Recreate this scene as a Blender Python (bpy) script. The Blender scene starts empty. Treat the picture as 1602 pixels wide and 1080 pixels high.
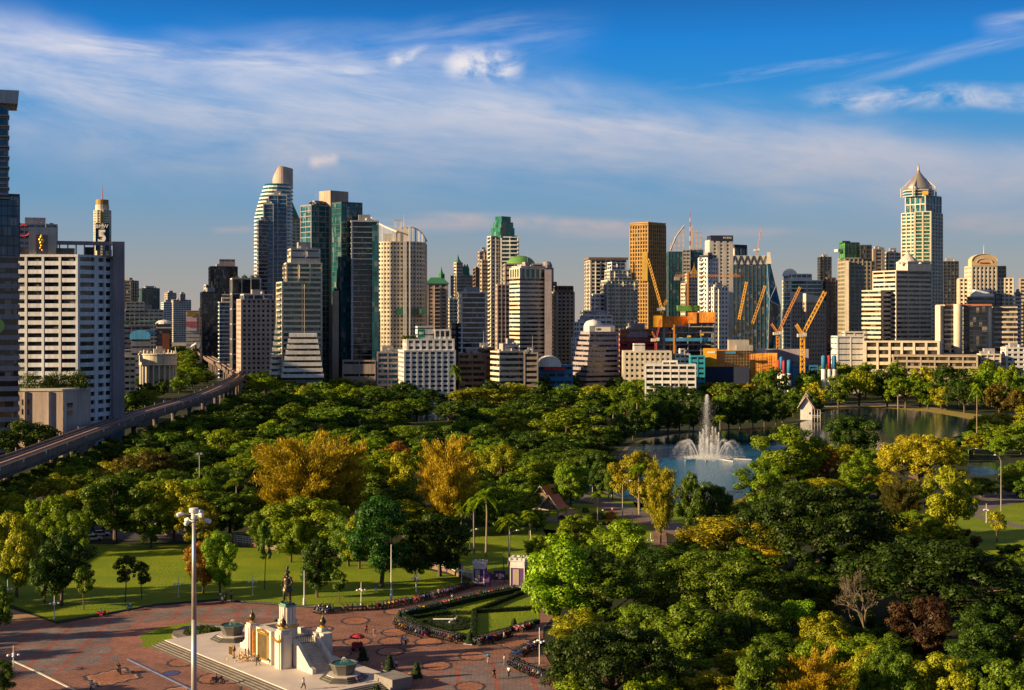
import bpy, math, random
import numpy as np
from mathutils import Vector
D = bpy.data
SC = bpy.context.scene
COL = SC.collection
R = math.radians
rnd = random.Random(7)

# ------------------------------------------------------------------ camera, world, sun, exposure
F, CX, HY, H = 2200.0, 801.0, 495.0, 55.0      # focal length / centre / horizon in photo pixels (1602 x 1080), eye height in m
cam = D.cameras.new('camera')
cam.sensor_width = 36.0
cam.lens = 36.0 * F / 1602.0
cam.shift_y = -45.0 / 1602.0
cam.clip_start = 1.0
cam.clip_end = 30000.0
camo = D.objects.new('camera', cam)
camo.location = (0, 0, H)
camo.rotation_euler = (R(90), 0, 0)
COL.objects.link(camo)
SC.camera = camo
SUN_EL, SUN_AZ = 16.0, 106.0                      # elevation; azimuth to the left of the view direction
SC.view_settings.view_transform = 'Standard'
SC.view_settings.look = 'None'
SC.view_settings.exposure = 1.12
SC.view_settings.gamma = 1.0
SC.cycles.use_denoising = True
SC.cycles.max_bounces = 5
SC.cycles.diffuse_bounces = 2
SC.cycles.glossy_bounces = 2
SC.cycles.transparent_max_bounces = 5
SC.cycles.caustics_reflective = False
SC.cycles.caustics_refractive = False
sun = D.lights.new('sun', 'SUN')
sun.energy = 5.0
sun.angle = R(0.6)
sun.color = (1.0, 0.72, 0.38)
suno = D.objects.new('sun', sun)
ts = Vector((-math.sin(R(SUN_AZ)) * math.cos(R(SUN_EL)), math.cos(R(SUN_AZ)) * math.cos(R(SUN_EL)), math.sin(R(SUN_EL))))
suno.rotation_euler = ts.to_track_quat('Z', 'Y').to_euler()
suno.location = (-300, -100, 300)
COL.objects.link(suno)

class NT:
    """tiny helper for node trees"""
    def __init__(s, tree):
        s.t = tree; s.n = tree.nodes; s.l = tree.links
    def node(s, typ, **kw):
        n = s.n.new(typ)
        for k, v in kw.items():
            if k == 'inp':
                for a, b in v.items():
                    s.set(n, a, b)
            else:
                setattr(n, k, v)
        return n
    def set(s, n, key, v):
        sock = n.inputs[key]
        if hasattr(v, 'is_output'): s.l.new(v, sock)
        else: sock.default_value = v
    def math(s, op, a, b=0.0, c=0.0, clamp=False):
        n = s.node('ShaderNodeMath', operation=op, use_clamp=clamp)
        s.set(n, 0, a); s.set(n, 1, b)
        if op in ('MULTIPLY_ADD', 'SMOOTH_MIN', 'COMPARE'): s.set(n, 2, c)
        return n.outputs[0]
    def maprange(s, v, a, b, c=0.0, d=1.0, smooth=False):
        n = s.node('ShaderNodeMapRange')
        if smooth: n.interpolation_type = 'SMOOTHSTEP'
        s.set(n, 0, v); s.set(n, 1, a); s.set(n, 2, b); s.set(n, 3, c); s.set(n, 4, d)
        return n.outputs[0]
    def mix(s, f, a, b, blend='MIX'):
        n = s.node('ShaderNodeMix', data_type='RGBA', blend_type=blend)
        s.set(n, 0, f); s.set(n, 6, a); s.set(n, 7, b)
        return n.outputs[2]
    def noise(s, vec, scale, detail=3.0, rough=0.55, dist=0.0):
        n = s.node('ShaderNodeTexNoise')
        if vec is not None: s.set(n, 'Vector', vec)
        s.set(n, 'Scale', scale); s.set(n, 'Detail', detail); s.set(n, 'Roughness', rough); s.set(n, 'Distortion', dist)
        return n.outputs[0]
    def comb(s, x, y, z=0.0):
        n = s.node('ShaderNodeCombineXYZ'); s.set(n, 0, x); s.set(n, 1, y); s.set(n, 2, z)
        return n.outputs[0]

def make_world():
    w = D.worlds.new('World'); SC.world = w; w.use_nodes = True
    k = NT(w.node_tree); k.n.clear()
    out = k.node('ShaderNodeOutputWorld'); bg = k.node('ShaderNodeBackground')
    k.l.new(bg.outputs[0], out.inputs[0])
    sky = k.node('ShaderNodeTexSky', sky_type='NISHITA', sun_disc=False)
    sky.sun_elevation = R(SUN_EL); sky.sun_rotation = R(-SUN_AZ)
    sky.altitude = 0; sky.air_density = 1.0; sky.dust_density = 0.6; sky.ozone_density = 2.0
    tc = k.node('ShaderNodeTexCoord'); sep = k.node('ShaderNodeSeparateXYZ')
    k.l.new(tc.outputs['Generated'], sep.inputs[0])
    x, y, z = sep.outputs
    az = k.math('ARCTAN2', x, y)                     # radians, right of north positive
    el = k.math('ARCSINE', z)
    hs = k.node('ShaderNodeHueSaturation'); k.l.new(sky.outputs[0], hs.inputs['Color'])
    hs.inputs['Saturation'].default_value = 1.25; hs.inputs['Value'].default_value = 1.0
    # deeper and bluer air overhead, pale and greyish by the horizon (a polarised late afternoon sky)
    t = k.maprange(el, 0.0, 0.24, 0.0, 1.0)
    ramp = k.node('ShaderNodeValToRGB'); k.set(ramp, 0, t)
    cr = ramp.color_ramp
    pts = [(0.0, (0.37, 0.325, 0.30, 1)), (0.15, (0.275, 0.30, 0.33, 1)), (0.33, (0.14, 0.285, 0.46, 1)), (0.62, (0.018, 0.245, 0.59, 1)), (0.80, (0.0, 0.19, 0.60, 1)), (0.965, (0.0, 0.095, 0.36, 1))]
    cr.elements[0].position, cr.elements[0].color = pts[0]
    cr.elements[1].position, cr.elements[1].color = pts[-1]
    for p, c in pts[1:-1]:
        e = cr.elements.new(p); e.color = c
    graded = k.mix(0.94, hs.outputs[0], k.mix(1.0, ramp.outputs[0], (WSC, WSC, WSC, 1), 'MULTIPLY'))
    # above the frame an unseen sky takes over, shaped for fill and reflections
    up = k.maprange(el, 0.26, 0.6, 0.0, 1.0)
    # overhead: unseen cloud between patches of blue, added to warm the fill light
    veil = k.maprange(k.noise(tc.outputs['Generated'], 2.2, 5.0, 0.6), 0.35, 0.65, 0.25, 0.85)
    top = k.mix(veil, k.mix(1.0, hs.outputs[0], (0.45, 0.40, 0.36, 1), 'MULTIPLY'), (0.30 * WSC, 0.24 * WSC, 0.18 * WSC, 1))
    top = k.mix(k.maprange(el, 0.38, 0.62), (0.010 * WSC, 0.125 * WSC, 0.40 * WSC, 1), top)
    col = k.mix(up, graded, top)
    # cirrus and small cumulus, each a streak with its own direction, fray and density
    total = None
    def streak(px, py, L, Wd, slope, dens, sc=9.0, stretch=5.0, lo=0.35, hi=0.75, seed=0.0, up_w=None, det=7.0):
        nonlocal total
        a0, e0 = (px - CX) / F, (HY - py) / F
        c, s_ = math.cos(slope), math.sin(slope)
        da = k.math('SUBTRACT', az, a0); de = k.math('SUBTRACT', el, e0)
        u = k.math('ADD', k.math('MULTIPLY', da, c), k.math('MULTIPLY', de, s_))
        v = k.math('SUBTRACT', k.math('MULTIPLY', de, c), k.math('MULTIPLY', da, s_))
        warp = k.math('MULTIPLY', k.math('SUBTRACT', k.noise(k.comb(k.math('MULTIPLY', u, 4.0), k.math('MULTIPLY', v, 4.0), seed), 2.0, 2.0), 0.5), 1.3 * Wd / F)
        v2 = k.math('ADD', v, warp)
        gu = k.maprange(k.math('ABSOLUTE', u), L / F * 0.45, L / F, 1.0, 0.0, True)
        if up_w is None: gv = k.maprange(k.math('ABSOLUTE', v2), 0.0, Wd / F, 1.0, 0.0, True)
        else:
            g1 = k.maprange(v2, 0.0, up_w / F, 1.0, 0.0, True); g2 = k.maprange(v2, 0.0, -Wd / F, 1.0, 0.0, True)
            gv = k.math('MULTIPLY', g1, g2)
        n = k.noise(k.comb(k.math('MULTIPLY', u, 10.0), k.math('MULTIPLY', v, 10.0 * stretch), seed), sc / 9.0, det, 0.6 if det > 5 else 0.5, 0.35)
        m = k.math('MULTIPLY', k.math('MULTIPLY', k.math('MULTIPLY', gu, gv), k.maprange(n, lo, hi, 0.0, 1.0, True)), dens)
        total = m if total is None else k.math('SUBTRACT', k.math('ADD', total, m), k.math('MULTIPLY', total, m))
    streak(60, 155, 900, 170, R(-5), 0.66, stretch=3, lo=0.14, hi=0.80, seed=1.3, up_w=115, det=5.5)
    streak(700, 178, 1250, 85, R(-7.5), 0.55, stretch=4, lo=0.16, hi=0.80, seed=4.1, up_w=60, det=6.0)
    streak(1150, 215, 900, 95, R(-8.5), 0.60, stretch=3.5, lo=0.10, hi=0.80, seed=2.7, up_w=75, det=5.5)
    streak(900, 255, 800, 70, R(-6), 0.40, stretch=6, lo=0.2, hi=0.8, seed=9.7)
    streak(350, 105, 420, 26, R(-3), 0.6, sc=14, stretch=10, lo=0.38, hi=0.72, seed=7.7)
    streak(250, 165, 500, 60, R(-6), 0.35, sc=16, stretch=9, lo=0.4, hi=0.75, seed=27.7)
    streak(900, 195, 500, 40, R(-8), 0.35, sc=16, stretch=9, lo=0.4, hi=0.75, seed=28.3)
    streak(1150, 130, 300, 14, R(7), 0.22, sc=14, stretch=9, lo=0.4, hi=0.75, seed=29.3)
    streak(560, 90, 420, 60, R(6), 0.40, stretch=6, lo=0.3, hi=0.8, seed=5.2)
    streak(1440, 115, 260, 18, R(10), 0.34, stretch=9, lo=0.3, hi=0.75, seed=3.9)
    streak(1470, 170, 260, 28, R(-1), 0.75, sc=22, stretch=2.2, lo=0.36, hi=0.7, seed=8.4)
    streak(1600, 62, 110, 22, R(4), 0.6, stretch=5, lo=0.3, hi=0.7, seed=6.4)
    streak(755, 105, 75, 38, R(-8), 1.0, sc=30, stretch=1.4, lo=0.40, hi=0.66, seed=21.7)
    streak(645, 98, 45, 20, R(8), 0.9, sc=30, stretch=1.6, lo=0.42, hi=0.68, seed=12.9)
    streak(508, 253, 28, 15, R(12), 1.0, sc=30, stretch=1.2, lo=0.25, hi=0.55, seed=13.4)
    streak(850, 345, 230, 26, R(-2), 0.8, sc=20, stretch=3, lo=0.25, hi=0.7, seed=14.8, up_w=14)
    streak(700, 352, 230, 20, R(2), 0.6, sc=14, stretch=5, lo=0.2, hi=0.7, seed=15.1)
    streak(1560, 356, 180, 28, R(3), 0.6, sc=14, stretch=4, lo=0.2, hi=0.7, seed=16.6)
    streak(370, 362, 40, 9, R(2), 0.5, sc=14, stretch=4, lo=0.2, hi=0.7, seed=17.6)
    streak(1060, 368, 260, 16, R(0), 0.4, sc=14, stretch=5, lo=0.2, hi=0.7, seed=18.6)
    ccol = k.mix(k.maprange(el, 0.05, 0.17), (0.46 * WSC, 0.37 * WSC, 0.37 * WSC, 1), (0.76 * WSC, 0.73 * WSC, 0.76 * WSC, 1))
    col = k.mix(total, col, ccol)
    k.set(bg, 'Color', col)
    bg.inputs['Strength'].default_value = WSTR
WSTR = 0.10
WSC = 0.50 / WSTR                      # ramp colours above are display-linear; divide by strength and exposure gain
make_world()

# ------------------------------------------------------------------ materials
MATS = {}
def mat(name, col, rough=0.75, metal=0.0, var=0.18, scale=0.25, streak=0.0, spec=0.4, bump=0.0, emit=None):
    if name in MATS: return MATS[name]
    m = D.materials.new(name); m.use_nodes = True
    k = NT(m.node_tree); b = k.n['Principled BSDF']
    geo = k.node('ShaderNodeNewGeometry')
    n = k.noise(geo.outputs['Position'], scale, 5.0, 0.6)
    f = k.maprange(n, 0.3, 0.7, 1.0 - var, 1.0 + var)
    if streak > 0:                               # rain streaks and grime: tall thin noise
        mp = k.node('ShaderNodeMapping'); k.l.new(geo.outputs['Position'], mp.inputs['Vector']); mp.inputs['Scale'].default_value = (1.1, 1.1, 0.07)
        n2 = k.noise(mp.outputs[0], 0.8, 4.0, 0.65)
        f = k.math('MULTIPLY', f, k.maprange(n2, 0.35, 0.7, 1.0, 1.0 - streak))
    c = k.mix(1.0, (*col, 1), k.comb(f, f, f), 'MULTIPLY')
    k.set(b, 'Base Color', c)
    b.inputs['Roughness'].default_value = rough
    b.inputs['Metallic'].default_value = metal
    b.inputs['Specular IOR Level'].default_value = spec
    if bump > 0:
        bp = k.node('ShaderNodeBump'); bp.inputs['Strength'].default_value = bump
        k.set(bp, 'Height', k.noise(geo.outputs['Position'], scale * 8, 4.0))
        k.l.new(bp.outputs[0], b.inputs['Normal'])
    MATS[name] = m
    return m

def glass(name, col, rough=0.08, cell=(2.0, 2.0, 3.4), spec=0.5, lightvar=0.5, warp=0.02):
    """window glass: dark reflective panes, each pane tinted and tilted a little differently, some with pale blinds"""
    if name in MATS: return MATS[name]
    m = D.materials.new(name); m.use_nodes = True
    k = NT(m.node_tree); b = k.n['Principled BSDF']
    geo = k.node('ShaderNodeNewGeometry')
    sn = k.node('ShaderNodeVectorMath', operation='SNAP'); k.l.new(geo.outputs['Position'], sn.inputs[0]); sn.inputs[1].default_value = cell
    wn = k.node('ShaderNodeTexWhiteNoise', noise_dimensions='3D'); k.l.new(sn.outputs[0], wn.inputs['Vector'])
    v = wn.outputs['Value']
    f = k.maprange(v, 0.0, 1.0, 1.0 - lightvar, 1.0 + lightvar)
    base = k.mix(1.0, (*col, 1), k.comb(f, f, f), 'MULTIPLY')
    blind = k.math('MULTIPLY', k.math('GREATER_THAN', v, 0.84), k.maprange(v, 0.84, 1.0, 0.15, 0.6))
    base = k.mix(blind, base, (0.30, 0.26, 0.20, 1))
    k.set(b, 'Base Color', base)
    b.inputs['Roughness'].default_value = rough
    b.inputs['Specular IOR Level'].default_value = spec
    b.inputs['Coat Weight'].default_value = 0.12
    b.inputs['Coat Roughness'].default_value = 0.04
    va = k.node('ShaderNodeVectorMath', operation='MULTIPLY_ADD')
    k.l.new(wn.outputs['Color'], va.inputs[0]); va.inputs[1].default_value = (warp, warp, warp); va.inputs[2].default_value = (-warp / 2,) * 3
    ad = k.node('ShaderNodeVectorMath', operation='ADD'); k.l.new(geo.outputs['Normal'], ad.inputs[0]); k.l.new(va.outputs[0], ad.inputs[1])
    nz = k.node('ShaderNodeVectorMath', operation='NORMALIZE'); k.l.new(ad.outputs[0], nz.inputs[0])
    k.l.new(nz.outputs[0], b.inputs['Normal'])
    MATS[name] = m
    return m

def objcol(name, rough=0.5, metal=0.0, spec=0.5):
    """paint or cloth whose colour is the object's own colour"""
    if name in MATS: return MATS[name]
    m = D.materials.new(name); m.use_nodes = True
    k = NT(m.node_tree); b = k.n['Principled BSDF']
    oi = k.node('ShaderNodeObjectInfo'); k.l.new(oi.outputs['Color'], b.inputs['Base Color'])
    b.inputs['Roughness'].default_value = rough; b.inputs['Metallic'].default_value = metal; b.inputs['Specular IOR Level'].default_value = spec
    MATS[name] = m
    return m

def leafmat(name='leaves', trans=0.24):
    if name in MATS: return MATS[name]
    m = D.materials.new(name); m.use_nodes = True
    k = NT(m.node_tree); k.n.clear()
    out = k.node('ShaderNodeOutputMaterial')
    oi = k.node('ShaderNodeObjectInfo'); geo = k.node('ShaderNodeNewGeometry')
    r = geo.outputs['Random Per Island']
    tc = k.node('ShaderNodeTexCoord')
    n = k.noise(tc.outputs['Object'], 0.35, 2.0)
    f = k.math('MULTIPLY', k.maprange(r, 0.0, 1.0, 0.45, 1.6), k.maprange(n, 0.3, 0.7, 0.75, 1.3))
    c = k.mix(1.0, oi.outputs['Color'], k.comb(f, f, f), 'MULTIPLY')
    warm = k.node('ShaderNodeMix', data_type='RGBA', blend_type='MULTIPLY')
    k.set(warm, 0, k.maprange(k.noise(tc.outputs['Object'], 0.22, 2.0), 0.50, 0.72, 0.0, 0.42)); k.set(warm, 6, c); k.set(warm, 7, (1.4, 1.12, 0.7, 1))
    c = warm.outputs[2]
    d = k.node('ShaderNodeBsdfDiffuse'); k.set(d, 'Color', c)
    tr = k.node('ShaderNodeBsdfTranslucent'); k.set(tr, 'Color', k.mix(1.0, c, (1.25, 1.3, 0.6, 1), 'MULTIPLY'))
    mx = k.node('ShaderNodeMixShader'); mx.inputs[0].default_value = trans
    k.l.new(d.outputs[0], mx.inputs[1]); k.l.new(tr.outputs[0], mx.inputs[2])
    gl = k.node('ShaderNodeBsdfGlossy'); gl.inputs['Roughness'].default_value = 0.5; gl.inputs['Color'].default_value = (0.6, 0.6, 0.5, 1)
    m2 = k.node('ShaderNodeMixShader'); m2.inputs[0].default_value = 0.03
    k.l.new(mx.outputs[0], m2.inputs[1]); k.l.new(gl.outputs[0], m2.inputs[2])
    k.l.new(m2.outputs[0], out.inputs[0])
    MATS[name] = m
    return m

# ------------------------------------------------------------------ mapping from the photograph to the place
def G(px, py, z=0.0):
    """point of height z that the photo shows at px, py"""
    Y = F * (H - z) / (py - HY)
    return Vector(((px - CX) * Y / F, Y, z))
def P(px, py, Y): return Vector(((px - CX) * Y / F, Y, H - (py - HY) * Y / F))
def ZP(py, Y): return H - (py - HY) * Y / F
def XP(px, Y): return (px - CX) * Y / F
def px_of(p): return (CX + F * p[0] / p[1], HY + F * (H - p[2]) / p[1])

# ------------------------------------------------------------------ mesh helpers
ORG = {}
def worldloc(o): return ORG.get(o.name, Vector((0, 0, 0)))
class MB:
    def __init__(s): s.v = []; s.f = []; s.m = []; s.mi = 0
    def add(s, vs, fs):
        b = len(s.v); s.v += [tuple(p) for p in vs]
        for f in fs: s.f.append(tuple(b + i for i in f)); s.m.append(s.mi)
    def prism(s, fp, z0, z1, top=True, bot=True, fp2=None):
        n = len(fp); q = fp2 or fp
        vs = [(p[0], p[1], z0) for p in fp] + [(p[0], p[1], z1) for p in q]
        fs = [(i, (i + 1) % n, n + (i + 1) % n, n + i) for i in range(n)]
        if top: fs.append(tuple(range(n, 2 * n)))
        if bot: fs.append(tuple(range(n - 1, -1, -1)))
        s.add(vs, fs)
    def ring(s, fp, q, z0, z1):
        """hollow prism between outline fp (outer) and q (inner)"""
        n = len(fp)
        vs = [(p[0], p[1], z0) for p in fp] + [(p[0], p[1], z1) for p in fp] + [(p[0], p[1], z0) for p in q] + [(p[0], p[1], z1) for p in q]
        fs = []
        for i in range(n):
            j = (i + 1) % n
            fs += [(i, j, n + j, n + i), (2 * n + j, 2 * n + i, 3 * n + i, 3 * n + j), (n + i, n + j, 3 * n + j, 3 * n + i), (j, i, 2 * n + i, 2 * n + j)]
        s.add(vs, fs)
    def box(s, c, size, ang=0.0):
        cx, cy, cz = c; a, b, h = size[0] / 2, size[1] / 2, size[2]
        ca, sa = math.cos(ang), math.sin(ang)
        fp = [(cx + ca * x - sa * y, cy + sa * x + ca * y) for x, y in ((-a, -b), (a, -b), (a, b), (-a, b))]
        s.prism(fp, cz, cz + h)
    def tube(s, p, q, r0, r1=None, n=6, caps=True):
        p, q = Vector(p), Vector(q); r1 = r0 if r1 is None else r1
        d = (q - p)
        if d.length < 1e-6: return
        d.normalize(); a = d.orthogonal().normalized(); b = d.cross(a)
        vs = [p + (a * math.cos(2 * math.pi * i / n) + b * math.sin(2 * math.pi * i / n)) * r0 for i in range(n)]
        vs += [q + (a * math.cos(2 * math.pi * i / n) + b * math.sin(2 * math.pi * i / n)) * r1 for i in range(n)]
        fs = [(i, (i + 1) % n, n + (i + 1) % n, n + i) for i in range(n)]
        if caps: fs += [tuple(range(n - 1, -1, -1)), tuple(range(n, 2 * n))]
        s.add(vs, fs)
    def path(s, pts, rs, n=6):
        for i in range(len(pts) - 1): s.tube(pts[i], pts[i + 1], rs[i], rs[i + 1], n)
    def lathe(s, c, prof, n=12, ang=0.0):
        """prof: list of (radius, z) from bottom to top"""
        vs = []
        for r, z in prof:
            vs += [(c[0] + r * math.cos(ang + 2 * math.pi * i / n), c[1] + r * math.sin(ang + 2 * math.pi * i / n), c[2] + z) for i in range(n)]
        fs = []
        for k in range(len(prof) - 1):
            for i in range(n):
                j = (i + 1) % n
                fs.append((k * n + i, k * n + j, (k + 1) * n + j, (k + 1) * n + i))
        fs.append(tuple(range(n - 1, -1, -1))); L = (len(prof) - 1) * n
        fs.append(tuple(range(L, L + n)))
        s.add(vs, fs)
    def ball(s, c, r, n=10, sz=1.0):
        k = max(5, n // 2 + 1)
        s.lathe(c, [(max(1e-3, r * math.sin(math.pi * i / k)), -r * sz * math.cos(math.pi * i / k)) for i in range(k + 1)], n)
    def sheet(s, pts, z):
        s.add([(p[0], p[1], z) for p in pts], [tuple(range(len(pts)))])
    def build(s, name, mats, parent=None, smooth=False, color=None):
        me = D.meshes.new(name)
        o0 = worldloc(parent) if parent else Vector((0, 0, 0))
        me.from_pydata([(p[0] - o0[0], p[1] - o0[1], p[2] - o0[2]) for p in s.v], [], s.f)
        if not isinstance(mats, (list, tuple)): mats = [mats]
        for m in mats: me.materials.append(m)
        if len(mats) > 1: me.polygons.foreach_set('material_index', s.m)
        if smooth: me.polygons.foreach_set('use_smooth', [True] * len(me.polygons))
        me.update()
        o = D.objects.new(name, me); COL.objects.link(o)
        if parent: o.parent = parent
        ORG[o.name] = o0
        if color: o.color = (*color, 1)
        return o

def thing(name, label, cat, loc=(0, 0, 0), group=None):
    o = D.objects.new(name, None); COL.objects.link(o)
    o.empty_display_size = 0.5
    o.location = loc; ORG[o.name] = Vector(loc)
    return tag(o, label, cat, group)
def tag(o, label, cat, group=None, kind=None):
    o['label'] = label; o['category'] = cat
    if group: o['group'] = group
    if kind: o['kind'] = kind
    return o
def struct(o, label=None, kind='structure'):
    o['kind'] = kind
    if label: o['label'] = label
    return o
def copy_tree(o, parent=None):
    c = o.copy(); COL.objects.link(c)
    if parent: c.parent = parent
    for ch in o.children: copy_tree(ch, c)
    return c
def place(proto, used, loc, rz=0.0, sc=(1, 1, 1)):
    """first use moves the prototype itself, later uses copy it with its parts"""
    o = proto if proto.name not in used else copy_tree(proto)
    used.add(proto.name)
    o.location = loc; o.rotation_euler = (0, 0, rz); o.scale = sc
    return o

def np_mesh(name, V, Fq, mats, fm=None):
    """mesh from numpy arrays, Fq quads (n,4)"""
    me = D.meshes.new(name)
    nv, nf = len(V), len(Fq)
    me.vertices.add(nv); me.vertices.foreach_set('co', np.asarray(V, np.float32).ravel())
    k = Fq.shape[1]
    me.loops.add(nf * k); me.loops.foreach_set('vertex_index', np.asarray(Fq, np.int32).ravel())
    me.polygons.add(nf); me.polygons.foreach_set('loop_start', np.arange(0, nf * k, k, dtype=np.int32))
    for m in mats: me.materials.append(m)
    if fm is not None: me.polygons.foreach_set('material_index', np.asarray(fm, np.int32))
    me.update(calc_edges=True)
    return me

def offset(fp, d):
    """move each edge of a convex counter-clockwise outline outward by d"""
    n = len(fp); out = []
    for i in range(n):
        p0, p1, p2 = Vector(fp[i - 1][:2]), Vector(fp[i][:2]), Vector(fp[(i + 1) % n][:2])
        e1 = (p1 - p0).normalized(); e2 = (p2 - p1).normalized()
        n1 = Vector((e1.y, -e1.x)); n2 = Vector((e2.y, -e2.x))
        b = n1 + n2
        if b.length < 1e-6: b = n1
        b = b / max(0.35, b.dot(n1)) if b.dot(n1) else b
        out.append(tuple(p1 + b * d))
    return out
def scale_fp(fp, s):
    c = sum((Vector(p[:2]) for p in fp), Vector((0, 0))) / len(fp)
    return [tuple(c + (Vector(p[:2]) - c) * s) for p in fp]
def regular(c, r, n, a=0.0, ry=None):
    ry = ry or r
    return [(c[0] + r * math.cos(a + 2 * math.pi * i / n), c[1] + ry * math.sin(a + 2 * math.pi * i / n)) for i in range(n)]
# ------------------------------------------------------------------ palette
def wallm(k):
    c = dict(white=(0.74, 0.72, 0.69), offwhite=(0.62, 0.58, 0.52), coolwhite=(0.70, 0.71, 0.76), cream=(0.64, 0.56, 0.44), beige=(0.50, 0.42, 0.33), pink=(0.50, 0.40, 0.35),
             grey=(0.33, 0.32, 0.33), mauve=(0.30, 0.26, 0.29), dgrey=(0.065, 0.067, 0.08), brown=(0.21, 0.14, 0.10), bronze=(0.40, 0.23, 0.07),
             tan=(0.40, 0.33, 0.26), dark=(0.045, 0.045, 0.055), orange=(0.50, 0.20, 0.035), gold=(0.50, 0.32, 0.06), green=(0.05, 0.22, 0.13), blue=(0.03, 0.20, 0.42),
             teal=(0.03, 0.36, 0.48), concrete=(0.36, 0.33, 0.30), brick=(0.36, 0.12, 0.06), red=(0.45, 0.03, 0.04), purple=(0.10, 0.035, 0.16), yellow=(0.62, 0.36, 0.03),
             steel=(0.45, 0.46, 0.48), metal=(0.55, 0.52, 0.48), lime=(0.12, 0.30, 0.06), navy=(0.02, 0.03, 0.07))[k]
    return mat('wall_' + k, c, 0.75, 0.0, 0.16, 0.08, 0.30)
def glassm(k):
    c = dict(dark=(0.012, 0.016, 0.024), blue=(0.016, 0.070, 0.135), teal=(0.010, 0.085, 0.105), green=(0.016, 0.105, 0.065), lime=(0.06, 0.22, 0.05), grey=(0.05, 0.05, 0.055), warm=(0.045, 0.035, 0.025))[k]
    return glass('glass_' + k, c)
def ST(wall, gl='dark', fh=3.5, sp=0.45, ps=0, pw=0.7, pp=0.18, inset=0.4, out=0.0, para=1.0):
    return dict(wall=wall, gl=gl, fh=fh, sp=sp, ps=ps, pw=pw, pp=pp, inset=inset, out=out, para=para)

def fp2(xl, xc, xr, Y, ratio=0.8, depth=None):
    """outline of a rectangular block whose left edge, near corner and right edge stand at these columns"""
    X = XP(xc, Y); be = math.atan((xc - CX) / F); l, r = xc - xl, xr - xc
    if l < 2:
        w = XP(xr, Y) - XP(xl, Y); d = depth or max(12.0, 0.7 * w); b2 = math.atan(((xl + xr) / 2 - CX) / F); u = Vector((math.cos(b2), -math.sin(b2))); v = Vector((math.sin(b2), math.cos(b2)))
        C = Vector((XP(xl, Y), Y)); k = (xr - CX) / F; w = (k * C.y - C.x) / (u.x - k * u.y)
        return [tuple(C), tuple(C + u * w), tuple(C + u * w + v * d), tuple(C + v * d)]
    a = math.atan(l / (max(r, 1) * ratio)) - be
    u = Vector((math.cos(a), math.sin(a))); v = Vector((-math.sin(a), math.cos(a)))
    k = (xr - CX) / F; w = (k * Y - X) / (u.x - k * u.y)
    k = (xl - CX) / F; d = (k * Y - X) / (v.x - k * v.y)
    if depth: d = max(d, depth)
    C = Vector((X, Y))
    return [tuple(C), tuple(C + u * w), tuple(C + u * w + v * d), tuple(C + v * d)]

def facade(root, fp, z0, z1, S, edges=None):
    """storeys: spandrel slabs and piers are the wall, the glass of each storey is a part of its own"""
    h = z1 - z0; n = max(1, round(h / S['fh'])); fh = h / n; sp = S['sp'] * fh
    wall = MB(); o = offset(fp, S['out']) if S['out'] else fp
    for i in range(n): wall.prism(o, z0 + i * fh, z0 + i * fh + sp)
    wall.prism(o, z1, z1 + S['para'])
    wl = wallm(S['wall'])
    if S['ps']:
        N = len(fp)
        for e in range(N):
            p, q = Vector(fp[e][:2]), Vector(fp[(e + 1) % N][:2]); d = q - p; L = d.length
            if L < 0.5: continue
            d /= L; nn = Vector((d.y, -d.x)); m = max(1, round(L / S['ps'])); ang = math.atan2(d.y, d.x)
            th = S['inset'] + S['pp'] + 0.2
            for j in range(m + (1 if N <= 8 else 0)):
                t = S['pw'] / 2 + (L - S['pw']) * j / m if N <= 8 else L * j / m
                c = p + d * t + nn * (S['pp'] - th / 2)
                wall.box((c.x, c.y, z0 + 0.02 * (e + 1)), (S['pw'], th, h - 0.1 - 0.02 * e), ang)
    wall.build('wall', wl, root)
    if S.get('bal') and S['ps'] and len(fp) <= 8:        # balconies stacked in every third bay of the two seen sides
        for e in (0, len(fp) - 1):
            p, q = Vector(fp[e][:2]), Vector(fp[(e + 1) % len(fp)][:2]); d = q - p; L = d.length; m = max(1, round(L / S['ps'])); d /= L; nn = Vector((d.y, -d.x)); bw = L / m
            for j in range(1, m, 3):
                b = MB(); c = p + d * (bw * (j + .5)) + nn * .75
                for i in range(1, n): b.box((c.x, c.y, z0 + i * fh + .05), (bw * .8, 1.3, .2), math.atan2(d.y, d.x)); b.box((c.x + nn.x * .55, c.y + nn.y * .55, z0 + i * fh + .25), (bw * .78, .12, .85), math.atan2(d.y, d.x))
                c -= d * (bw * .4); b.box((c.x, c.y, z0 + fh), (.1, 1.25, h - 1.2 * fh), math.atan2(d.y, d.x)); b.build('balcony_stack', wl, root)
    g = MB(); g.prism(offset(fp, -S['inset']), z0 + sp, z0 + fh, False, False)
    b = g.build('window_band', glassm(S['gl']), root)
    for i in range(1, n):
        c = b.copy(); c.location = (0, 0, i * fh); COL.objects.link(c); c.parent = root
    return fp

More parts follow.
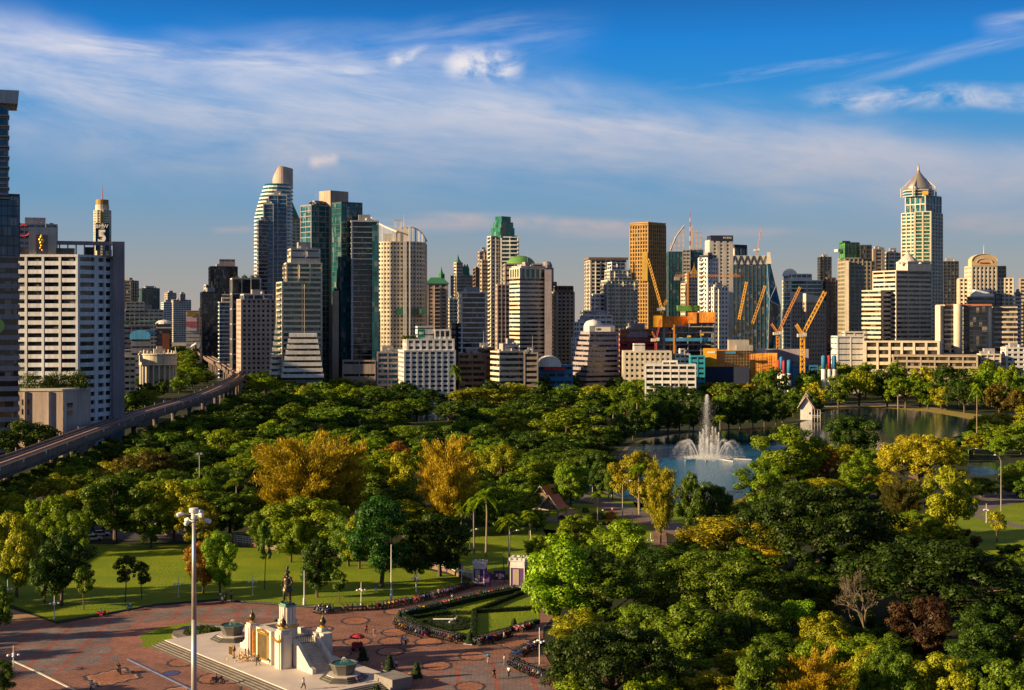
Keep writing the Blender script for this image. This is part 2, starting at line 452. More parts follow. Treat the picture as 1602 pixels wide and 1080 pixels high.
def clutter(root, fp, z, seed, wall='grey', big=True):
    """machine rooms, tanks, coolers and a mast on a flat roof"""
    r = random.Random(seed); c = sum((Vector(p[:2]) for p in fp), Vector((0, 0))) / len(fp)
    e = Vector(fp[1][:2]) - Vector(fp[0][:2]); e2 = Vector(fp[-1][:2]) - Vector(fp[0][:2])
    ang = math.atan2(e.y, e.x)
    m = MB()
    if big:
        m.box((c.x, c.y, z), (e.length * r.uniform(.35, .55), e2.length * r.uniform(.3, .5), r.uniform(3.2, 5.5)), ang)
    for _ in range(4):
        p = Vector(fp[0][:2]) + e * r.uniform(.12, .88) + e2 * r.uniform(.15, .85)
        m.box((p.x, p.y, z), (r.uniform(1.5, 4), r.uniform(1.5, 4), r.uniform(1.2, 2.6)), ang)
    m.build('machine_room', wallm(wall), root)
    t = MB()
    p = Vector(fp[0][:2]) + e * r.uniform(.2, .8) + e2 * .35
    t.lathe((p.x, p.y, z), [(1.3, 0), (1.3, 2.6), (0.4, 3.0)], 10)
    t.build('water_tank', wallm('steel'), root)
    if r.random() < .6:
        a = MB(); p = Vector(fp[0][:2]) + e * r.uniform(.3, .7) + e2 * .5
        a.tube((p.x, p.y, z), (p.x, p.y, z + r.uniform(8, 14)), .16, .06, 5); a.build('mast', wallm('steel'), root)

_bn = [0]
def BLD(name, label, cat, Y, vols, clut=True, roofwall='grey', group=None):
    """vols: (xl, xc, xr, top_py, style[, dict(bot=py, dY=, ratio=, depth=)])"""
    _bn[0] += 1
    v0 = vols[0]
    root = thing(name, label, cat, (XP(v0[1], Y), Y + 5, 0), group)
    fps = []
    for v in vols:
        xl, xc, xr, top, S = v[:5]; S = dict(S, bal=cat == 'tower' and Y < 1400 and 'apartment' in name or name in ('condominium', 'stepped_tower', 'crown_tower')); k = v[5] if len(v) > 5 else {}
        y = Y + k.get('dY', 0)
        fp = fp2(xl, xc, xr, y, k.get('ratio', 0.8), k.get('depth'))
        z0 = ZP(k['bot'], y) if 'bot' in k else 0.0
        z1 = ZP(top, y)
        facade(root, fp, z0, z1, S)
        if k.get('clut', clut): clutter(root, fp, z1 + S['para'] - 0.9, _bn[0] * 31 + len(fps), roofwall, k.get('big', True))
        fps.append((fp, z0, z1))
    return root, fps
def RND(root, x0, x1, top, Y, S, n=20, bot=None, ry=0.8, a=0.0):
    c = (XP((x0 + x1) / 2, Y), Y); r = (XP(x1, Y) - XP(x0, Y)) / 2
    fp = regular(c, r, n, a, r * ry)
    z1 = ZP(top, Y); facade(root, fp, ZP(bot, Y) if bot else 0.0, z1, S)
    return fp, z1
def block(root, part, xl, xc, xr, top, bot, Y, m, ratio=.8, depth=None):
    b = MB(); b.prism(fp2(xl, xc, xr, Y, ratio, depth), ZP(bot, Y), ZP(top, Y))
    return b.build(part, wallm(m) if isinstance(m, str) else m, root)
def text(root, part, body, px, py, hpx, Y, color, ang=0.0, bold=0.02, w=None):
    """lettering on a face that looks towards the park"""
    c = D.curves.new(part, 'FONT'); c.body = body; c.align_x = 'CENTER'; c.align_y = 'CENTER'
    c.size = hpx * Y / F * 1.38; c.extrude = 0.08; c.offset = bold * c.size * 0.4
    c.resolution_u = 3
    c.materials.append(wallm(color))
    o = D.objects.new(part, c); COL.objects.link(o)
    dg = bpy.context.evaluated_depsgraph_get(); me = D.meshes.new_from_object(o.evaluated_get(dg)); D.objects.remove(o); o = D.objects.new(part, me); COL.objects.link(o)
    p = P(px, py, Y) - worldloc(root); o.parent = root; o.location = p; o.rotation_euler = (R(90), 0, ang)
    if w: o.scale = (w, 1, 1)
    ORG[o.name] = worldloc(root)
    return o
def spire(root, part, px, base, tip, Y, r, m, n=8, prof=None):
    b = MB(); z0, z1 = ZP(base, Y), ZP(tip, Y); h = z1 - z0
    prof = prof or [(1, 0), (.55, .35), (.2, .75), (.03, 1)]
    b.lathe((XP(px, Y), Y + r, z0), [(max(.03, q * r), t * h) for q, t in prof], n, R(45) if n == 4 else 0)
    return b.build(part, wallm(m) if isinstance(m, str) else m, root)

# ------------------------------------------------------------------ the city, from the left edge to the right
def city():
    W = ST
    # --- left edge, near
    S_str = W('mauve', 'dark', 3.9, .46, 0, inset=.5)
    root, f = BLD('office_tower', 'dark banded office tower cut by the left edge, with a slim upper shaft', 'tower', 520,
        [(-75, -75, 31, 402, S_str, dict(depth=16)), (-75, -75, 31, 305, W('dgrey', 'blue', 3.9, .10, 2.2, .18, .06, .1), dict(bot=400, depth=15.6, clut=False)), (-45, -45, 13, 165, W('mauve', 'blue', 4.1, .22, 6, .5, .1, .3), dict(bot=304, dY=1.5, depth=12))], False)
    b = MB(); b.prism(fp2(-80, -80, 28, 516, .8, 20), ZP(157, 516), ZP(136, 516), fp2=fp2(-80, -80, 30, 516, .8, 20))
    b.build('roof_canopy', wallm('steel'), root)
    fin = MB()
    for i in range(9):
        z = ZP(168 + i * 16.3, 520)
        fin.prism(fp2(-40, -40, 15, 520.5, .8, 12), z - 2.6, z - 2.2)
    fin.build('sun_fin', wallm('tan'), root)
    b = MB(); c = P(-3, 510, 519.4); b.tube((c.x, c.y, c.z), (c.x, c.y - .4, c.z), 2.6, n=24); b.build('round_sign', mat('sign_green', (0.003, .05, .018), .5), root)
    # --- white bank tower
    Y = 570
    S = W('coolwhite', 'dark', 3.5, .50, 6.4, .95, .12, .9)
    root = thing('office_tower', 'white office tower with dark ribbon windows and a gold emblem on its roof', 'tower', (XP(90, Y), Y + 6, 0))
    p = [(XP(12, Y), Y), (XP(122, Y), Y), (XP(151, Y + 7), Y + 7), (XP(177, Y + 17), Y + 17), (XP(177, Y + 17) - 4, Y + 32), (XP(12, Y), Y + 32)]
    facade(root, p, 0, ZP(402, Y), S)
    b = MB(); q = fp2(176, 176, 195, Y + 14, .8, 12); b.prism(q, 0, ZP(378, Y + 14)); b.build('lift_core', wallm('mauve'), root)
    b = MB(); b.prism(fp2(45, 45, 88, Y + .8, .8, 8), ZP(401, Y), ZP(355, Y)); b.build('sign_block', wallm('offwhite'), root)
    b = MB(); b.prism(fp2(57, 57, 75, Y + .4, .8, .6), ZP(401, Y), ZP(367, Y)); b.build('sign_panel', wallm('mauve'), root)
    em = MB(); c = P(65, 380, Y + .1)
    for k, (dx, dz, rr) in enumerate([(0, 2.2, .9), (-.4, 1.2, 1.1), (.5, 1.0, 1.0), (0, 0, 1.1), (.1, -1.2, .9), (-.3, -2.2, .7), (.4, -3.0, .6), (0, 3.0, .5)]):
        em.ball((c.x + dx, c.y, c.z + dz), rr * .8, 8)
    em.build('gold_emblem', mat('gold_leaf', (.75, .42, .05), .35, .8, .2), root, True)
    b = MB(); b.prism(fp2(89, 89, 185, Y + 10, .8, 1.2), ZP(383, Y + 10), ZP(377, Y + 10))
    for x in (92, 105, 118, 131, 146, 160, 172, 184): b.prism(fp2(x, x, x + 2.2, Y + 9.7, .8, 1.6), ZP(402, Y + 10), ZP(382, Y + 10))
    b.build('roof_gantry', wallm('mauve'), root)
    b = MB(); b.prism(fp2(22, 22, 44, Y + 1, .8, 6), ZP(401, Y), ZP(388, Y)); b.prism(fp2(88, 88, 117, Y + 1, .8, 6), ZP(401, Y), ZP(388, Y)); b.prism(fp2(132, 132, 148, Y + 14, .8, 6), ZP(401, Y), ZP(384, Y)); b.build('plant_screen', wallm('dgrey'), root)
    for i, x in enumerate((152, 161, 170)):
        block(root, 'roof_frame', x, x, x + 5, 391, 402, Y + 12, 'tan')
    b = MB(); b.tube((XP(64, Y), Y + 6, ZP(356, Y)), (XP(64, Y), Y + 6, ZP(334, Y)), .12, .05, 5); b.build('mast', wallm('steel'), root)
    # podium in front with a roof garden
    root = thing('podium_building', 'low plain concrete podium with a roof garden of bushes below the white tower', 'building', (XP(85, 556), 556, 0))
    pf = [(XP(20, 548), 548), (XP(98, 548), 548), (XP(120, 556), 556), (XP(142, 566), 566), (XP(142, 566) - 3, 569), (XP(20, 548), 569)]
    b = MB(); b.prism(pf, 0, ZP(612, 548)); b.build('wall', wallm('pink'), root)
    for x, yb in ((34, 625), (43, 625), (34, 640), (43, 640), (99, 631), (99, 643)):
        w_ = 5 if x < 90 else 15
        block(root, 'window', x, x, x + w_, yb, yb + 9 if w_ == 5 else yb + 6, 547.8 if w_ == 5 else 550, glassm('dark'), .8, .5 if w_ == 5 else 5)
    b = MB(); b.prism(offset(pf, .35), ZP(612, 548), ZP(612, 548) + .8)
    for x in (38.5, 76, 100): b.prism(fp2(x, x, x + 4, 547.2, .8, 1.5), 0, ZP(613, 548))
    b.build('parapet', wallm('offwhite'), root)
    roofgarden(root, fp2(34, 34, 138, 552, .8, 12), ZP(612, 548) + .8, 46, 2.0)
    # unseen blocks added past the left edge, only to shade the park's middle
    BLD('office_tower', 'unseen slab block added outside the left edge for shade, nearer one of two', 'tower', 640, [(-560, -500, -330, 345, W('mauve', 'dark', 3.6, .5, 6))])
    BLD('office_tower', 'unseen slab block added outside the left edge for shade, farther one of two', 'tower', 790, [(-420, -360, -190, 362, W('tan', 'dark', 3.6, .5, 6))])
    # --- behind the white tower
    BLD('apartment_block', 'pinkish block with a red ring sign rising behind the white tower roof', 'building', 900, [(20, 20, 90, 352, W('pink', 'blue', 3.6, .5, 7))])
    rs = MB(); c = P(38, 361, 898.5)
    for i in range(14):
        a0, a1 = R(60 + i * 20), R(60 + (i + 1) * 20); rs.tube((c.x + 3.6 * math.cos(a0), c.y, c.z + 3.6 * math.sin(a0)), (c.x + 3.6 * math.cos(a1), c.y, c.z + 3.6 * math.sin(a1)), .6, n=5)
    o = rs.build('ring_sign', wallm('red')); tag(o, 'red ring shaped rooftop sign on the pinkish block behind the white tower', 'sign')
    Y = 2950
    root = thing('skyscraper', 'far slender skyscraper with a gold crown, striped mast and advertisement with a figure 5', 'skyscraper', (XP(160, Y), Y, 0))
    fp, z = RND(root, 147, 173.5, 330, Y, W('cream', 'warm', 5.5, .55, 6, 2.2, .4, .8), 8, None, 1.0, R(22.5))
    b = MB(); b.prism(regular((XP(160, Y), Y), 14, 16), z, ZP(321, Y)); b.build('crown', wallm('cream'), root)
    b = MB(); b.prism(regular((XP(160, Y), Y), 13, 16), ZP(321, Y), ZP(313, Y)); b.build('drum', wallm('bronze'), root)
    b = MB(); b.tube((XP(160, Y), Y, ZP(313, Y)), (XP(160, Y), Y, ZP(290, Y)), 1.6, .4, 6); b.build('mast', mat('mast_red', (.45, .12, .1), .6), root)
    for dx in (-4, 5, 8): 
        b = MB(); b.tube((XP(160 + dx, Y), Y, ZP(313, Y)), (XP(160 + dx, Y), Y, ZP(309, Y)), .5, .3, 5); b.build('aerial', wallm('steel'), root)
    block(root, 'advertisement', 149.5, 149.5, 171, 349, 392, Y - 19.5, mat('ad_teal', (.008, .05, .085), .5), .8, 3)
    text(root, 'letters', 'BMW', 159.5, 354.5, 6, Y - 20.2, 'white', 0, .02)
    text(root, 'figure', '5', 159.5, 370.5, 19, Y - 20.2, 'white', 0, .06, 1.1)
    block(root, 'gold_relief', 157, 157, 162, 331, 349, Y - 19.6, 'gold', .8, 2)
    # --- left distance
    BLD('office_tower', 'dark glass tower with a stepped top just right of the white tower', 'tower', 1800, [(185, 205, 217, 440, W('dgrey', 'dark', 4, .25, 8))])
    BLD('office_tower', 'teal glass tower with a slanted roof in the left distance', 'tower', 1850, [(217, 222, 250, 452, W('dgrey', 'teal', 4, .12, 3, .2, .08, .1))])
    BLD('office_building', 'long beige building with rows of dark windows behind the blue domed hall', 'building', 1250, [(180, 180, 256, 486, W('cream', 'dark', 3.6, .55, 4)), (197, 197, 226, 474, W('cream', 'warm', 3.6, .6, 4), dict(bot=486, clut=False))])
    r_, f = BLD('market_hall', 'low pink stepped hall with a long curved green roof in the left distance', 'building', 1150, [(190, 190, 236, 512, W('pink', 'dark', 4.2, .6, 8))], False)
    dm = MB()
    for i in range(12):
        a0, a1 = math.pi * i / 12, math.pi * (i + 1) / 12
        def q(a, y): return (XP(213 - 25 * math.cos(a), 1150), y, ZP(507, 1150) + 3.0 * math.sin(a))
        dm.add([q(a0, 1148), q(a1, 1148), q(a1, 1172), q(a0, 1172)], [(0, 1, 2, 3)])
    dm.build('roof', wallm('green'), r_)
    r_, f = BLD('sports_hall', 'pale blue low hall under a rounded bright blue roof', 'building', 1080, [(205, 205, 236, 531, W('offwhite', 'blue', 5, .7))], False)
    dm = MB()
    for i in range(12):
        a0, a1 = math.pi * i / 12, math.pi * (i + 1) / 12
        def q(a, y): return (XP(220 - 16 * math.cos(a), 1080), y, ZP(524, 1080) + 3.6 * math.sin(a))
        dm.add([q(a0, 1078), q(a1, 1078), q(a1, 1100), q(a0, 1100)], [(0, 1, 2, 3)])
        dm.add([q(a0, 1078), (q(a0, 0)[0], 1078, ZP(531, 1080)), (q(a1, 0)[0], 1078, ZP(531, 1080)), q(a1, 1078)], [(0, 1, 2, 3)])
    dm.build('roof', wallm('blue'), r_)
    r_, f = BLD('office_building', 'white topped dark block with a brick arch front in the left distance', 'building', 1060, [(244, 244, 269, 516, W('navy', 'dark', 4, .3)), (244, 244, 269, 507, W('white', 'dark', 4, .45), dict(bot=516, clut=False))], False)
    b = MB(); b.prism(fp2(254, 254, 265, 1059, .8, 2), 0, ZP(522, 1059)); b.build('brick_front', wallm('brick'), r_)
    b = MB(); c = (XP(256.5, 1066), 1066); b.lathe((c[0], c[1], ZP(507, 1066)), [(6.5, 0), (6, 1.2), (3.8, 2.6), (.3, 3.2)], 14); b.build('roof', wallm('white'), r_)
    BLD('apartment_block', 'white narrow apartment block in the far left distance beside the beige one', 'building', 2500, [(252, 256, 269, 474, W('white', 'grey', 4, .5, 6))])
    BLD('apartment_block', 'distant pale apartment tower with a twin stepped top', 'building', 2700, [(257, 262, 276, 459, W('pink', 'grey', 4, .55, 5))])
    BLD('apartment_block', 'distant wide grey and white apartment tower right of the twin stepped one', 'building', 2600, [(268, 271, 299, 470, W('offwhite', 'grey', 4, .55, 5)), (280, 282, 290, 461, W('mauve', 'grey', 4, .55, 5), dict(bot=470))])
    r_, f = BLD('shop_building', 'small building covered by a red, white and yellow billboard beyond the station', 'building', 1950, [(291, 291, 312, 487, W('offwhite', 'grey', 5, .8))], False)
    block(r_, 'billboard', 291, 291, 308, 497, 518, 1949, mat('bill_white', (.75, .62, .6), .5), .8, 1)
    block(r_, 'billboard', 291, 291, 308, 503, 511, 1948.5, mat('bill_pink', (.6, .16, .18), .5), .8, .5)
    block(r_, 'billboard', 293, 293, 307, 488, 495, 1949, wallm('gold'), .8, 1)
    block(r_, 'side_banner', 311, 311, 316, 482, 518, 1947, wallm('orange'), .8, 1)
    r_, f = BLD('office_tower', 'near black glass tower with a box on top and a lower wing, above the station', 'tower', 1500,
        [(326, 329, 372, 418, W('navy', 'dark', 3.9, .08, 3, .15, .06, .08)), (313, 316, 346, 458, W('navy', 'dark', 3.9, .08, 3, .15, .06, .08), dict(dY=-14)), (343, 343, 368, 407, W('mauve', 'dark', 6, .8), dict(bot=418, dY=6, clut=False)), (319, 322, 329, 447, W('offwhite', 'grey', 4, .5, 4), dict(dY=25, clut=False))])
    BLD('office_building', 'small pale glass building with white bands beside the black tower', 'building', 1250, [(341, 343, 364, 474, W('white', 'blue', 3.6, .25)), (347, 348, 362, 462, W('offwhite', 'dark', 4, .5), dict(bot=474, clut=False))])
    r_, f = BLD('office_tower', 'dark glass block framed in white with trees on its roof', 'tower', 1120, [(360, 363, 408, 437, W('offwhite', 'dark', 12, .07, 7.2, .7, .2, .5))], False)
    roofgarden(r_, f[0][0], f[0][2] + 1, 11)
    BLD('office_building', 'beige block with a grid of square windows in front of the white framed glass block', 'building', 1040, [(370, 377, 432, 470, W('pink', 'dark', 3.5, .5, 3.6, 1.7, .1, .5)), (376, 381, 428, 462, W('offwhite', 'blue', 4, .3, 8), dict(bot=470, dY=5))])
    # --- curved white tower with blue glass front
    Y = 1500
    root = thing('curved_tower', 'tall white tower with a curved stepped left edge and rounded beige crown', 'skyscraper', (XP(425, Y), Y, 0))
    wl, gl = MB(), MB()
    top, n = ZP(306, Y), 54; base_r = 0
    zz = 0.0; k = 0; fh = 4.0
    while True:
        py = HY + (H - zz) * F / Y
        if py < 293: break
        xl = 395 if py > 345 else 395 + 27 * (1 - ((py - 262) / 83.0)) ** 1.25
        x0, x1 = XP(xl, Y), XP(456, Y); c = ((x0 + x1) / 2, Y + 10)
        fp = regular(c, (x1 - x0) / 2, 22, 0, 20)
        wl.prism(fp, zz, zz + 1.7)
        gl_ = MB(); gl_.prism(scale_fp(fp, .93), zz + 1.7, zz + fh, False, False); gl_.build('window_band', glassm('teal'), root)
        zz += fh; k += 1
    wl.build('wall', wallm('white'), root)
    c = (XP(440, Y), Y + 10)
    cr = MB(); pts = []
    nn = 28
    for i in range(nn):
        a = 2 * math.pi * i / nn; x = c[0] + 10.8 * math.cos(a); y = c[1] + 12 * math.sin(a)
        pts.append((x, y))
    hgt = [ZP(260, Y) - 14 * max(0, -math.cos(2 * math.pi * i / nn) - .25) / .75 - 2.0 * max(0, math.cos(2 * math.pi * i / nn)) for i in range(nn)]
    cr.add([(x, y, ZP(292, Y)) for x, y in pts] + [(x, y, h_) for (x, y), h_ in zip(pts, hgt)], [(i, (i + 1) % nn, nn + (i + 1) % nn, nn + i) for i in range(nn)] + [tuple(range(nn, 2 * nn))])
    cr.build('crown', wallm('pink'), root)
    BLD('office_tower', 'blue glass tower with pale vertical strips in front of the curved white tower', 'tower', 1380,
        [(420, 421, 449, 306, W('offwhite', 'blue', 4, .1, 9, .5, .2, .2)), (412, 413, 428, 320, W('offwhite', 'blue', 4, .06, 7, .6, .3, .2), dict(dY=-6)), (401, 404, 419, 346, W('mauve', 'dark', 3.8, .3), dict(dY=-10))])
    Y = 1650
    root, f = BLD('office_tower', 'orange and green banded tower with a green pyramid roof beside the curved white tower', 'tower', Y, [(440, 449, 470, 345, W('cream', 'green', 4, .35, 7, 1.2, .2))], False)
    q = f[0][0]; cc = sum((Vector(p_) for p_ in q), Vector((0, 0))) / 4
    b = MB(); z = f[0][2]; b.prism(offset(q, .5), z + 1, z + 3.5); b.build('cornice', wallm('orange'), root)
    b = MB(); b.add([(*p_, z + 3.5) for p_ in offset(q, -1)] + [(*(cc + (Vector(p_) - cc) * .25), z + 20) for p_ in q] + [(cc.x, cc.y, ZP(311, Y))], [(i, (i + 1) % 4, 4 + (i + 1) % 4, 4 + i) for i in range(4)] + [(4 + i, 4 + (i + 1) % 4, 8) for i in range(4)]); b.build('pyramid_roof', wallm('green'), root)
    # --- stepped beige tower
    root, f = BLD('stepped_tower', 'beige stepped tower with green window bands and setback terraces', 'tower', 925,
        [(432, 441, 504, 443, W('cream', 'green', 3.6, .42, 12, .5, .1, .8)), (444, 448, 504, 413, W('cream', 'green', 3.6, .4, 7, .8, .1, .6), dict(bot=443, dY=2, clut=False)), (450, 455, 501, 391, W('offwhite', 'warm', 5, .75, 9), dict(bot=412, dY=4))])
    fl = MB()
    for i in range(14):
        py0 = 462 + i * 9.2; xx = 440 - 1.25 * i - 3
        fl.prism(fp2(xx, xx, 441, 928, .8, 16), ZP(py0 + 5, 928), ZP(py0, 928))
    fl.build('terrace_slabs', wallm('white'), root)
    g = MB(); g.add([(XP(438, 930), 930, ZP(462, 928)), (XP(424, 930), 930, ZP(588, 928)), (XP(441, 930), 930, ZP(588, 928)), (XP(441, 930), 930, ZP(462, 928))], [(0, 1, 2, 3)]); g.build('terrace_glass', glassm('green'), root)
    root, f = BLD('terraced_building', 'low white ziggurat building with terraces narrowing upward, in front of the beige stepped tower', 'building', 890,
        [(441 - 0 + 0, 441, 505, 600 - 0, W('white', 'warm', 4, .5))], False)
    zz = MB(); gl_ = MB()
    for i in range(8):
        py0 = 522 + i * 9; s_ = i * 1.3
        zz.prism(fp2(452 - s_ * 1.35, 452 - s_ * 1.35, 496 + s_ * 1.15, 890 - i * .9 - 2, .8, 22), ZP(py0 + 5.4, 890), ZP(py0, 890))
        gl_.prism(fp2(454 - s_ * 1.35, 454 - s_ * 1.35, 494 + s_ * 1.15, 890 - i * .9, .8, 20), ZP(py0 + 9, 890), ZP(py0 + 5.4, 890))
    zz.build('terrace', wallm('white'), root); gl_.build('terrace_glass', glassm('warm'), root)
    # --- twin glass tower
    root, f = BLD('glass_tower', 'dark teal glass tower with a beige service core, tallest pair left of centre', 'skyscraper', 960,
        [(470, 487, 521, 322, W('mauve', 'teal', 3.6, .16, 6.5, .5, .1, .2)), (519, 534, 567, 318, W('dgrey', 'teal', 3.6, .10, 3.2, .15, .06, .1), dict(dY=-10, clut=False)), (548, 550, 592, 347, W('steel', 'dark', 3.6, .11, 12, .4, .3, .9, .3), dict(dY=-16)),
         (536, 537, 588, 566, W('pink', 'dark', 8, .8, 9, .6), dict(dY=-22, clut=False))])
    b = MB(); b.prism(fp2(499, 517, 545, 968, .8), 0, ZP(298, 968)); b.build('service_core', wallm('tan'), root)
    b = MB(); b.prism(fp2(582, 583, 592, 941, .8, 8), 0, ZP(352, 941)); b.build('glass_corner', glassm('teal'), root)
    b = MB(); b.prism(fp2(520, 520, 530, 949, .8, 10), 0, ZP(455, 949)); b.build('stair_core', wallm('tan'), root)
    roofgarden(root, f[0][0], f[0][2] + 1, 14, .8)
    # --- curved cream hotel
    Y = 1150
    root = thing('hotel_tower', 'broad curved cream hotel tower with a swooping white roof crest', 'tower', (XP(630, Y), Y, 0))
    fp = [(XP(586, Y + 22), Y + 22), (XP(588, Y + 6), Y + 6), (XP(600, Y + 1), Y + 1), (XP(615, Y - 1), Y - 1), (XP(631, Y), Y), (XP(640, Y - 2), Y - 2), (XP(651, Y), Y), (XP(660, Y + 6), Y + 6), (XP(665.5, Y + 14), Y + 14), (XP(667, Y + 26), Y + 26)]
    facade(root, fp, 0, ZP(380, Y), W('cream', 'warm', 3.5, .5, 3.2, 1.2, .12, .5))
    b = MB()
    for x in (609, 631, 634, 640): b.prism(fp2(x, x, x + 2, Y - 4, .8, 3), 0, ZP(372 if x != 640 else 356, Y))
    b.build('pilaster', wallm('white'), root)
    fr = MB()
    for i in range(20):
        t0, t1 = i / 20, (i + 1) / 20
        def cv(t): return (XP(577 + 43 * t, Y), Y + 20 - 15 * t, ZP(338 + 24 * t ** .72, Y))
        fr.tube(cv(t0), cv(t1), .7, n=5)
        p_ = cv(t0); fr.tube(p_, (p_[0], p_[1], ZP(378, Y)), .3, n=4)
    for i in range(16):
        t0, t1 = i / 16, (i + 1) / 16
        def cv(t): return (XP(640 + 26 * t, Y), Y + 2 + 14 * t * t, ZP(355 + 4 * t + 17 * t ** 3, Y))
        fr.tube(cv(t0), cv(t1), .6, n=5)
        if i % 3 == 0: p_ = cv(t0); fr.tube(p_, (p_[0], p_[1], ZP(378, Y)), .9, n=4)
    fr.build('roof_crest', wallm('white'), root)
    b = MB(); b.prism(fp2(600, 600, 640, Y + 6, .8, 12), ZP(380, Y), ZP(365, Y)); b.prism(fp2(618, 618, 640, Y + 8, .8, 10), ZP(365, Y), ZP(355, Y)); b.build('machine_room', wallm('offwhite'), root)
    for x in (617, 626):
        b = MB(); b.prism(fp2(x, x, x + 2.5, Y + 8, .8, 2), ZP(356, Y), ZP(343, Y)); b.build('gate_post', wallm('white'), root)
    b = MB(); b.prism(fp2(617, 617, 628.5, Y + 7.5, .8, 3), ZP(344.5, Y), ZP(342.5, Y)); b.tube((XP(631, Y), Y + 8, ZP(355, Y)), (XP(631, Y), Y + 8, ZP(335, Y)), .3, .1, 5); b.build('gate_beam', wallm('metal'), root)
    block(root, 'green_glazing', 620, 620, 665, 483, 492, Y - 3.2, glassm('green'), .8, 6)
    # --- green roofed pink building
    root, f = BLD('apartment_tower', 'pink apartment tower with a green hipped roof and a small green spire', 'tower', 1280, [(664, 667, 701, 446, W('pink', 'dark', 3.5, .55, 7, 2.2, .15, .6))], False)
    q = f[0][0]; z = f[0][2] + 1; cc = sum((Vector(p_) for p_ in q), Vector((0, 0))) / 4
    b = MB(); b.prism(offset(q, .8), z, z + .5, fp2=offset(q, .8)); b.prism(offset(q, .8), z + .5, ZP(434, 1280), fp2=[tuple(cc + (Vector(p_) - cc) * .55) for p_ in q]); b.build('roof', wallm('green'), root)
    spire(root, 'spire', 690, 436, 417, 1285, 3.2, 'green', 8, [(1, 0), (1, .35), (.6, .45), (.35, .6), (.03, 1)])
    # --- dark stepped cluster
    root, f = BLD('spired_tower', 'dusky brown tower with several green spires behind the banded office block', 'tower', 1700, [(705, 712, 745, 432, W('tan', 'dark', 4, .5, 6)), (710, 714, 724, 412, W('cream', 'dark', 4, .5, 6), dict(clut=False))])
    spire(root, 'spire', 716, 414, 398, 1702, 4.5, 'green', 8, [(1, 0), (1, .25), (.5, .5), (.3, .65), (.05, 1)])
    for x in (723, 727, 731): spire(root, 'spire', x, 432, 413, 1704, 2.5, 'green', 6, [(1, 0), (1, .6), (.1, 1)])
    BLD('apartment_tower', 'narrow brown apartment tower with stepped shoulders left of the green crowned tower', 'tower', 1350, [(740, 744, 764, 420, W('brown', 'dark', 3.6, .5, 6)), (748, 750, 764, 395, W('pink', 'dark', 3.6, .5, 5), dict(bot=420))])
    BLD('apartment_tower', 'slim pinkish tower behind the spired one, beside the banded office', 'tower', 1500, [(700, 703, 716, 470, W('cream', 'dark', 3.6, .5, 5))])
    BLD('office_building', 'dark glass office block with bright white horizontal bands', 'building', 1000, [(717, 722, 760, 459, W('white', 'dark', 3.6, .24, 14, .4, .3, .5, .5))])
    BLD('office_building', 'squat dark blue building wedged left of the white banded glass block', 'building', 1010, [(704, 706, 722, 508, W('navy', 'dark', 4, .3))], False)
    # --- tall tower with green crown
    Y = 1230
    root, f = BLD('crown_tower', 'tall cream apartment tower with a green glass crown, tallest in the centre', 'skyscraper', Y,
        [(762, 768, 787, 371, W('offwhite', 'dark', 3.5, .45, 4, 1.2, .2, .6)), (784, 785, 811, 372, W('white', 'green', 3.5, .32, 9, .5, .6, .8, .5)), (751, 754, 764, 408, W('tan', 'dark', 3.5, .5, 4), dict(dY=4))], False)
    for i, (xa, xb, t) in enumerate(((766, 811, 368), (768, 805, 356), (771, 803, 347), (775, 799, 338))):
        b = MB(); b.prism(fp2(xa, xa + (xb - xa) * .4, xb, Y - 1 + i * 1.5, .8), ZP((372, 368, 356, 347)[i], Y), ZP(t, Y)); b.build('crown', glass('glass_crown', (.02, .14, .09), .15), root)
    block(root, 'clock_panel', 786, 786, 792, 348, 366, Y - 3, 'navy', .8, 1)
    # --- domed and banded beige
    Y = 1120
    root, f = BLD('domed_building', 'brownish building with a green barrel dome behind the beige banded office tower', 'building', Y, [(775, 778, 798, 447, W('pink', 'dark', 3.6, .5, 3)), (787, 790, 850, 414, W('tan', 'dark', 4, .6, 8), dict(dY=20))], False)
    dm = MB(); c = (XP(815, Y), Y + 38); dm.lathe((c[0], c[1], ZP(416, Y + 20)), [(12.5, 0), (12.2, 1.5), (11, 4.2), (8.6, 6.6), (5, 8.3), (.3, 9)], 20); dm.build('dome', mat('dome_green', (.10, .25, .06), .5), root, True)
    b = MB()
    for dx in (-4, 0, 4, 8): b.tube((c[0] + dx, c[1], ZP(400, Y)), (c[0] + dx, c[1], ZP(394, Y)), .15, .1, 4)
    b.build('aerial', wallm('steel'), root)
    root, f = BLD('office_tower', 'beige office tower with even dark bands, sunlit left side and tall arched top windows', 'tower', 1040, [(797, 813, 854, 436, W('cream', 'dark', 3.25, .52, 0, inset=.35)), (797, 813, 854, 421, W('cream', 'green', 7.5, .16, 4, 1.4, .1, .4), dict(bot=436, clut=False)),
        (800, 815, 853, 418, W('pink', 'dark', 3, .9), dict(bot=420, dY=3)), (852, 853, 863, 424, W('mauve', 'dark', 3.5, .98), dict(dY=3, clut=False, depth=18))])
    block(root, 'skylobby', 809, 809, 822, 414, 419, 1046, 'white', .8, 8)
    root, f = BLD('office_tower', 'slate blue tower with a small round top behind the beige banded one', 'tower', 1900, [(842, 850, 871, 442, W('dgrey', 'blue', 4, .3, 5)), (846, 848, 866, 420, W('dgrey', 'blue', 4, .3, 5), dict(bot=442, clut=False))], False)
    spire(root, 'dome', 856, 421, 408, 1905, 7, 'mauve', 12, [(1, 0), (1, .5), (.7, .85), (.1, 1)])
    root, f = BLD('apartment_tower', 'dark brown building with a chamfered crown right of the beige banded tower', 'tower', 1250, [(862, 871, 899, 458, W('tan', 'dark', 3.5, .5, 4, 1.6)), (866, 873, 897, 449, W('brown', 'dark', 4, .5, 3), dict(bot=458))], False)
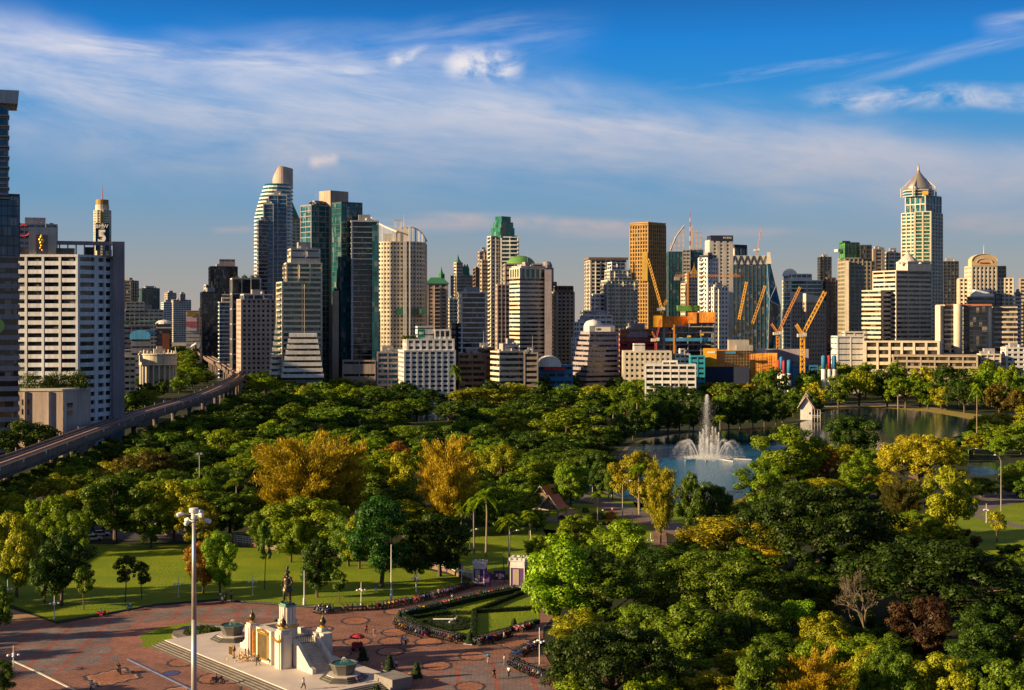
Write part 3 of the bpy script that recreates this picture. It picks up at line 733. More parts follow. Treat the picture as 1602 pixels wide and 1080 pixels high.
    # --- mid block
    root, f = BLD('apartment_tower', 'white and beige apartment tower under a dark overhanging flat roof', 'tower', 1350, [(915, 923, 980, 408, W('offwhite', 'dark', 3.6, .4, 5, 1.3, .15, .8))], False)
    b = MB(); b.prism(offset(f[0][0], 1.5), f[0][2] + 1, f[0][2] + 3.2); b.build('roof', wallm('brown'), root)
    root, f = BLD('condominium', 'pale condominium with green glass and setbacks stepping up to the right', 'tower', 1180, [(940, 950, 998, 440, W('offwhite', 'green', 3.4, .42, 3.4, .8, .12, .6)), (946, 954, 988, 424, W('offwhite', 'green', 3.4, .45, 4), dict(bot=440, clut=False)), (950, 957, 978, 412, W('white', 'dark', 3.4, .5, 4), dict(bot=424)),
        (924, 930, 946, 462, W('white', 'dark', 3.4, .5, 4), dict(dY=4)), (908, 913, 932, 488, W('white', 'dark', 3.4, .5, 4), dict(dY=2))], False)
    root, f = BLD('bronze_tower', 'bronze coloured tower with a fine grid of ribs, sunlit on its left face', 'tower', 1250, [(985, 1014, 1042, 353, W('bronze', 'warm', 3.5, .3, 3.0, .9, .25, .3)), (985, 1014, 1042, 349, W('bronze', 'warm', 3, .8), dict(bot=353, clut=False))], True, 'bronze')
    b = MB(); b.prism(fp2(1004, 1013, 1014.5, 1249, .8, 0), ZP(440, 1250), ZP(395, 1250)); b.build('gold_panel', wallm('gold'), root)
    # --- tower under construction
    Y = 1600
    root, f = BLD('unfinished_tower', 'glass tower still under construction with bare steel peaks and a striped mast on top', 'skyscraper', Y, [(1042, 1046, 1072, 395, W('dgrey', 'teal', 4, .12, 4, .3, .1, .15)), (1072, 1074, 1100, 392, W('dgrey', 'teal', 4, .12, 4, .3, .1, .15), dict(dY=4)), (1068, 1069, 1080, 392, W('grey', 'grey', 4, .5, 5), dict(dY=-3))], False)
    fr = MB()
    for i in range(4):
        x = 1051 + i * 6.4; t = 388 - 35 * ((i + .4) / 3.4) ** .7
        for yy in (Y + 2, Y + 10): fr.tube((XP(x, Y), yy, ZP(392, Y)), (XP(x, Y), yy, ZP(t, Y)), .55, n=4)
    for i in range(3):
        x = 1085 + i * 6.5; t = 352 + i * 8
        for yy in (Y + 4, Y + 12): fr.tube((XP(x, Y), yy, ZP(392, Y)), (XP(x, Y), yy, ZP(t, Y)), .55, n=4)
    for j in range(5):
        py = 388 - j * 8
        if py > 356: fr.tube((XP(1050 + (388 - py) * .55, Y), Y + 2, ZP(py, Y)), (XP(1071, Y), Y + 2, ZP(py, Y)), .6, n=4)
        if py > 356: fr.tube((XP(1084, Y), Y + 4, ZP(py, Y)), (XP(1099, Y), Y + 4, ZP(py, Y)), .6, n=4)
    fr.tube((XP(1049, Y), Y + 2, ZP(392, Y)), (XP(1058, Y), Y + 2, ZP(370, Y)), .8, n=5); fr.tube((XP(1058, Y), Y + 2, ZP(370, Y)), (XP(1071, Y), Y + 2, ZP(353, Y)), .8, n=5)
    fr.build('steel_frame', wallm('pink'), root)
    # --- pale towers
    root, f = BLD('gilded_tower', 'small cream stepped tower with a pointed gold roof', 'tower', 1300, [(1065, 1072, 1093, 445, W('cream', 'warm', 3.5, .5, 3.5)), (1072, 1077, 1092, 430, W('cream', 'warm', 3.5, .5, 3), dict(bot=445))], False)
    spire(root, 'gold_spire', 1087, 431, 410, 1302, 5.2, mat('gold_leaf', (.75, .42, .05), .35, .8, .2), 4, [(1, 0), (.75, .25), (.3, .5), (.12, .7), (.02, 1)])
    root, f = BLD('apartment_tower', 'bright white stepped apartment tower with narrow windows, left side in full sun', 'tower', 1120, [(1092, 1107, 1124, 405, W('white', 'warm', 3.5, .5, 3.2, 1.3, .15, .5)), (1107, 1117, 1140, 451, W('white', 'warm', 3.5, .5, 3.2, 1.3, .15, .5), dict(dY=-4)), (1094, 1108, 1122, 401, W('dgrey', 'dark', 3, .6), dict(bot=405, clut=False))])
    root, f = BLD('office_tower', 'white and beige tower with a dark top band bearing white lettering', 'tower', 1400, [(1103, 1110, 1147, 377, W('offwhite', 'warm', 3.6, .5, 7, 4.2, .1, .4)), (1106, 1112, 1147, 370, W('navy', 'dark', 4, .97), dict(bot=377, clut=False))], False)
    text(root, 'letters', 'MOBILE', 1138, 372.3, 2.9, 1398.6, 'white', math.atan2(f[0][0][1][1] - f[0][0][0][1], f[0][0][1][0] - f[0][0][0][0]))
    root, f = BLD('office_tower', 'black topped box tower with a white framed window right of the lettered tower', 'tower', 1570, [(1132, 1149, 1169, 389, W('offwhite', 'dark', 12, .1, 12, 1.5, .3, .8)), (1132, 1149, 1169, 384, W('navy', 'dark', 4, .95), dict(bot=389))], False)
    # --- blue glass with zigzag crown
    Y = 1500
    root, f = BLD('office_tower', 'wide dark blue glass tower with a zigzag white crown', 'tower', Y, [(1130, 1134, 1203, 415, W('dgrey', 'blue', 4, .18, 4.4, .9, .2, .25))], False)
    q = f[0][0]; b = MB(); b.prism(offset(q, .3), ZP(414, Y), ZP(400, Y)); b.build('crown', wallm('steel'), root)
    zg = MB(); p0, p1 = Vector(q[0]), Vector(q[1]); d = (p1 - p0).normalized(); nn = Vector((d.y, -d.x))
    for i in range(7):
        for s in (0, 1):
            a = p0 + (p1 - p0) * ((i + s) / 7) + nn * .5; b_ = p0 + (p1 - p0) * ((i + .5) / 7) + nn * .5
            zg.tube((a.x, a.y, ZP(414, Y)), (b_.x, b_.y, ZP(400.5, Y)), .7, n=4)
    zg.build('crown_tracery', wallm('dgrey'), root)
    root = thing('angular_tower', 'slim blue glass tower leaning in faceted slopes beside the zigzag crowned tower', 'tower', (XP(1208, 1500), 1500, 0))
    b = MB(); Y = 1490
    b.add([(XP(1200, Y), Y, 0), (XP(1222, Y), Y, 0), (XP(1222, Y), Y + 22, 0), (XP(1200, Y), Y + 22, 0), (XP(1200, Y), Y + 2, ZP(413, Y)), (XP(1206, Y), Y + 2, ZP(413, Y)), (XP(1206, Y), Y + 18, ZP(413, Y)), (XP(1200, Y), Y + 18, ZP(413, Y)), (XP(1222, Y), Y, ZP(480, Y)), (XP(1222, Y), Y + 22, ZP(480, Y)), (XP(1203, Y), Y - 3, ZP(470, Y))],
          [(0, 1, 8, 10), (10, 8, 5, 4), (0, 10, 4), (1, 2, 9, 8), (8, 9, 6, 5), (0, 4, 7, 3), (4, 5, 6, 7)])
    b.build('glass_facade', glassm('blue'), root)
    b = MB(); b.prism(fp2(1199, 1199, 1207, Y, .8, 16), ZP(413, Y), ZP(395, Y), fp2=fp2(1200, 1200, 1205, Y, .8, 16)); b.build('slanted_cap', wallm('offwhite'), root)
    b = MB()
    for (xa, ya, xb, yb) in ((1206, 413, 1222, 480), (1203, 470, 1222, 480), (1203, 470, 1200, 413), (1203, 470, 1200, 590), (1222, 480, 1222, 590), (1203, 470, 1214, 447)): b.tube((XP(xa, Y), Y - (3.2 if (xa, ya) == (1203, 470) else .2), ZP(ya, Y)), (XP(xb, Y), Y - .2, ZP(yb, Y)), .35, n=4)
    b.build('facade_rib', wallm('steel'), root)
    # --- green glass with white dome
    Y = 1300
    root, f = BLD('office_tower', 'green glass office tower with white bands and a round white dome on its roof', 'tower', Y, [(1224, 1237, 1287, 440, W('white', 'green', 3.7, .28, 16, .4, .3, .5, .3)), (1226, 1238, 1270, 430, W('white', 'grey', 4, .6, 5), dict(bot=440))], False)
    spire(root, 'dome', 1238, 432, 420, Y + 4, 7, 'white', 16, [(1, 0), (.97, .3), (.8, .65), (.45, .9), (.05, 1)])
    root, f = BLD('office_building', 'beige block with square windows and a curved sloping roof, behind the leaning yellow cranes', 'building', 1140, [(1238, 1261, 1292, 474, W('tan', 'dark', 3.5, .5, 3.2, 1.7, .12, .5))], False)
    q = f[0][0]; b = MB(); z = f[0][2] + 1
    b.add([(*q[0], z), (*q[1], z), (*q[2], z), (*q[3], z), (q[0][0], q[0][1], z + 6.5), (q[3][0], q[3][1], z + 7.5), (*(Vector(q[0]) * .45 + Vector(q[1]) * .55), z + 4.8), (*(Vector(q[3]) * .45 + Vector(q[2]) * .55), z + 5.5)], [(0, 1, 6, 4), (1, 2, 7, 6), (6, 7, 5, 4), (3, 0, 4, 5), (2, 3, 5, 7)]); b.build('roof', wallm('cream'), root)
    BLD('office_tower', 'distant plain dark tower rising alone behind the green glass office', 'tower', 2000, [(1279, 1283, 1301, 403, W('dgrey', 'dark', 4, .3, 6))])
    BLD('unfinished_tower', 'brown tower with exposed floors, left of the green glass topped tower', 'tower', 1300, [(1285, 1292, 1315, 441, W('brown', 'dark', 3.6, .35, 5, .7, .1, .9)), (1290, 1294, 1308, 436, W('brown', 'dark', 3.6, .3, 4), dict(bot=441, clut=False))])
    root, f = BLD('office_tower', 'tower with a lime green glass top and a pale yellow vertical stripe', 'tower', 1200, [(1311, 1322, 1364, 405, W('tan', 'green', 3.5, .4, 4, .9, .2)), (1313, 1322, 1345, 381, W('dgrey', 'lime', 4, .1, 3.5, .2, .08, .1), dict(bot=405)), (1344, 1346, 1364, 385, W('dgrey', 'dark', 4, .2, 4), dict(bot=405)), (1363, 1364, 1369, 410, W('dgrey', 'dark', 4, .3, 4))], False)
    block(root, 'stripe', 1322, 1322, 1328, 408, 530, 1198, 'cream', .8, 1.5)
    block(root, 'roof_slab', 1305, 1311, 1322, 390, 394, 1202, 'cream', .8)
    block(root, 'roof_slab', 1311, 1318, 1330, 377, 380, 1202, 'green', .8)
    BLD('office_tower', 'tan twin block with dark recessed bays behind the big banded hotel', 'tower', 1350, [(1360, 1366, 1384, 391, W('tan', 'dark', 3.6, .5, 8, 3)), (1384, 1390, 1409, 396, W('cream', 'teal', 3.6, .3, 5), dict(dY=8))])
    # --- big banded beige hotel
    Y = 1045
    root, f = BLD('hotel_building', 'large beige banded hotel with a stepped left wing and a small cone on its roof', 'building', Y, [(1365, 1402, 1458, 425, W('cream', 'dark', 3.45, .5, 12, .5, .05, .6)), (1348, 1378, 1404, 456, W('cream', 'dark', 3.45, .5, 0, inset=.6), dict(dY=-3)), (1402, 1420, 1457, 411, W('cream', 'dark', 5, .9), dict(bot=424, dY=4))], False)
    spire(root, 'roof_cone', 1425, 411, 393, Y + 16, 7.5, 'metal', 16, [(1, 0), (.95, .18), (.55, .5), (.2, .8), (.03, 1)])
    for x, rr in ((1407, 2), (1412, 2.3), (1440, 2.2)): spire(root, 'roof_dish', x, 413, 409, Y + 6, rr, 'white', 10, [(1, 0), (.9, .5), (.5, .85), (.1, 1)])
    BLD('podium_building', 'long low beige podium with columns at the foot of the banded hotel', 'building', 990, [(1352, 1352, 1470, 536, W('cream', 'warm', 5.5, .42, 9, 1.6, .4, 1.2))], False)
    BLD('low_building', 'bright white low block beside the hotel podium with sunlit side', 'building', 1000, [(1300, 1310, 1352, 528, W('white', 'grey', 4, .8, 9)), (1316, 1322, 1352, 521, W('offwhite', 'grey', 4, .7, 6), dict(bot=528, dY=8))], False)
    # --- tallest right
    Y = 1400
    root = thing('skyscraper', 'tallest cream skyscraper on the right with a silver pyramid top and spire', 'skyscraper', (XP(1442, Y), Y, 0))
    Sx = W('cream', 'teal', 3.7, .42, 5.5, 1.0, .25, .35)
    facade(root, fp2(1410, 1448, 1475, Y, .75), 0, ZP(333, Y), Sx)
    facade(root, fp2(1416, 1448, 1473, Y + 3, .75), ZP(333, Y), ZP(306, Y), W('offwhite', 'teal', 9.5, .12, 6, .8, .25, .3))
    facade(root, fp2(1430, 1431, 1457, Y - 5, .75), 0, ZP(333, Y), W('cream', 'green', 3.7, .25, 9, 1.5, .3, .3))
    fpc = regular((XP(1446, Y), Y + 20), 15.5, 8, R(22.5)); facade(root, fpc, ZP(306, Y), ZP(297, Y), W('offwhite', 'teal', 3, .3))
    b = MB(); c = (XP(1446, Y), Y + 20); b.lathe((c[0], c[1], ZP(297, Y)), [(14, 0), (13.4, 3.5), (13.4, 4), (7.5, 12), (2.2, 19), (1.0, 22), (.8, 26), (.5, 26.5), (.1, ZP(252, Y) - ZP(297, Y))], 20); b.build('pyramid_top', mat('silver', (.55, .47, .42), .32, .75, .12, .3), root, True)
    b = MB()
    for i in range(4):
        a = R(45 + 90 * i + 12); e = (c[0] + 17.5 * math.cos(a), c[1] + 17.5 * math.sin(a)); b.tube((e[0], e[1], ZP(306, Y)), (e[0], e[1], ZP(291, Y)), 1.1, n=4); b.tube((e[0], e[1], ZP(293, Y)), (c[0], c[1], ZP(268, Y)), .9, n=4)
    b.build('crown_rib', wallm('metal'), root)
    block(root, 'yellow_panel', 1443, 1443, 1452, 299, 305, Y + 3, 'yellow', .8, 1.5)
    BLD('office_tower', 'dark tower with a mast just right of the tallest skyscraper', 'tower', 1700, [(1472, 1476, 1500, 410, W('dgrey', 'dark', 4, .35, 5))])
    # --- arch topped
    Y = 1250
    root, f = BLD('hotel_tower', 'cream hotel with an arched pediment and orange lettering between stepped wings', 'tower', Y, [(1509, 1520, 1560, 418, W('cream', 'dark', 3.6, .45, 3.6, 1.3, .25, .5)), (1497, 1500, 1586, 437, W('cream', 'dark', 3.6, .45, 3.6, 1.3, .25, .5), dict(dY=12)), (1560, 1561, 1574, 418, W('tan', 'dark', 3.6, .45, 3.6), dict(dY=14))], False)
    q = f[0][0]; p0, p1 = Vector(q[0]), Vector(q[1]); z = f[0][2] + 1
    ar = MB(); n_ = 20; vs = []
    prof = [(0, 0), (0, 4.5)] + [(.5 - .5 * math.cos(math.pi * i / n_), 4.5 + 6.2 * math.sin(math.pi * i / n_)) for i in range(1, n_)] + [(1, 4.5), (1, 0)]
    dd = (p1 - p0).normalized(); nn = Vector((dd.y, -dd.x))
    for off in (nn * .3, nn * -9): vs += [((p0 + (p1 - p0) * u + off).x, (p0 + (p1 - p0) * u + off).y, z + h_) for u, h_ in prof]
    m_ = len(prof); ar.add(vs, [tuple(range(m_)), tuple(range(2 * m_ - 1, m_ - 1, -1))] + [((i + 1) % m_, i, m_ + i, m_ + (i + 1) % m_) for i in range(m_)])
    ar.build('pediment', mat('pediment', (.62, .42, .22), .75), root)
    b = MB()
    for rr_ in (1.0, .62):
        for i in range(n_):
            def ap(t): 
                u = .5 + (-.5 * math.cos(math.pi * t)) * rr_; v = p0 + (p1 - p0) * u + nn * .5; return (v.x, v.y, z + 4.5 * rr_ + 6.2 * math.sin(math.pi * t) * rr_)
            b.tube(ap(i / n_), ap((i + 1) / n_), .32, n=4)
    b.build('arch_moulding', wallm('offwhite'), root)
    mid = p0 + (p1 - p0) * .5 + nn * .5; pp_ = px_of((mid.x, mid.y, z + 2.4))
    text(root, 'letters', 'CONRAD', pp_[0], pp_[1], 2.6, mid.y, 'red', math.atan2(dd.y, dd.x))
    b = MB(); b.tube((mid.x, mid.y + 2, z + 10), (mid.x, mid.y + 2, ZP(383, Y)), .35, .1, 5); b.build('mast', wallm('white'), root)
    # --- low beige with cylinders
    Y = 1000
    root, f = BLD('office_building', 'broad beige office with rounded corner columns and dark glass bays, far right', 'building', Y, [(1464, 1478, 1505, 479, W('beige', 'dark', 3.5, .38, 0, inset=.6)), (1505, 1507, 1545, 480, W('navy', 'dark', 3.5, .15, 0, inset=.15), dict(dY=2)), (1552, 1554, 1592, 482, W('beige', 'dark', 3.5, .42, 0, inset=.6), dict(dY=3))], False)
    for x in (1500, 1546): 
        b = MB(); b.lathe((XP(x, Y), Y + 2, 0), [(3.1, 0), (3.1, ZP(477, Y)), (2.9, ZP(477, Y) + .4)], 18); b.build('corner_column', wallm('cream'), root, True)
    block(root, 'end_wall', 1463, 1471, 1478, 478, 600, Y - 1, 'cream')
    block(root, 'red_canopy', 1480, 1480, 1552, 476, 479, Y + 6, 'brick', .8, 8)
    root, f = BLD('office_building', 'small banded building with a rounded white roof seen above the beige office', 'building', 1080, [(1512, 1520, 1556, 466, W('tan', 'dark', 3.6, .5)), (1556, 1557, 1567, 462, W('dgrey', 'blue', 3.6, .2, 4), dict(dY=4))], False)
    b = MB(); b.prism(fp2(1516, 1522, 1556, 1082), ZP(466, 1080), ZP(459, 1080), fp2=fp2(1519, 1524, 1553, 1085)); b.prism(fp2(1521, 1526, 1548, 1088), ZP(459, 1080), ZP(453, 1080)); b.build('roof', wallm('white'), root)
    BLD('apartment_block', 'beige block cut by the right edge of the view, white balconies', 'building', 1300, [(1586, 1588, 1598, 461, W('white', 'dark', 3.4, .5)), (1594, 1596, 1640, 437, W('tan', 'dark', 3.5, .5, 4), dict(dY=20))])
    BLD('apartment_block', 'white low apartment block with balconies at the right edge among the trees', 'building', 968, [(1566, 1574, 1604, 546, W('white', 'dark', 3.3, .5, 5, 1.2, .2, .8, .3))])
    BLD('low_building', 'small cream house row left of the white apartments at the right edge', 'building', 966, [(1528, 1534, 1566, 556, W('cream', 'dark', 3.3, .6, 5))])
    root, f = BLD('parking_deck', 'long low concrete deck in front of the beige office on the right', 'building', 962, [(1396, 1396, 1530, 558, W('tan', 'warm', 4, .4, 9, .9, .1, 1.0))], False)
    # --- low front row, centre
    root, f = BLD('apartment_block', 'white seven storey apartment block with a green rooftop sign', 'building', 880, [(622, 632, 713, 551, W('white', 'dark', 3.0, .52, 4.3, 1.1, .1, .7)), (630, 636, 711, 533, W('white', 'dark', 3.2, .5, 4.3, 1.4, .1, .7), dict(bot=551, dY=4)), (650, 653, 679, 513, W('white', 'grey', 4, .8), dict(bot=533, dY=10)), (678, 680, 705, 518, W('white', 'dark', 5, .4, 4), dict(bot=533, dY=10))], False)
    block(root, 'green_sign', 653.5, 653.5, 665, 515.5, 528, 888.6, mat('sign_teal', (.005, .13, .09), .4), .8, .8)
    text(root, 'sign_mark', 'BH', 659, 521.5, 4, 888.4, 'white', 0)
    roofgarden(root, fp2(630, 630, 652, 886, .8, 8), ZP(533, 884) + 1, 16, .7)
    BLD('low_building', 'blue grey low building left of the white apartment block', 'building', 900, [(588, 590, 624, 553, W('mauve', 'blue', 3.6, .4, 7))])
    BLD('low_building', 'dark brown low block right of the white apartment block', 'building', 900, [(716, 718, 760, 556, W('brown', 'dark', 4, .5, 9)), (742, 744, 772, 548, W('brown', 'dark', 4, .5, 9), dict(dY=10))])
    BLD('parking_deck', 'beige open parking structure with thick horizontal parapets', 'building', 880, [(767, 781, 820, 552, W('cream', 'dark', 3.4, .5, 0, inset=1.0)), (784, 790, 812, 543, W('cream', 'dark', 3.4, .6, 5), dict(bot=552, dY=6)), (818, 820, 842, 554, W('tan', 'dark', 3.4, .5, 6), dict(dY=4))])
    root, f = BLD('market_hall', 'low hall with a white arched roof and blue and red panels near the centre', 'building', 900, [(842, 844, 896, 574, W('blue', 'grey', 4.2, .6, 6))], False)
    dm = MB()
    for i in range(10):
        a0, a1 = math.pi * i / 10, math.pi * (i + 1) / 10
        def q(a, y): return (XP(860 - 18 * math.cos(a), 900), y, ZP(570, 900) + 5 * math.sin(a))
        dm.add([q(a0, 898), q(a1, 898), q(a1, 925), q(a0, 925)], [(0, 1, 2, 3)])
        dm.add([q(a0, 898), (q(a0, 0)[0], 898, ZP(574, 900)), (q(a1, 0)[0], 898, ZP(574, 900)), q(a1, 898)], [(0, 1, 2, 3)])
    dm.build('roof', wallm('white'), root); block(root, 'red_panel', 850, 850, 885, 575, 580, 897.5, 'red', .8, 1)
    # --- dark ziggurat
    Y = 930
    root = thing('terraced_building', 'dark grey terraced office sloping outward to its base, white dome and sign on top', 'building', (XP(935, Y), Y, 0))
    for i in range(11):
        py0 = 519 + i * 8.0; s_ = i * 1.0
        b = MB(); fp_ = fp2(908 - s_ * 2.0, 922.5 - s_ * .6, 967 + s_ * .4, Y - i * .7)
        b.prism(fp_, ZP(py0 + 4.6, Y), ZP(py0, Y)); b.build('wall', wallm('mauve'), root)
        b = MB(); b.prism(offset(fp_, -1.0), ZP(py0 + 8, Y), ZP(py0 + 4.6, Y), False, False); b.build('window_band', glassm('dark'), root)
    block(root, 'roof_house', 913, 922, 962, 510, 519, Y + 4, 'offwhite')
    b = MB(); b.lathe((XP(930, Y), Y + 14, ZP(512, Y)), [(6.4, 0), (6, 2), (4.2, 4), (.3, 5)], 16); b.build('dome', wallm('white'), root, True)
    block(root, 'sign_board', 931, 931, 955, 512, 519, Y + 2.0, 'offwhite', .8, .8)
    text(root, 'letters', 'UBK', 937.5, 515.7, 3.6, Y + 1.8, 'navy', 0, .05); text(root, 'letters', 'HUB', 948.5, 515.7, 3.6, Y + 1.8, 'lime', 0, .05)
    BLD('apartment_block', 'cream white stepped block rising just behind the dark terraced office', 'building', 1010, [(898, 906, 930, 506, W('white', 'dark', 3.4, .5, 4)), (915, 920, 958, 495, W('white', 'dark', 3.4, .5, 4), dict(dY=12)), (894, 900, 918, 530, W('white', 'dark', 3.4, .5, 4), dict(dY=-8))])
    BLD('low_building', 'cream long building with a white box tower, left of the construction site', 'building', 900, [(973, 975, 1051, 552, W('cream', 'dark', 3.4, .55, 3.4, 1.6, .1, .5)), (990, 992, 1009, 540, W('white', 'grey', 4, .9), dict(bot=552, dY=6))], False)
    BLD('low_building', 'brown terrace block with planted roofs beyond the cream long building', 'building', 1080, [(968, 970, 1024, 517, W('orange', 'warm', 4, .4)), (968, 970, 1030, 530, W('red', 'dark', 4, .6), dict(dY=-8)), ])
    BLD('low_building', 'white low office with wide windows in front of the construction site', 'building', 860, [(1009, 1010, 1089, 573, W('white', 'dark', 3.4, .5, 5, .8, .1, .6)), (1036, 1037, 1060, 567, W('white', 'dark', 3.4, .5, 5), dict(bot=573, dY=5))], False)
    BLD('low_building', 'turquoise painted low building next to the orange scaffold', 'building', 890, [(1078, 1080, 1103, 559, W('teal', 'dark', 3.4, .6, 4))], False)
    BLD('low_building', 'small white house with a stair tower between the turquoise and cream buildings', 'building', 905, [(1052, 1056, 1080, 556, W('white', 'dark', 3.4, .6, 4)), (1062, 1064, 1072, 548, W('white', 'dark', 3.4, .7, 4), dict(bot=556))], False)
    # --- construction site
    Y = 1000
    root, f = BLD('unfinished_building', 'concrete building under construction wrapped at the top in orange safety net', 'construction', Y, [(1025, 1037, 1117, 512, W('concrete', 'dark', 4.2, .22, 9, .7, .1, 1.5)), (1076, 1078, 1117, 505, W('concrete', 'dark', 4.2, .2, 9), dict(bot=512))], False)
    net = netmat()
    for (xl, xc, xr, t, b_) in ((1022, 1035.5, 1076, 495, 512), (1076, 1077, 1090, 489, 506), (1090, 1091, 1119, 488.5, 505)):
        b = MB(); b.prism(fp2(xl, xc, xr, Y - 1.5), ZP(b_, Y), ZP(t, Y)); b.build('safety_net', net, root)
    block(root, 'net_panel', 1022, 1022, 1036, 494, 512, Y - 4, mat('net_yellow', (.62, .30, .02), .8, 0, .12, .4), .8, .6)
    block(root, 'hoist', 1053, 1053, 1056, 508, 560, Y - 3, 'orange', .8, 1.5); block(root, 'formwork', 1057, 1060, 1095, 478, 487, Y + 12, 'lime')
    for x in (1050, 1062, 1075, 1095): block(root, 'formwork', x, x, x + 6, 513 + (x % 7) * 3, 516 + (x % 7) * 3, Y - 2.5, 'yellow', .8, 1)
    block(root, 'blue_tarp', 1040, 1040, 1112, 529, 534, Y - 2.0, 'blue', .8, .6)
    Y = 900
    root = thing('scaffolded_building', 'long low building site wrapped in rust orange scaffold netting with a yellow end panel', 'construction', (XP(1150, Y), Y, 0))
    b = MB(); b.prism(fp2(1100, 1120, 1175, Y), 0, ZP(549, Y)); b.prism(fp2(1174, 1175.5, 1216, Y + 6), 0, ZP(553, Y)); b.build('safety_net', net, root)
    block(root, 'net_panel', 1100, 1100, 1121, 545, 574, Y - 1, mat('net_yellow', (.62, .30, .02), .8, 0, .12, .4), .8, .6)
    block(root, 'base_hoarding', 1100, 1100, 1172, 574, 600, Y - 2, 'navy', .8, 4)
    block(root, 'banner', 1107, 1107, 1119, 550, 553, Y - 1.6, 'white', .8, .3); block(root, 'banner', 1135, 1135, 1151, 550, 553.5, Y - 1.2, 'blue', .8, 1.0)
    block(root, 'concrete_core', 1138, 1140, 1172, 532, 549, Y + 8, 'concrete'); block(root, 'concrete_core', 1150, 1152, 1178, 540, 549, Y + 4, 'concrete'); block(root, 'concrete_core', 1180, 1182, 1200, 546, 553, Y + 10, 'offwhite')
    sc = MB()
    for i in range(20):
        x = 1122 + i * 4.6; sc.tube((XP(x, Y), Y - .6 + (6 if x > 1175 else 0), ZP(590, Y)), (XP(x, Y), Y - .6 + (6 if x > 1175 else 0), ZP(546 + (4 if x > 1175 else 0), Y)), .09, n=4)
    for j in range(8): sc.tube((XP(1121, Y), Y - .6, ZP(552 + j * 4.6, Y)), (XP(1174, Y), Y - .6, ZP(552 + j * 4.6, Y)), .09, n=4)
    sc.build('scaffold', wallm('tan'), root)
    block(root, 'grey_hoarding', 1200, 1200, 1265, 546, 565, Y + 25, 'mauve', .8, 2)
    root, f = BLD('site_building', 'dark blue boxed site structure between the orange scaffold and the big crane', 'construction', 925, [(1215, 1217, 1240, 549, W('navy', 'dark', 4, .8)), (1236, 1240, 1280, 574, W('blue', 'grey', 4, .7, 6), dict(dY=-15))], False)
    # silos
    for i, (x, y0, w_, c1, Yx, lab) in enumerate(((1218, 563, 3.6, 'red', 880, 'slim cement silo with a red top, left of the three beside the scaffold'), (1222.5, 558, 5.5, 'blue', 884, 'tall blue topped cement silo behind the red topped ones'), (1226.5, 564, 4.4, 'red', 878, 'cement silo with a red top standing between two blue topped ones'), (1234.5, 563, 6.4, 'blue', 876, 'wide cement silo with a blue top nearest to the big yellow crane'),
            (1288.5, 556, 7, 'blue', 868, 'left blue topped silo of the white trio right of the big crane'), (1297, 556, 6.4, 'red', 868, 'red topped middle silo of the white trio right of the big crane'), (1305, 556, 7, 'blue', 868, 'right blue topped silo of the white trio right of the big crane'))):
        root = thing('cement_silo', lab, 'silo', (XP(x, Yx), Yx, 0), 'cement silos')
        r_ = w_ / 2 * Yx / F * 1.05; zt = ZP(y0, Yx); zb = zt - 8.5
        b = MB(); b.lathe((XP(x, Yx), Yx, 3.0), [(r_ * .3, 0), (r_, 3), (r_, zb - 3)], 14); b.build('tank', wallm('white'), root, True)
        b = MB(); b.lathe((XP(x, Yx), Yx, zb), [(r_ + .02, 0), (r_ + .02, 7.8), (r_ * .4, 8.5)], 14); b.build('painted_top', wallm(c1), root, True)
        b = MB()
        for sx in (-1, 1):
            for sy in (-1, 1): b.tube((XP(x, Yx) + sx * r_ * .7, Yx + sy * r_ * .7, 0), (XP(x, Yx) + sx * r_ * .7, Yx + sy * r_ * .7, 7), .15, n=4)
        b.build('leg_frame', wallm('blue'), root)

def netmat():
    m = D.materials.new('orange_net'); m.use_nodes = True
    k = NT(m.node_tree); b = k.n['Principled BSDF']; geo = k.node('ShaderNodeNewGeometry')
    n = k.noise(geo.outputs['Position'], .5, 5, .7); n2 = k.noise(geo.outputs['Position'], .07, 3, .6)
    mp = k.node('ShaderNodeMapping'); k.l.new(geo.outputs['Position'], mp.inputs['Vector']); mp.inputs['Scale'].default_value = (1.2, 1.2, .06)
    n3 = k.noise(mp.outputs[0], 1.0, 3, .6)
    f = k.math('MULTIPLY', k.maprange(n, .3, .7, .6, 1.35), k.maprange(n3, .35, .65, .65, 1.25))
    c = k.mix(k.maprange(n2, .4, .6, 0, 1), (.85, .33, .03, 1), (.62, .22, .04, 1))
    k.set(b, 'Base Color', k.mix(1.0, c, k.comb(f, f, f), 'MULTIPLY')); b.inputs['Roughness'].default_value = .9
    return m

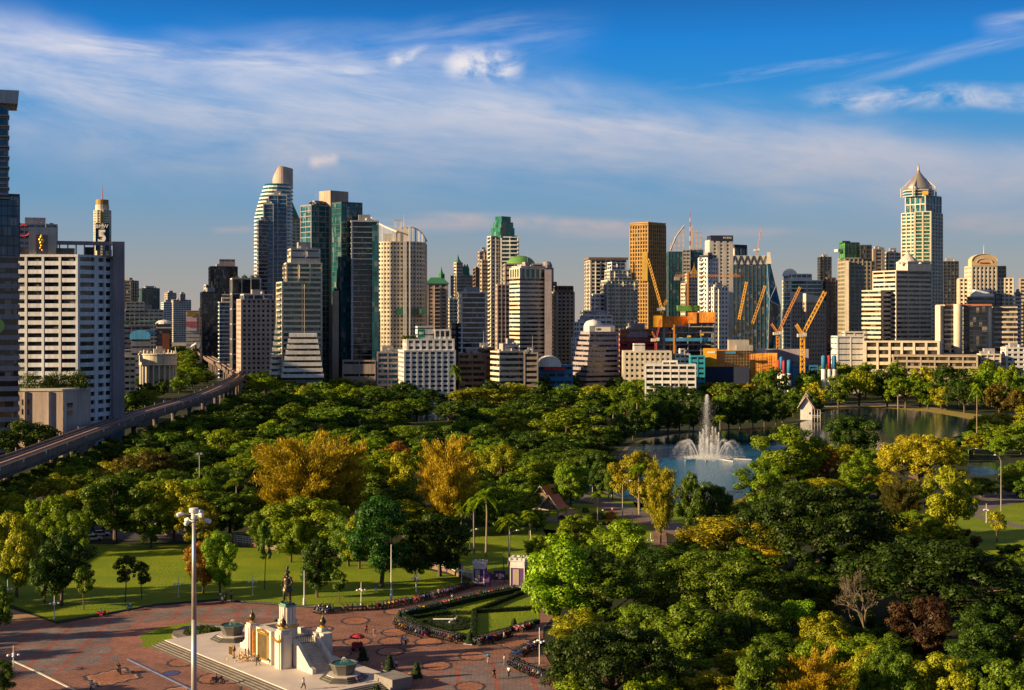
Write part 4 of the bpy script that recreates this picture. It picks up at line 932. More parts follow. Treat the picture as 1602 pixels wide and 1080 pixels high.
# ------------------------------------------------------------------ cranes
def crane(label, base, pivot_py, tip, Y, jib_px, back=(-10, -14), c='yellow', w=2.0, base_py=None):
    """luffing tower crane: lattice mast, jib, counter jib with ballast, cab, tie rope. base: column of the mast; tip: (px,py)"""
    x0 = XP(base, Y); zp = ZP(pivot_py, Y); zb = ZP(base_py, Y) if base_py else 0
    root = thing('tower_crane', label, 'crane', (x0, Y, zb), 'construction cranes')
    m = crane_mat(c)
    def lattice(a, b, wd, n, tw=.08):
        mb = MB(); a, b = Vector(a), Vector(b); d = (b - a).normalized(); s = d.orthogonal().normalized()
        if abs(d.y) < .9: s = Vector((0, 1, 0)) - d * d.y; s.normalize()
        t = d.cross(s); L = (b - a).length
        cs = [s * wd / 2 + t * wd / 2, s * wd / 2 - t * wd / 2, -s * wd / 2 - t * wd / 2, -s * wd / 2 + t * wd / 2]
        for c_ in cs: mb.tube(a + c_, b + c_, tw * 1.5, n=4)
        for i in range(n):
            p, q = a + d * (L * i / n), a + d * (L * (i + 1) / n)
            for k in range(4):
                c0, c1 = cs[k], cs[(k + 1) % 4]
                mb.tube(p + c0, q + c1, tw, n=3, caps=False); mb.tube(p + c1, q + c0, tw, n=3, caps=False)
        return mb
    tipp = P(tip[0], tip[1], Y)
    lattice((x0, Y, zb), (x0, Y, zp), w, max(4, int((zp - zb) / w / 1.2)), .10).build('mast', m, root)
    lattice((x0, Y - .3, zp + .8), tipp, w * .75, max(8, int((tipp - Vector((x0, Y, zp))).length / w / 1.1)), .09).build('jib', m, root)
    cb = Vector((x0 + back[0] * Y / F, Y, zp - back[1] * Y / F))
    lattice((x0, Y + .3, zp + .8), cb, w * .7, 6, .09).build('counter_jib', m, root)
    b = MB(); b.box((x0 - 1.6, Y, zp - .6), (3.4, 3.0, 2.0)); b.build('counterweight', wallm('offwhite'), root)
    b = MB(); b.box((x0 + 1.4, Y - 1.2, zp - .2), (1.8, 1.8, 2.2)); b.build('cab', wallm('white'), root)
    b = MB(); b.tube(cb, tipp, .06, n=3); b.tube(tipp, (tipp.x, tipp.y, tipp.z - 12), .05, n=3); b.build('rope', wallm('dark'), root)
    return root
def crane_mat(c): return mat('crane_' + c, dict(yellow=(.70, .36, .03), orange=(.55, .22, .03), red=(.45, .08, .05), pale=(.45, .30, .25))[c], .5, 0, .1, .5)
def cranes():
    crane('yellow luffing crane on the orange netted building, jib leaning left', 1035, 485, (1013.5, 405), 1004, 30, (8.5, -16), base_py=512)
    crane('yellow luffing crane right of the white apartment tower, left one of the parallel pair', 1151, 527, (1168, 441), 1010, 0, (-10, -18))
    crane('yellow luffing crane, right one of the parallel pair before the blue glass tower', 1173, 521, (1197, 447), 1012, 0, (-8, -17))
    crane('orange tinted luffing crane leaning right in front of the green glass office', 1217, 523, (1252, 449), 1005, 0, (-10, -16), 'orange')
    crane('large yellow luffing crane on a tall mast, nearest one beside the silos', 1255.5, 526, (1291, 456), 900, 0, (-10, -18), 'yellow', 2.6)
    crane('small dark red derrick crane left of the orange netted building', 1026, 533, (1034, 500), 985, 0, (-6, -14), 'red', 1.3)
    crane('pale thin crane standing on the roof of the zigzag crowned tower', 1184.5, 392, (1191, 357), 1510, 0, (-2, -3), 'pale', 1.8, 400)
    Y = 1105                                            # hammerhead crane behind
    root = thing('tower_crane', 'faint orange hammerhead crane with a level jib across the white apartment tower', 'crane', (XP(1095, 1090), 1090, 0), 'construction cranes')
    Y = 1090; b = MB(); b.tube((XP(1076, Y), Y, 0), (XP(1076, Y), Y, ZP(424, Y)), .9, n=4); b.build('mast', crane_mat('orange'), root)
    b = MB(); x0, x1, z = XP(1056, Y), XP(1158, Y), ZP(433.5, Y)
    for dz, dy in ((0, -.6), (0, .6), (1.6, 0)): b.tube((x0, Y + dy, z + dz), (x1, Y + dy, z + dz), .16, n=4)
    for i in range(34):
        t0, t1 = x0 + (x1 - x0) * i / 34, x0 + (x1 - x0) * (i + .5) / 34; b.tube((t0, Y - .6, z), (t1, Y, z + 1.6), .1, n=3); b.tube((t1, Y, z + 1.6), (t0 + (x1 - x0) / 34, Y - .6, z), .1, n=3)
    b.build('jib', crane_mat('orange'), root)
    b = MB(); b.tube((XP(1076, Y), Y, ZP(424, Y)), (XP(1130, Y), Y, z + 1.6), .08, n=3); b.tube((XP(1076, Y), Y, ZP(424, Y)), (XP(1058, Y), Y, z + 1.6), .08, n=3); b.build('rope', wallm('dark'), root)
    b = MB(); b.box((XP(1059, Y), Y, z - 2.6), (4, 2, 2.6)); b.build('counterweight', wallm('concrete'), root)
    root = thing('mast_crane', 'red and white striped mast crane on top of the unfinished glass tower', 'crane', (XP(1079.5, 1598), 1598, ZP(392, 1598)), 'construction cranes')
    for i in range(8):
        b = MB(); b.tube((XP(1079.5, 1598), 1598, ZP(392 - i * 7.4, 1598)), (XP(1079.8, 1598), 1598, ZP(392 - (i + 1) * 7.4, 1598)), 1.1 - .08 * i, n=4); b.build('mast_section', crane_mat('red') if i % 2 else wallm('offwhite'), root)
# ------------------------------------------------------------------ vegetation
LEAF = leafmat()
BARK = mat('bark', (.10, .07, .05), .9, 0, .35, 2.0)
PALMBARK = mat('palm_bark', (.24, .19, .14), .9, 0, .3, 2.0)
C_ = dict(dk=(.036, .074, .006), md=(.084, .142, .008), lt=(.150, .225, .007), bright=(.18, .30, .007), yl=(.25, .25, .008), gold=(.280, .240, .010), cas=(.360, .265, .012), bk=(.021, .045, .004), orange=(.30, .15, .014), br=(.095, .080, .010), rust=(.040, .022, .010), em=(.022, .086, .010))
CW = dict(dk='dark green', md='mid green', lt='light green', bright='bright lime green', yl='yellow green', gold='golden', cas='golden', bk='black green', orange='orange tinted', br='olive brown', rust='dark reddish', em='deep emerald green')

def unit(v): return v / np.maximum(np.linalg.norm(v, axis=1, keepdims=True), 1e-6)
def leaf_quads(P_, N_, S_, asp, rng, T_=None):
    N_ = unit(N_); n = len(P_)
    t = rng.normal(size=(n, 3)) if T_ is None else T_
    t = unit(t - N_ * (t * N_).sum(1, keepdims=True) * (1.0 if T_ is None else 0.0)); b = unit(np.cross(N_, t))
    s = S_[:, None]
    V = np.stack([P_ - t * s, P_ + b * s * asp, P_ + t * s, P_ - b * s * asp], 1).reshape(-1, 3)
    return V, np.arange(4 * n).reshape(-1, 4)
def clump_leaves(cs, rs, per, size, rng, flat=.75, up=.6, asp=.55):
    P_, N_ = [], []
    for c, r in zip(cs, rs):
        m = max(8, int(per * (r / np.mean(rs)) ** 2))
        d = unit(rng.normal(size=(m, 3))); rad = r * (rng.uniform(.3, 1, m) ** .5)[:, None]
        P_.append(c + d * rad * [1, 1, flat]); N_.append(d * 1.2 + [0, 0, up * .8] + rng.normal(size=(m, 3)) * .36)
    P_, N_ = np.concatenate(P_), np.concatenate(N_)
    return leaf_quads(P_, N_, rng.uniform(.6, 1.4, len(P_)) * size, asp, rng)

def trunk_mesh(h, r, targets, rng, fork=.35, n=7):
    m = MB(); b = (0, 0, -.4); f = (rng.uniform(-.3, .3), rng.uniform(-.3, .3), h * fork)
    m.path([b, (0, 0, .5), f], [r * 1.5, r * 1.05, r * .8], n)
    for t in targets:
        q = (f[0] + (t[0] - f[0]) * .45 + rng.uniform(-.4, .4), f[1] + (t[1] - f[1]) * .45 + rng.uniform(-.4, .4), f[2] + (t[2] - f[2]) * .6)
        m.path([f, q, tuple(t)], [r * .55, r * .33, r * .1], 5)
    return m
PROTO = {}
def proto(kind, i, near):
    key = (kind, i, near)
    if key in PROTO: return PROTO[key]
    rng = np.random.default_rng(hash((kind == 'rain', len(kind), i)) % 9999 + i * 17 + 3)
    q = 1.0 if near == 2 else (.5 if near else .26); ls = 1.0 if near == 2 else (1.35 if near else 1.8)
    if kind == 'broad':
        Ht, Rr = 14.0, 6.0; n = 84
        d = unit(rng.normal(size=(n, 3))); rad = rng.uniform(.35, 1, n) ** .5
        cs = d * rad[:, None] * [Rr * .84, Rr * .84, 5.6]; cs[:, 2] += 7.8
        cs = cs[cs[:, 2] > 2.6]
        lob = 1 + .30 * np.sin(3 * np.arctan2(cs[:, 1], cs[:, 0]) + i * 2.1) + .1 * np.sin(cs[:, 2] * 1.3 + i); cs[:, :2] *= lob[:, None]
        rs = rng.uniform(.55, 1.9, len(cs))
        V, Q = clump_leaves(cs, rs, 190 * q, .225 * ls, rng, .8, .5)
        tr = trunk_mesh(Ht, .36, cs[np.argsort(rng.random(len(cs)))[:8]], rng)
    elif kind == 'tall':                                # dense upright crown in big billows
        Ht, Rr = 16.0, 5.5; n = 75
        d = unit(rng.normal(size=(n, 3))); rad = rng.uniform(.3, 1, n) ** .45
        cs = d * rad[:, None] * [Rr * .8, Rr * .8, 6.3]; cs[:, 2] += 9.2
        cs[:, :2] *= (1.12 - .5 * np.clip((cs[:, 2] - 9) / 7, 0, 1))[:, None]
        rs = rng.uniform(.8, 1.7, n)
        V, Q = clump_leaves(cs, rs, 200 * q, .21 * ls, rng, .85, .5)
        tr = trunk_mesh(Ht, .34, cs[np.argsort(rng.random(n))[:8]], rng, .25)
    elif kind == 'rain':                                # wide umbrella in flat layers
        Ht, Rr = 13.0, 11.0; n = 230
        a = rng.uniform(0, 2 * np.pi, n); r_ = Rr * .93 * rng.uniform(0, 1, n) ** .5 * (1 + .12 * np.sin(4 * a + i))
        z = 12.1 - 4.6 * (r_ / Rr) ** 2.2 - rng.uniform(0, 1, n) ** 1.5 * 4.6 + .5 * np.sin(r_ * 1.7 + 3 * a)
        cs = np.stack([r_ * np.cos(a), r_ * np.sin(a), z], 1); rs = rng.uniform(.9, 1.9, n)
        V, Q = clump_leaves(cs, rs, 120 * q, .22 * ls, rng, .52, .9)
        tr = trunk_mesh(Ht, .55, cs[np.argsort(rng.random(n))[:12]] - [0, 0, .5], rng, .28)
    elif kind in ('casuarina', 'willow'):
        Ht, Rr = 15.0, (6.2 if kind == 'casuarina' else 3.4); P_, N_, T_, S_ = [], [], [], []
        nb = 110 if kind == 'casuarina' else 70; tg = []
        for b in range(nb):
            z0 = 15 * rng.uniform(.12, .72); a = rng.uniform(0, 2 * np.pi); L = Rr * rng.uniform(.55, 1.05) * (1.15 - .55 * abs(z0 / 15 - .35))
            up = rng.uniform(.55, 1.3) if kind == 'casuarina' else rng.uniform(.8, 1.8)
            m = int(300 * q * (L / Rr + .3)); t = rng.uniform(.12, 1, m)
            base = np.array([0, 0, z0]); dr = np.array([math.cos(a), math.sin(a), 0])
            p = base + dr * (L * t)[:, None] + np.array([0, 0, 1]) * (up * L * t * (1 - .28 * t))[:, None]
            w = .22 + .55 * (1 - t) + .25
            p = p + rng.normal(size=(m, 3)) * (w * .55)[:, None]
            tt = dr * .5 + np.array([0, 0, up if kind == 'casuarina' else -.8]) + rng.normal(size=(m, 3)) * .45
            P_.append(p); T_.append(tt); N_.append(rng.normal(size=(m, 3)) + dr * .6 + [0, 0, .5]); S_.append(rng.uniform(.2, .5, m) * (.8 if near == 2 else 1.2))
            if b % 9 == 0: tg.append(base + dr * L * .8 + [0, 0, up * L * .6])
        P_, N_, T_, S_ = map(np.concatenate, (P_, N_, T_, S_)); P_[:, 2] = np.clip(P_[:, 2], .8, 17)
        T_ = unit(T_); N_ = unit(N_ - T_ * (N_ * T_).sum(1, keepdims=True))
        V, Q = leaf_quads(P_, N_, S_, .17 if near == 2 else .26, rng, T_)
        tr = trunk_mesh(Ht, .3, tg, rng, .5)
    elif kind == 'sapling':
        Ht, Rr = 7.0, 2.6; n = 26
        d = unit(rng.normal(size=(n, 3))); cs = d * (rng.uniform(.3, 1, n) ** .5)[:, None] * [Rr * .8, Rr * .8, 1.9]; cs[:, 2] += 4.9
        rs = rng.uniform(.4, .85, n)
        V, Q = clump_leaves(cs, rs, 100 * q, .17, rng, .75, .5)
        tr = trunk_mesh(Ht, .12, cs[:7], rng, .42)
    elif kind == 'palm':
        Ht, Rr = 10.0, 3.2; P_, N_, T_, S_ = [], [], [], []
        for b in range(18):
            a = 2 * np.pi * b / 18 + rng.uniform(-.15, .15); el = rng.uniform(-.25, 1.25); L = rng.uniform(2.7, 3.5); m = 60
            t = np.linspace(.12, 1, m); dr = np.array([math.cos(a), math.sin(a), 0]); sd = np.array([-math.sin(a), math.cos(a), 0])
            p = dr * (L * t * math.cos(el * .8))[:, None] + np.array([0, 0, 1]) * (L * (t * math.sin(el) - .75 * t * t))[:, None] + [0, 0, 9.2]
            s_ = np.where(np.arange(m) % 2 == 0, 1, -1)
            ll = .62 * np.sin(np.pi * np.clip(t * .9 + .08, 0, 1)) + .1
            T_.append(sd * s_[:, None] + dr * .5 + [0, 0, -.45]); P_.append(p + sd * (s_ * ll * .5)[:, None] + [0, 0, -.12]); N_.append(np.tile([0, 0, 1.], (m, 1)) + rng.normal(size=(m, 3)) * .2); S_.append(ll)
        P_, N_, T_, S_ = map(np.concatenate, (P_, N_, T_, S_)); T_ = unit(T_); N_ = unit(N_ - T_ * (N_ * T_).sum(1, keepdims=True))
        V, Q = leaf_quads(P_, N_, S_, .16 if near == 2 else .24, rng, T_)
        tr = MB(); lean = rng.uniform(-.5, .5); tr.path([(lean * .0, 0, -.3), (lean * .4, .1, 3), (lean * .8, .1, 6.5), (0, 0, 9.3)], [.26, .19, .16, .15], 7)
    elif kind == 'bare':
        Ht, Rr = 12.0, 6.0; tr = MB(); tips = []
        def grow(p, d, L, r, dep):
            q_ = p + d * L; tr.tube(p, q_, r, r * .66, 4)
            if dep == 0: tips.append(np.array(q_)); return
            for _ in range(3 if dep > 2 else 2 + (rng.random() < .5)):
                d2 = (d + Vector(rng.normal(size=3)) * .42 + Vector((0, 0, .18))).normalized(); grow(q_, d2, L * rng.uniform(.62, .86), r * .66, dep - 1)
        grow(Vector((0, 0, -.3)), Vector((0, 0, 1)), 3.0, .40, 6)
        tips = np.array(tips); zt = tips[:, 2].max(); P_ = tips[rng.random(len(tips)) < .35] + rng.normal(size=3) * .1
        P_ = np.repeat(P_, 3, 0) + rng.normal(size=(len(P_) * 3, 3)) * .25
        V, Q = leaf_quads(P_, rng.normal(size=P_.shape), np.full(len(P_), .16), .5, rng); Ht, Rr = zt, np.abs(tips[:, :2]).max()
    nm = {'broad': 'broadleaf_tree', 'tall': 'shade_tree', 'rain': 'rain_tree', 'casuarina': 'casuarina_tree', 'willow': 'weeping_tree', 'sapling': 'young_tree', 'palm': 'palm_tree', 'bare': 'bare_tree'}[kind]
    Q = Q.astype(np.int32)
    cm = np_mesh('crown', V, Q, [LEAF]); to = tr.build('trunk', PALMBARK if kind == 'palm' else mat('bare_bark', (.15, .115, .085), .9, 0, .3, 2.0) if kind == 'bare' else BARK); tm = to.data; D.objects.remove(to)
    PROTO[key] = (nm, cm, tm, Ht, Rr)
    return PROTO[key]
TREES = []
def tree(px, py, wpx, top, kind, col, label=None, i=None, near=None, jitter=.15, rot=None):
    """px, py: foot; wpx: crown width; top: row of the highest leaf, all in photo pixels"""
    g = G(px, py); Y = g.y; w = wpx * Y / F; h = H - (top - HY) * Y / F
    return tree_at(g.x, g.y, w, h, kind, col, label, i, near, jitter)
def tree_at(x, y, w, h, kind, col, label=None, i=None, near=None, jitter=.15):
    near = (2 if y < 345 else 1 if y < 620 else 0) if near is None else near
    i = rnd.randrange({'broad': 5, 'rain': 4, 'tall': 3}.get(kind, 2)) if i is None else i
    nm, cm, tm, Ht, Rr = proto(kind, i, near)
    if h < 7.2 and nm == 'broadleaf_tree': nm = 'low_tree'
    ro = D.objects.new(nm, None); COL.objects.link(ro); ro.empty_display_size = 1
    ro.location = (x, y, 0); ro.rotation_euler = (0, 0, rnd.uniform(0, 6.283)); s = w / (2 * Rr); ro.scale = (s, s * rnd.uniform(.92, 1.08), h / Ht)
    c = D.objects.new('crown', cm); COL.objects.link(c); c.parent = ro
    t = D.objects.new('trunk', tm); COL.objects.link(t); t.parent = ro
    j = rnd.uniform(1 - jitter, 1 + jitter); k = C_[col]; hj = rnd.uniform(.88, 1.12)
    c.color = (k[0] * j * hj, k[1] * j, k[2] * j, 1)
    ro['category'] = 'palm tree' if kind == 'palm' else 'tree'
    if label: ro['label'] = label
    TREES.append(dict(o=ro, kind=nm, col=col, x=x, y=y, w=w, h=h, label=label))
    return ro

def inpoly(x, y, poly):
    r = False; n = len(poly)
    for i in range(n):
        x1, y1 = poly[i]; x2, y2 = poly[i - 1]
        if (y1 > y) != (y2 > y) and x < (x2 - x1) * (y - y1) / (y2 - y1) + x1: r = not r
    return r
# places the photograph shows open: no scattered crown may cover them
CLEAR = [
    [(985, 690), (1060, 678), (1090, 618), (1120, 618), (1130, 672), (1165, 680), (1150, 778), (1060, 790), (1045, 740), (985, 705)],
    [(1290, 640), (1375, 640), (1512, 655), (1505, 680), (1420, 692), (1385, 700), (1290, 690)],
    [(1243, 615), (1287, 630), (1287, 660), (1246, 660)], [(1055, 740), (1165, 700), (1165, 770), (1150, 785), (1070, 780)],
    [(930, 745), (1015, 770), (1000, 790), (960, 778)],
    [(845, 762), (880, 760), (885, 800), (850, 800)], [(880, 790), (985, 785), (985, 850), (905, 850)], [(1000, 800), (1055, 805), (1050, 850), (1025, 850)],
    [(700, 868), (830, 868), (830, 925), (700, 925)], [(140, 858), (470, 868), (640, 880), (700, 930), (450, 950), (90, 975)],
    [(-200, 945), (100, 975), (340, 940), (600, 950), (830, 905), (835, 960), (850, 1010), (860, 1200), (-200, 1200)],
    [(0, 735), (222, 650), (330, 612), (384, 580), (384, 604), (330, 634), (222, 672), (0, 756)], [(290, 528), (345, 540), (388, 585), (360, 605), (330, 575)],
    [(1515, 775), (1602, 775), (1602, 850), (1530, 850)], [(1500, 722), (1560, 722), (1560, 745), (1500, 745)],
    [(640, 648), (685, 645), (685, 660), (640, 662)], [(1180, 840), (1245, 840), (1245, 885), (1230, 890)],
    [(195, 550), (268, 550), (268, 590), (195, 590)], [(33, 590), (142, 600), (142, 640), (90, 660), (33, 650)], [(1308, 888), (1394, 888), (1385, 965), (1318, 965)],
]
LAKE = [(972, 716), (990, 692), (1060, 678), (1180, 672), (1262, 662), (1290, 642), (1365, 637), (1450, 644), (1525, 657), (1530, 676), (1440, 694), (1400, 714), (1280, 716), (1215, 738), (1160, 784), (1095, 792), (1020, 794), (940, 768), (932, 748)]
POND = [(1512, 726), (1566, 722), (1572, 742), (1518, 747)]
SIDEPOND = [(610, 650), (700, 640), (720, 652), (640, 664)]
MASK = np.zeros((300, 410), bool)
def blocked(x, y, w, h):
    """true when the crown would cover an open place; checks a ring of points of its outline"""
    cx, c0 = px_of((x, y, h * .62)); r = w * .5 * F / y; rz = h * .40 * F / y
    pts = [(cx, c0)] + [(cx + r * .85 * math.cos(a), c0 - rz * .9 * math.sin(a)) for a in np.linspace(0, 2 * math.pi, 12, endpoint=False)]
    f = px_of((x, y, 0))
    ex = np.interp(y, [250, 389, 602, 769, 996, 1120, 1245, 1450, 1660], [-141, -146, -162, -169, -194, -224, -256, -312, -366])
    if abs(x - ex) < 6 + w * .35: return True
    if inpoly(*f, LAKE) or inpoly(*f, POND): return True
    for i, p in enumerate(CLEAR):
        dep = {0: 560, 2: 750, 20: 236}.get(i) or F * H / (min(q[1] for q in p) - HY)
        if y > dep or (i in (11, 12) and x < ex): continue
        if any(inpoly(u, v, p) for u, v in pts): return True
    return False
def cover(x, y, w, h):
    cx, c0 = px_of((x, y, h * .62)); r = w * .5 * F / y; rz = h * .38 * F / y
    xs = np.arange(410) * 4 - 10; ys = np.arange(300) * 3 + 530
    return ((xs[None, :] - cx) / (r * .92)) ** 2 + ((ys[:, None] - c0) / (rz * .95)) ** 2 < 1

def scatter(poly, dmin, n, hr, wr, kinds, cols, seed, tries=6000):
    """fill the ground inside a photo polygon with trees at least dmin apart; crowns that nothing would show are left out later"""
    r = random.Random(seed); pg = [G(*p)[:2] for p in poly]; x0, x1 = min(p[0] for p in pg), max(p[0] for p in pg); y0, y1 = min(p[1] for p in pg), max(p[1] for p in pg)
    out = []
    for _ in range(tries):
        if len(out) >= n: break
        x, y = r.uniform(x0, x1), r.uniform(y0, y1)
        if not inpoly(x, y, pg): continue
        w, h = r.uniform(*wr), r.uniform(*hr); kd = r.choice(kinds); cl = r.choice(cols)
        if kd == 'rain': w *= 1.35; h *= .92
        if kd == 'casuarina': w *= .8
        if kd == 'palm': w = r.uniform(5, 6.5); h *= .85
        if any((x - a) ** 2 + (y - b) ** 2 < (dmin * (1.0 if kd != 'palm' else .6)) ** 2 for a, b, *_ in PLACED + out): continue
        ok = False
        for k in (1, .8, .62):
            if not blocked(x, y, w * k, h * k): ok = True; break
        if not ok: continue
        out.append((x, y, w * k, h * k, kd, cl))
    PLACED.extend(out)
PLACED = []

def bush_mesh(r, h, n, seed, size=.12, shape='ball'):
    rng = np.random.default_rng(seed); 
    if shape == 'cone':
        z = rng.uniform(0, 1, n); a = rng.uniform(0, 2 * np.pi, n); rr = r * np.sqrt(np.clip(1 - z ** 1.5, 0, 1)) * rng.uniform(.9, 1.03, n)
        P_ = np.stack([rr * np.cos(a), rr * np.sin(a), z * h], 1); N_ = np.stack([np.cos(a), np.sin(a), np.full(n, .6)], 1) + rng.normal(size=(n, 3)) * .3
    else:
        d = unit(rng.normal(size=(n, 3))); d[:, 2] = np.abs(d[:, 2]); P_ = d * [r, r, h] * rng.uniform(.75, 1.05, (n, 1)); N_ = d + rng.normal(size=(n, 3)) * .4
    V, Q = leaf_quads(P_, N_, rng.uniform(.6, 1.3, n) * size, .6, rng)
    return V, Q
def roofgarden(root, fp, z, n, sc=1.0):
    r = random.Random(n * 7 + int(z)); e = Vector(fp[1][:2]) - Vector(fp[0][:2]); e2 = Vector(fp[-1][:2]) - Vector(fp[0][:2])
    Vs, Qs, b = [], [], 0
    for i in range(n):
        p = Vector(fp[0][:2]) + e * r.uniform(.05, .95) + e2 * r.uniform(.05, .6)
        V, Q = bush_mesh(1.7 * sc * r.uniform(.6, 1.3), 2.6 * sc * r.uniform(.6, 1.5), 160, i, .32)
        V = V + [p.x, p.y, z - .3] - np.array(worldloc(root)); Vs.append(V); Qs.append(Q + b); b += len(V)
    o = D.objects.new('roof_garden', np_mesh('roof_garden', np.concatenate(Vs), np.concatenate(Qs), [LEAF])); COL.objects.link(o); o.parent = root; o.color = (.05, .08, .01, 1); o['kind'] = 'stuff'

def vegetation():
    T = tree
    # --- trees one can tell apart
    T(478, 838, 160, 678, 'casuarina', 'cas', 'huge feathery golden casuarina in the middle left, nearest the dark railway trees', 0, 2)
    T(535, 828, 85, 690, 'casuarina', 'cas', 'smaller golden casuarina leaning out behind the huge one on its right side', 1, 2)
    T(702, 838, 104, 682, 'casuarina', 'cas', 'feathery golden casuarina standing alone above the palms, right of the dark green tree', 1, 2)
    T(597, 918, 112, 768, 'tall', 'em', 'big deep emerald tree with two trunks at the back of the plaza lawn', 1, 2)
    T(688, 902, 108, 798, 'broad', 'dk', 'dark rounded tree leaning over the white fence left of the purple gate', 0, 2)
    T(876, 1000, 118, 828, 'tall', 'bright', 'brightest lime green tree, billowing beside the right purple gate pier', 0, 2)
    T(950, 1000, 128, 868, 'tall', 'md', 'mid green tree just right of the brightest lime tree', 2, 2)
    T(975, 900, 100, 812, 'broad', 'bright', 'lime green tree between the park path and the brightest tree', 1, 2)
    T(900, 870, 75, 800, 'broad', 'lt', 'light green tree below the red roofed pavilion', 2, 2)
    T(1033, 850, 48, 715, 'willow', 'yl', 'tall narrow yellow weeping tree beside the lake path', 0, 2)
    T(1000, 800, 80, 704, 'broad', 'gold', 'golden round tree at the lake edge left of the weeping tree', 1, 2)
    T(938, 778, 55, 702, 'broad', 'dk', 'dark tree on the near bank at the left end of the lake', 0, 2)
    T(958, 783, 34, 720, 'broad', 'md', 'small tree with a bare trunk on the near bank left of the golden one', 2, 2)
    T(1080, 838, 52, 738, 'broad', 'md', 'round tree beside two tall lamp posts on the near lake bank', 1, 2)
    T(1118, 842, 62, 752, 'broad', 'dk', 'dark tree at the right end of the near lake bank', 0, 2)
    T(893, 795, 62, 720, 'broad', 'lt', 'light yellowish tree right behind the red roofed pavilion', 2, 2)
    T(1280, 905, 255, 752, 'rain', 'bk', 'widest black green rain tree, spreading umbrella in the right middle', 0, 2)
    T(1232, 768, 118, 664, 'broad', 'lt', 'large leafy tree hanging over the lake right of the fountain', 1, 2)
    T(1195, 800, 80, 716, 'broad', 'lt', 'light green tree at the water below the large overhanging one', 0, 2)
    T(1338, 722, 96, 646, 'broad', 'dk', 'dark round tree standing out alone before the far arm of the lake', 2, 2)
    T(1296, 765, 42, 698, 'broad', 'orange', 'small orange tinted tree among the green ones right of the lake', 0, 2)
    T(1345, 795, 74, 703, 'tall', 'lt', 'upright light green tree right of the orange one', 2, 2)
    T(1437, 778, 150, 678, 'rain', 'yl', 'wide yellow green umbrella tree at the near edge of the lake arm', 1, 2)
    T(1410, 842, 64, 748, 'casuarina', 'br', 'olive brown feathery tree in front of the yellow umbrella tree', 0, 2)
    T(1482, 845, 88, 728, 'broad', 'yl', 'yellow green round tree left of the park road on the right', 1, 2)
    T(1462, 895, 92, 808, 'broad', 'yl', 'bright yellow bushy tree in front of the round one at right', 2, 2)
    T(1500, 895, 60, 822, 'broad', 'rust', 'dark reddish tree squeezed behind the bright yellow bushy one', 0, 2)
    T(1130, 888, 150, 806, 'broad', 'gold', 'broad golden tree in the centre right, in front of the path', 0, 2)
    T(1200, 900, 90, 830, 'broad', 'gold', 'lower golden tree at the right flank of the broad golden one', 1, 2)
    T(1120, 985, 235, 862, 'rain', 'md', 'wide mid green umbrella tree in the lower centre right', 2, 2)
    T(1460, 985, 320, 842, 'rain', 'bk', 'very wide dark umbrella tree reaching the right edge', 1, 2)
    T(1247, 1035, 86, 932, 'tall', 'bright', 'fresh green upright tree below the bare tree', 1, 2)
    T(1352, 1010, 92, 890, 'bare', 'br', 'leafless grey brown tree with forking branches in the lower right', 0, 2)
    T(1443, 1045, 110, 925, 'broad', 'rust', 'dark reddish brown tree right of the leafless one', 2, 2)
    T(1545, 1070, 125, 938, 'tall', 'dk', 'tall dark tree with leaf clumps at the lower right edge', 0, 2)
    T(1180, 1045, 105, 925, 'broad', 'md', 'mid green round tree left of the fresh upright one', 0, 2)
    T(960, 1120, 235, 972, 'rain', 'bk', 'dark umbrella tree at the bottom edge beside the parked motorcycles', 0, 2)
    T(1080, 1060, 150, 940, 'broad', 'md', 'rounded green tree between the dark umbrella trees at the bottom', 1, 2)
    T(1275, 1150, 130, 1015, 'casuarina', 'cas', 'golden brown feathery tree at the bottom edge right of centre', 1, 2)
    T(1395, 1140, 110, 1008, 'rain', 'md', 'fern leaved light tree at the bottom edge under the leafless tree', 2, 2)
    T(1480, 1145, 105, 1016, 'broad', 'yl', 'yellow flowering tree at the bottom edge near the right corner', 0, 2)
    T(1190, 1150, 105, 1000, 'broad', 'md', 'green tree at the bottom edge left of the golden feathery one', 2, 2)
    T(1570, 1160, 110, 1030, 'broad', 'md', 'green tree filling the bottom right corner', 1, 2)
    T(96, 948, 92, 830, 'broad', 'dk', 'dark full tree at the left end of the lawn, nearest the brick plaza', 1, 2)
    T(70, 944, 50, 862, 'broad', 'dk', 'smaller dark tree leaning left beside the full one on the lawn corner', 2, 2)
    T(26, 935, 80, 796, 'broad', 'yl', 'yellow green tree at the left edge above the brick plaza', 0, 2)
    T(131, 955, 46, 888, 'sapling', 'md', 'slim young tree at the lawn edge right of the dark full tree', 0, 2)
    T(196, 943, 44, 868, 'sapling', 'dk', 'left one of two young trees alone in the middle of the left lawn', 1, 2)
    T(222, 938, 36, 878, 'sapling', 'dk', 'right one of two young trees alone in the middle of the left lawn', 0, 2)
    T(318, 928, 58, 842, 'broad', 'orange', 'small orange and green tree behind the tall lamp mast', 2, 2)
    T(344, 932, 54, 826, 'broad', 'bright', 'bright green topped tree right of the tall lamp mast on the lawn', 0, 2)
    T(80, 862, 82, 768, 'broad', 'lt', 'light green tree left of the parked white cars', 2, 2)
    T(20, 850, 70, 800, 'broad', 'yl', 'yellowish tree at the left edge, second row from the plaza', 1, 2)
    T(180, 848, 110, 738, 'broad', 'md', 'spreading tree above the parked white cars', 0, 2)
    T(272, 846, 78, 750, 'broad', 'yl', 'yellow tinted tree between the lawn and the railway', 1, 2)
    T(360, 842, 92, 764, 'broad', 'md', 'round tree behind the left part of the white railing', 2, 2)
    T(230, 770, 110, 702, 'rain', 'br', 'olive wide tree crown behind the first row, left middle', 0, 2)
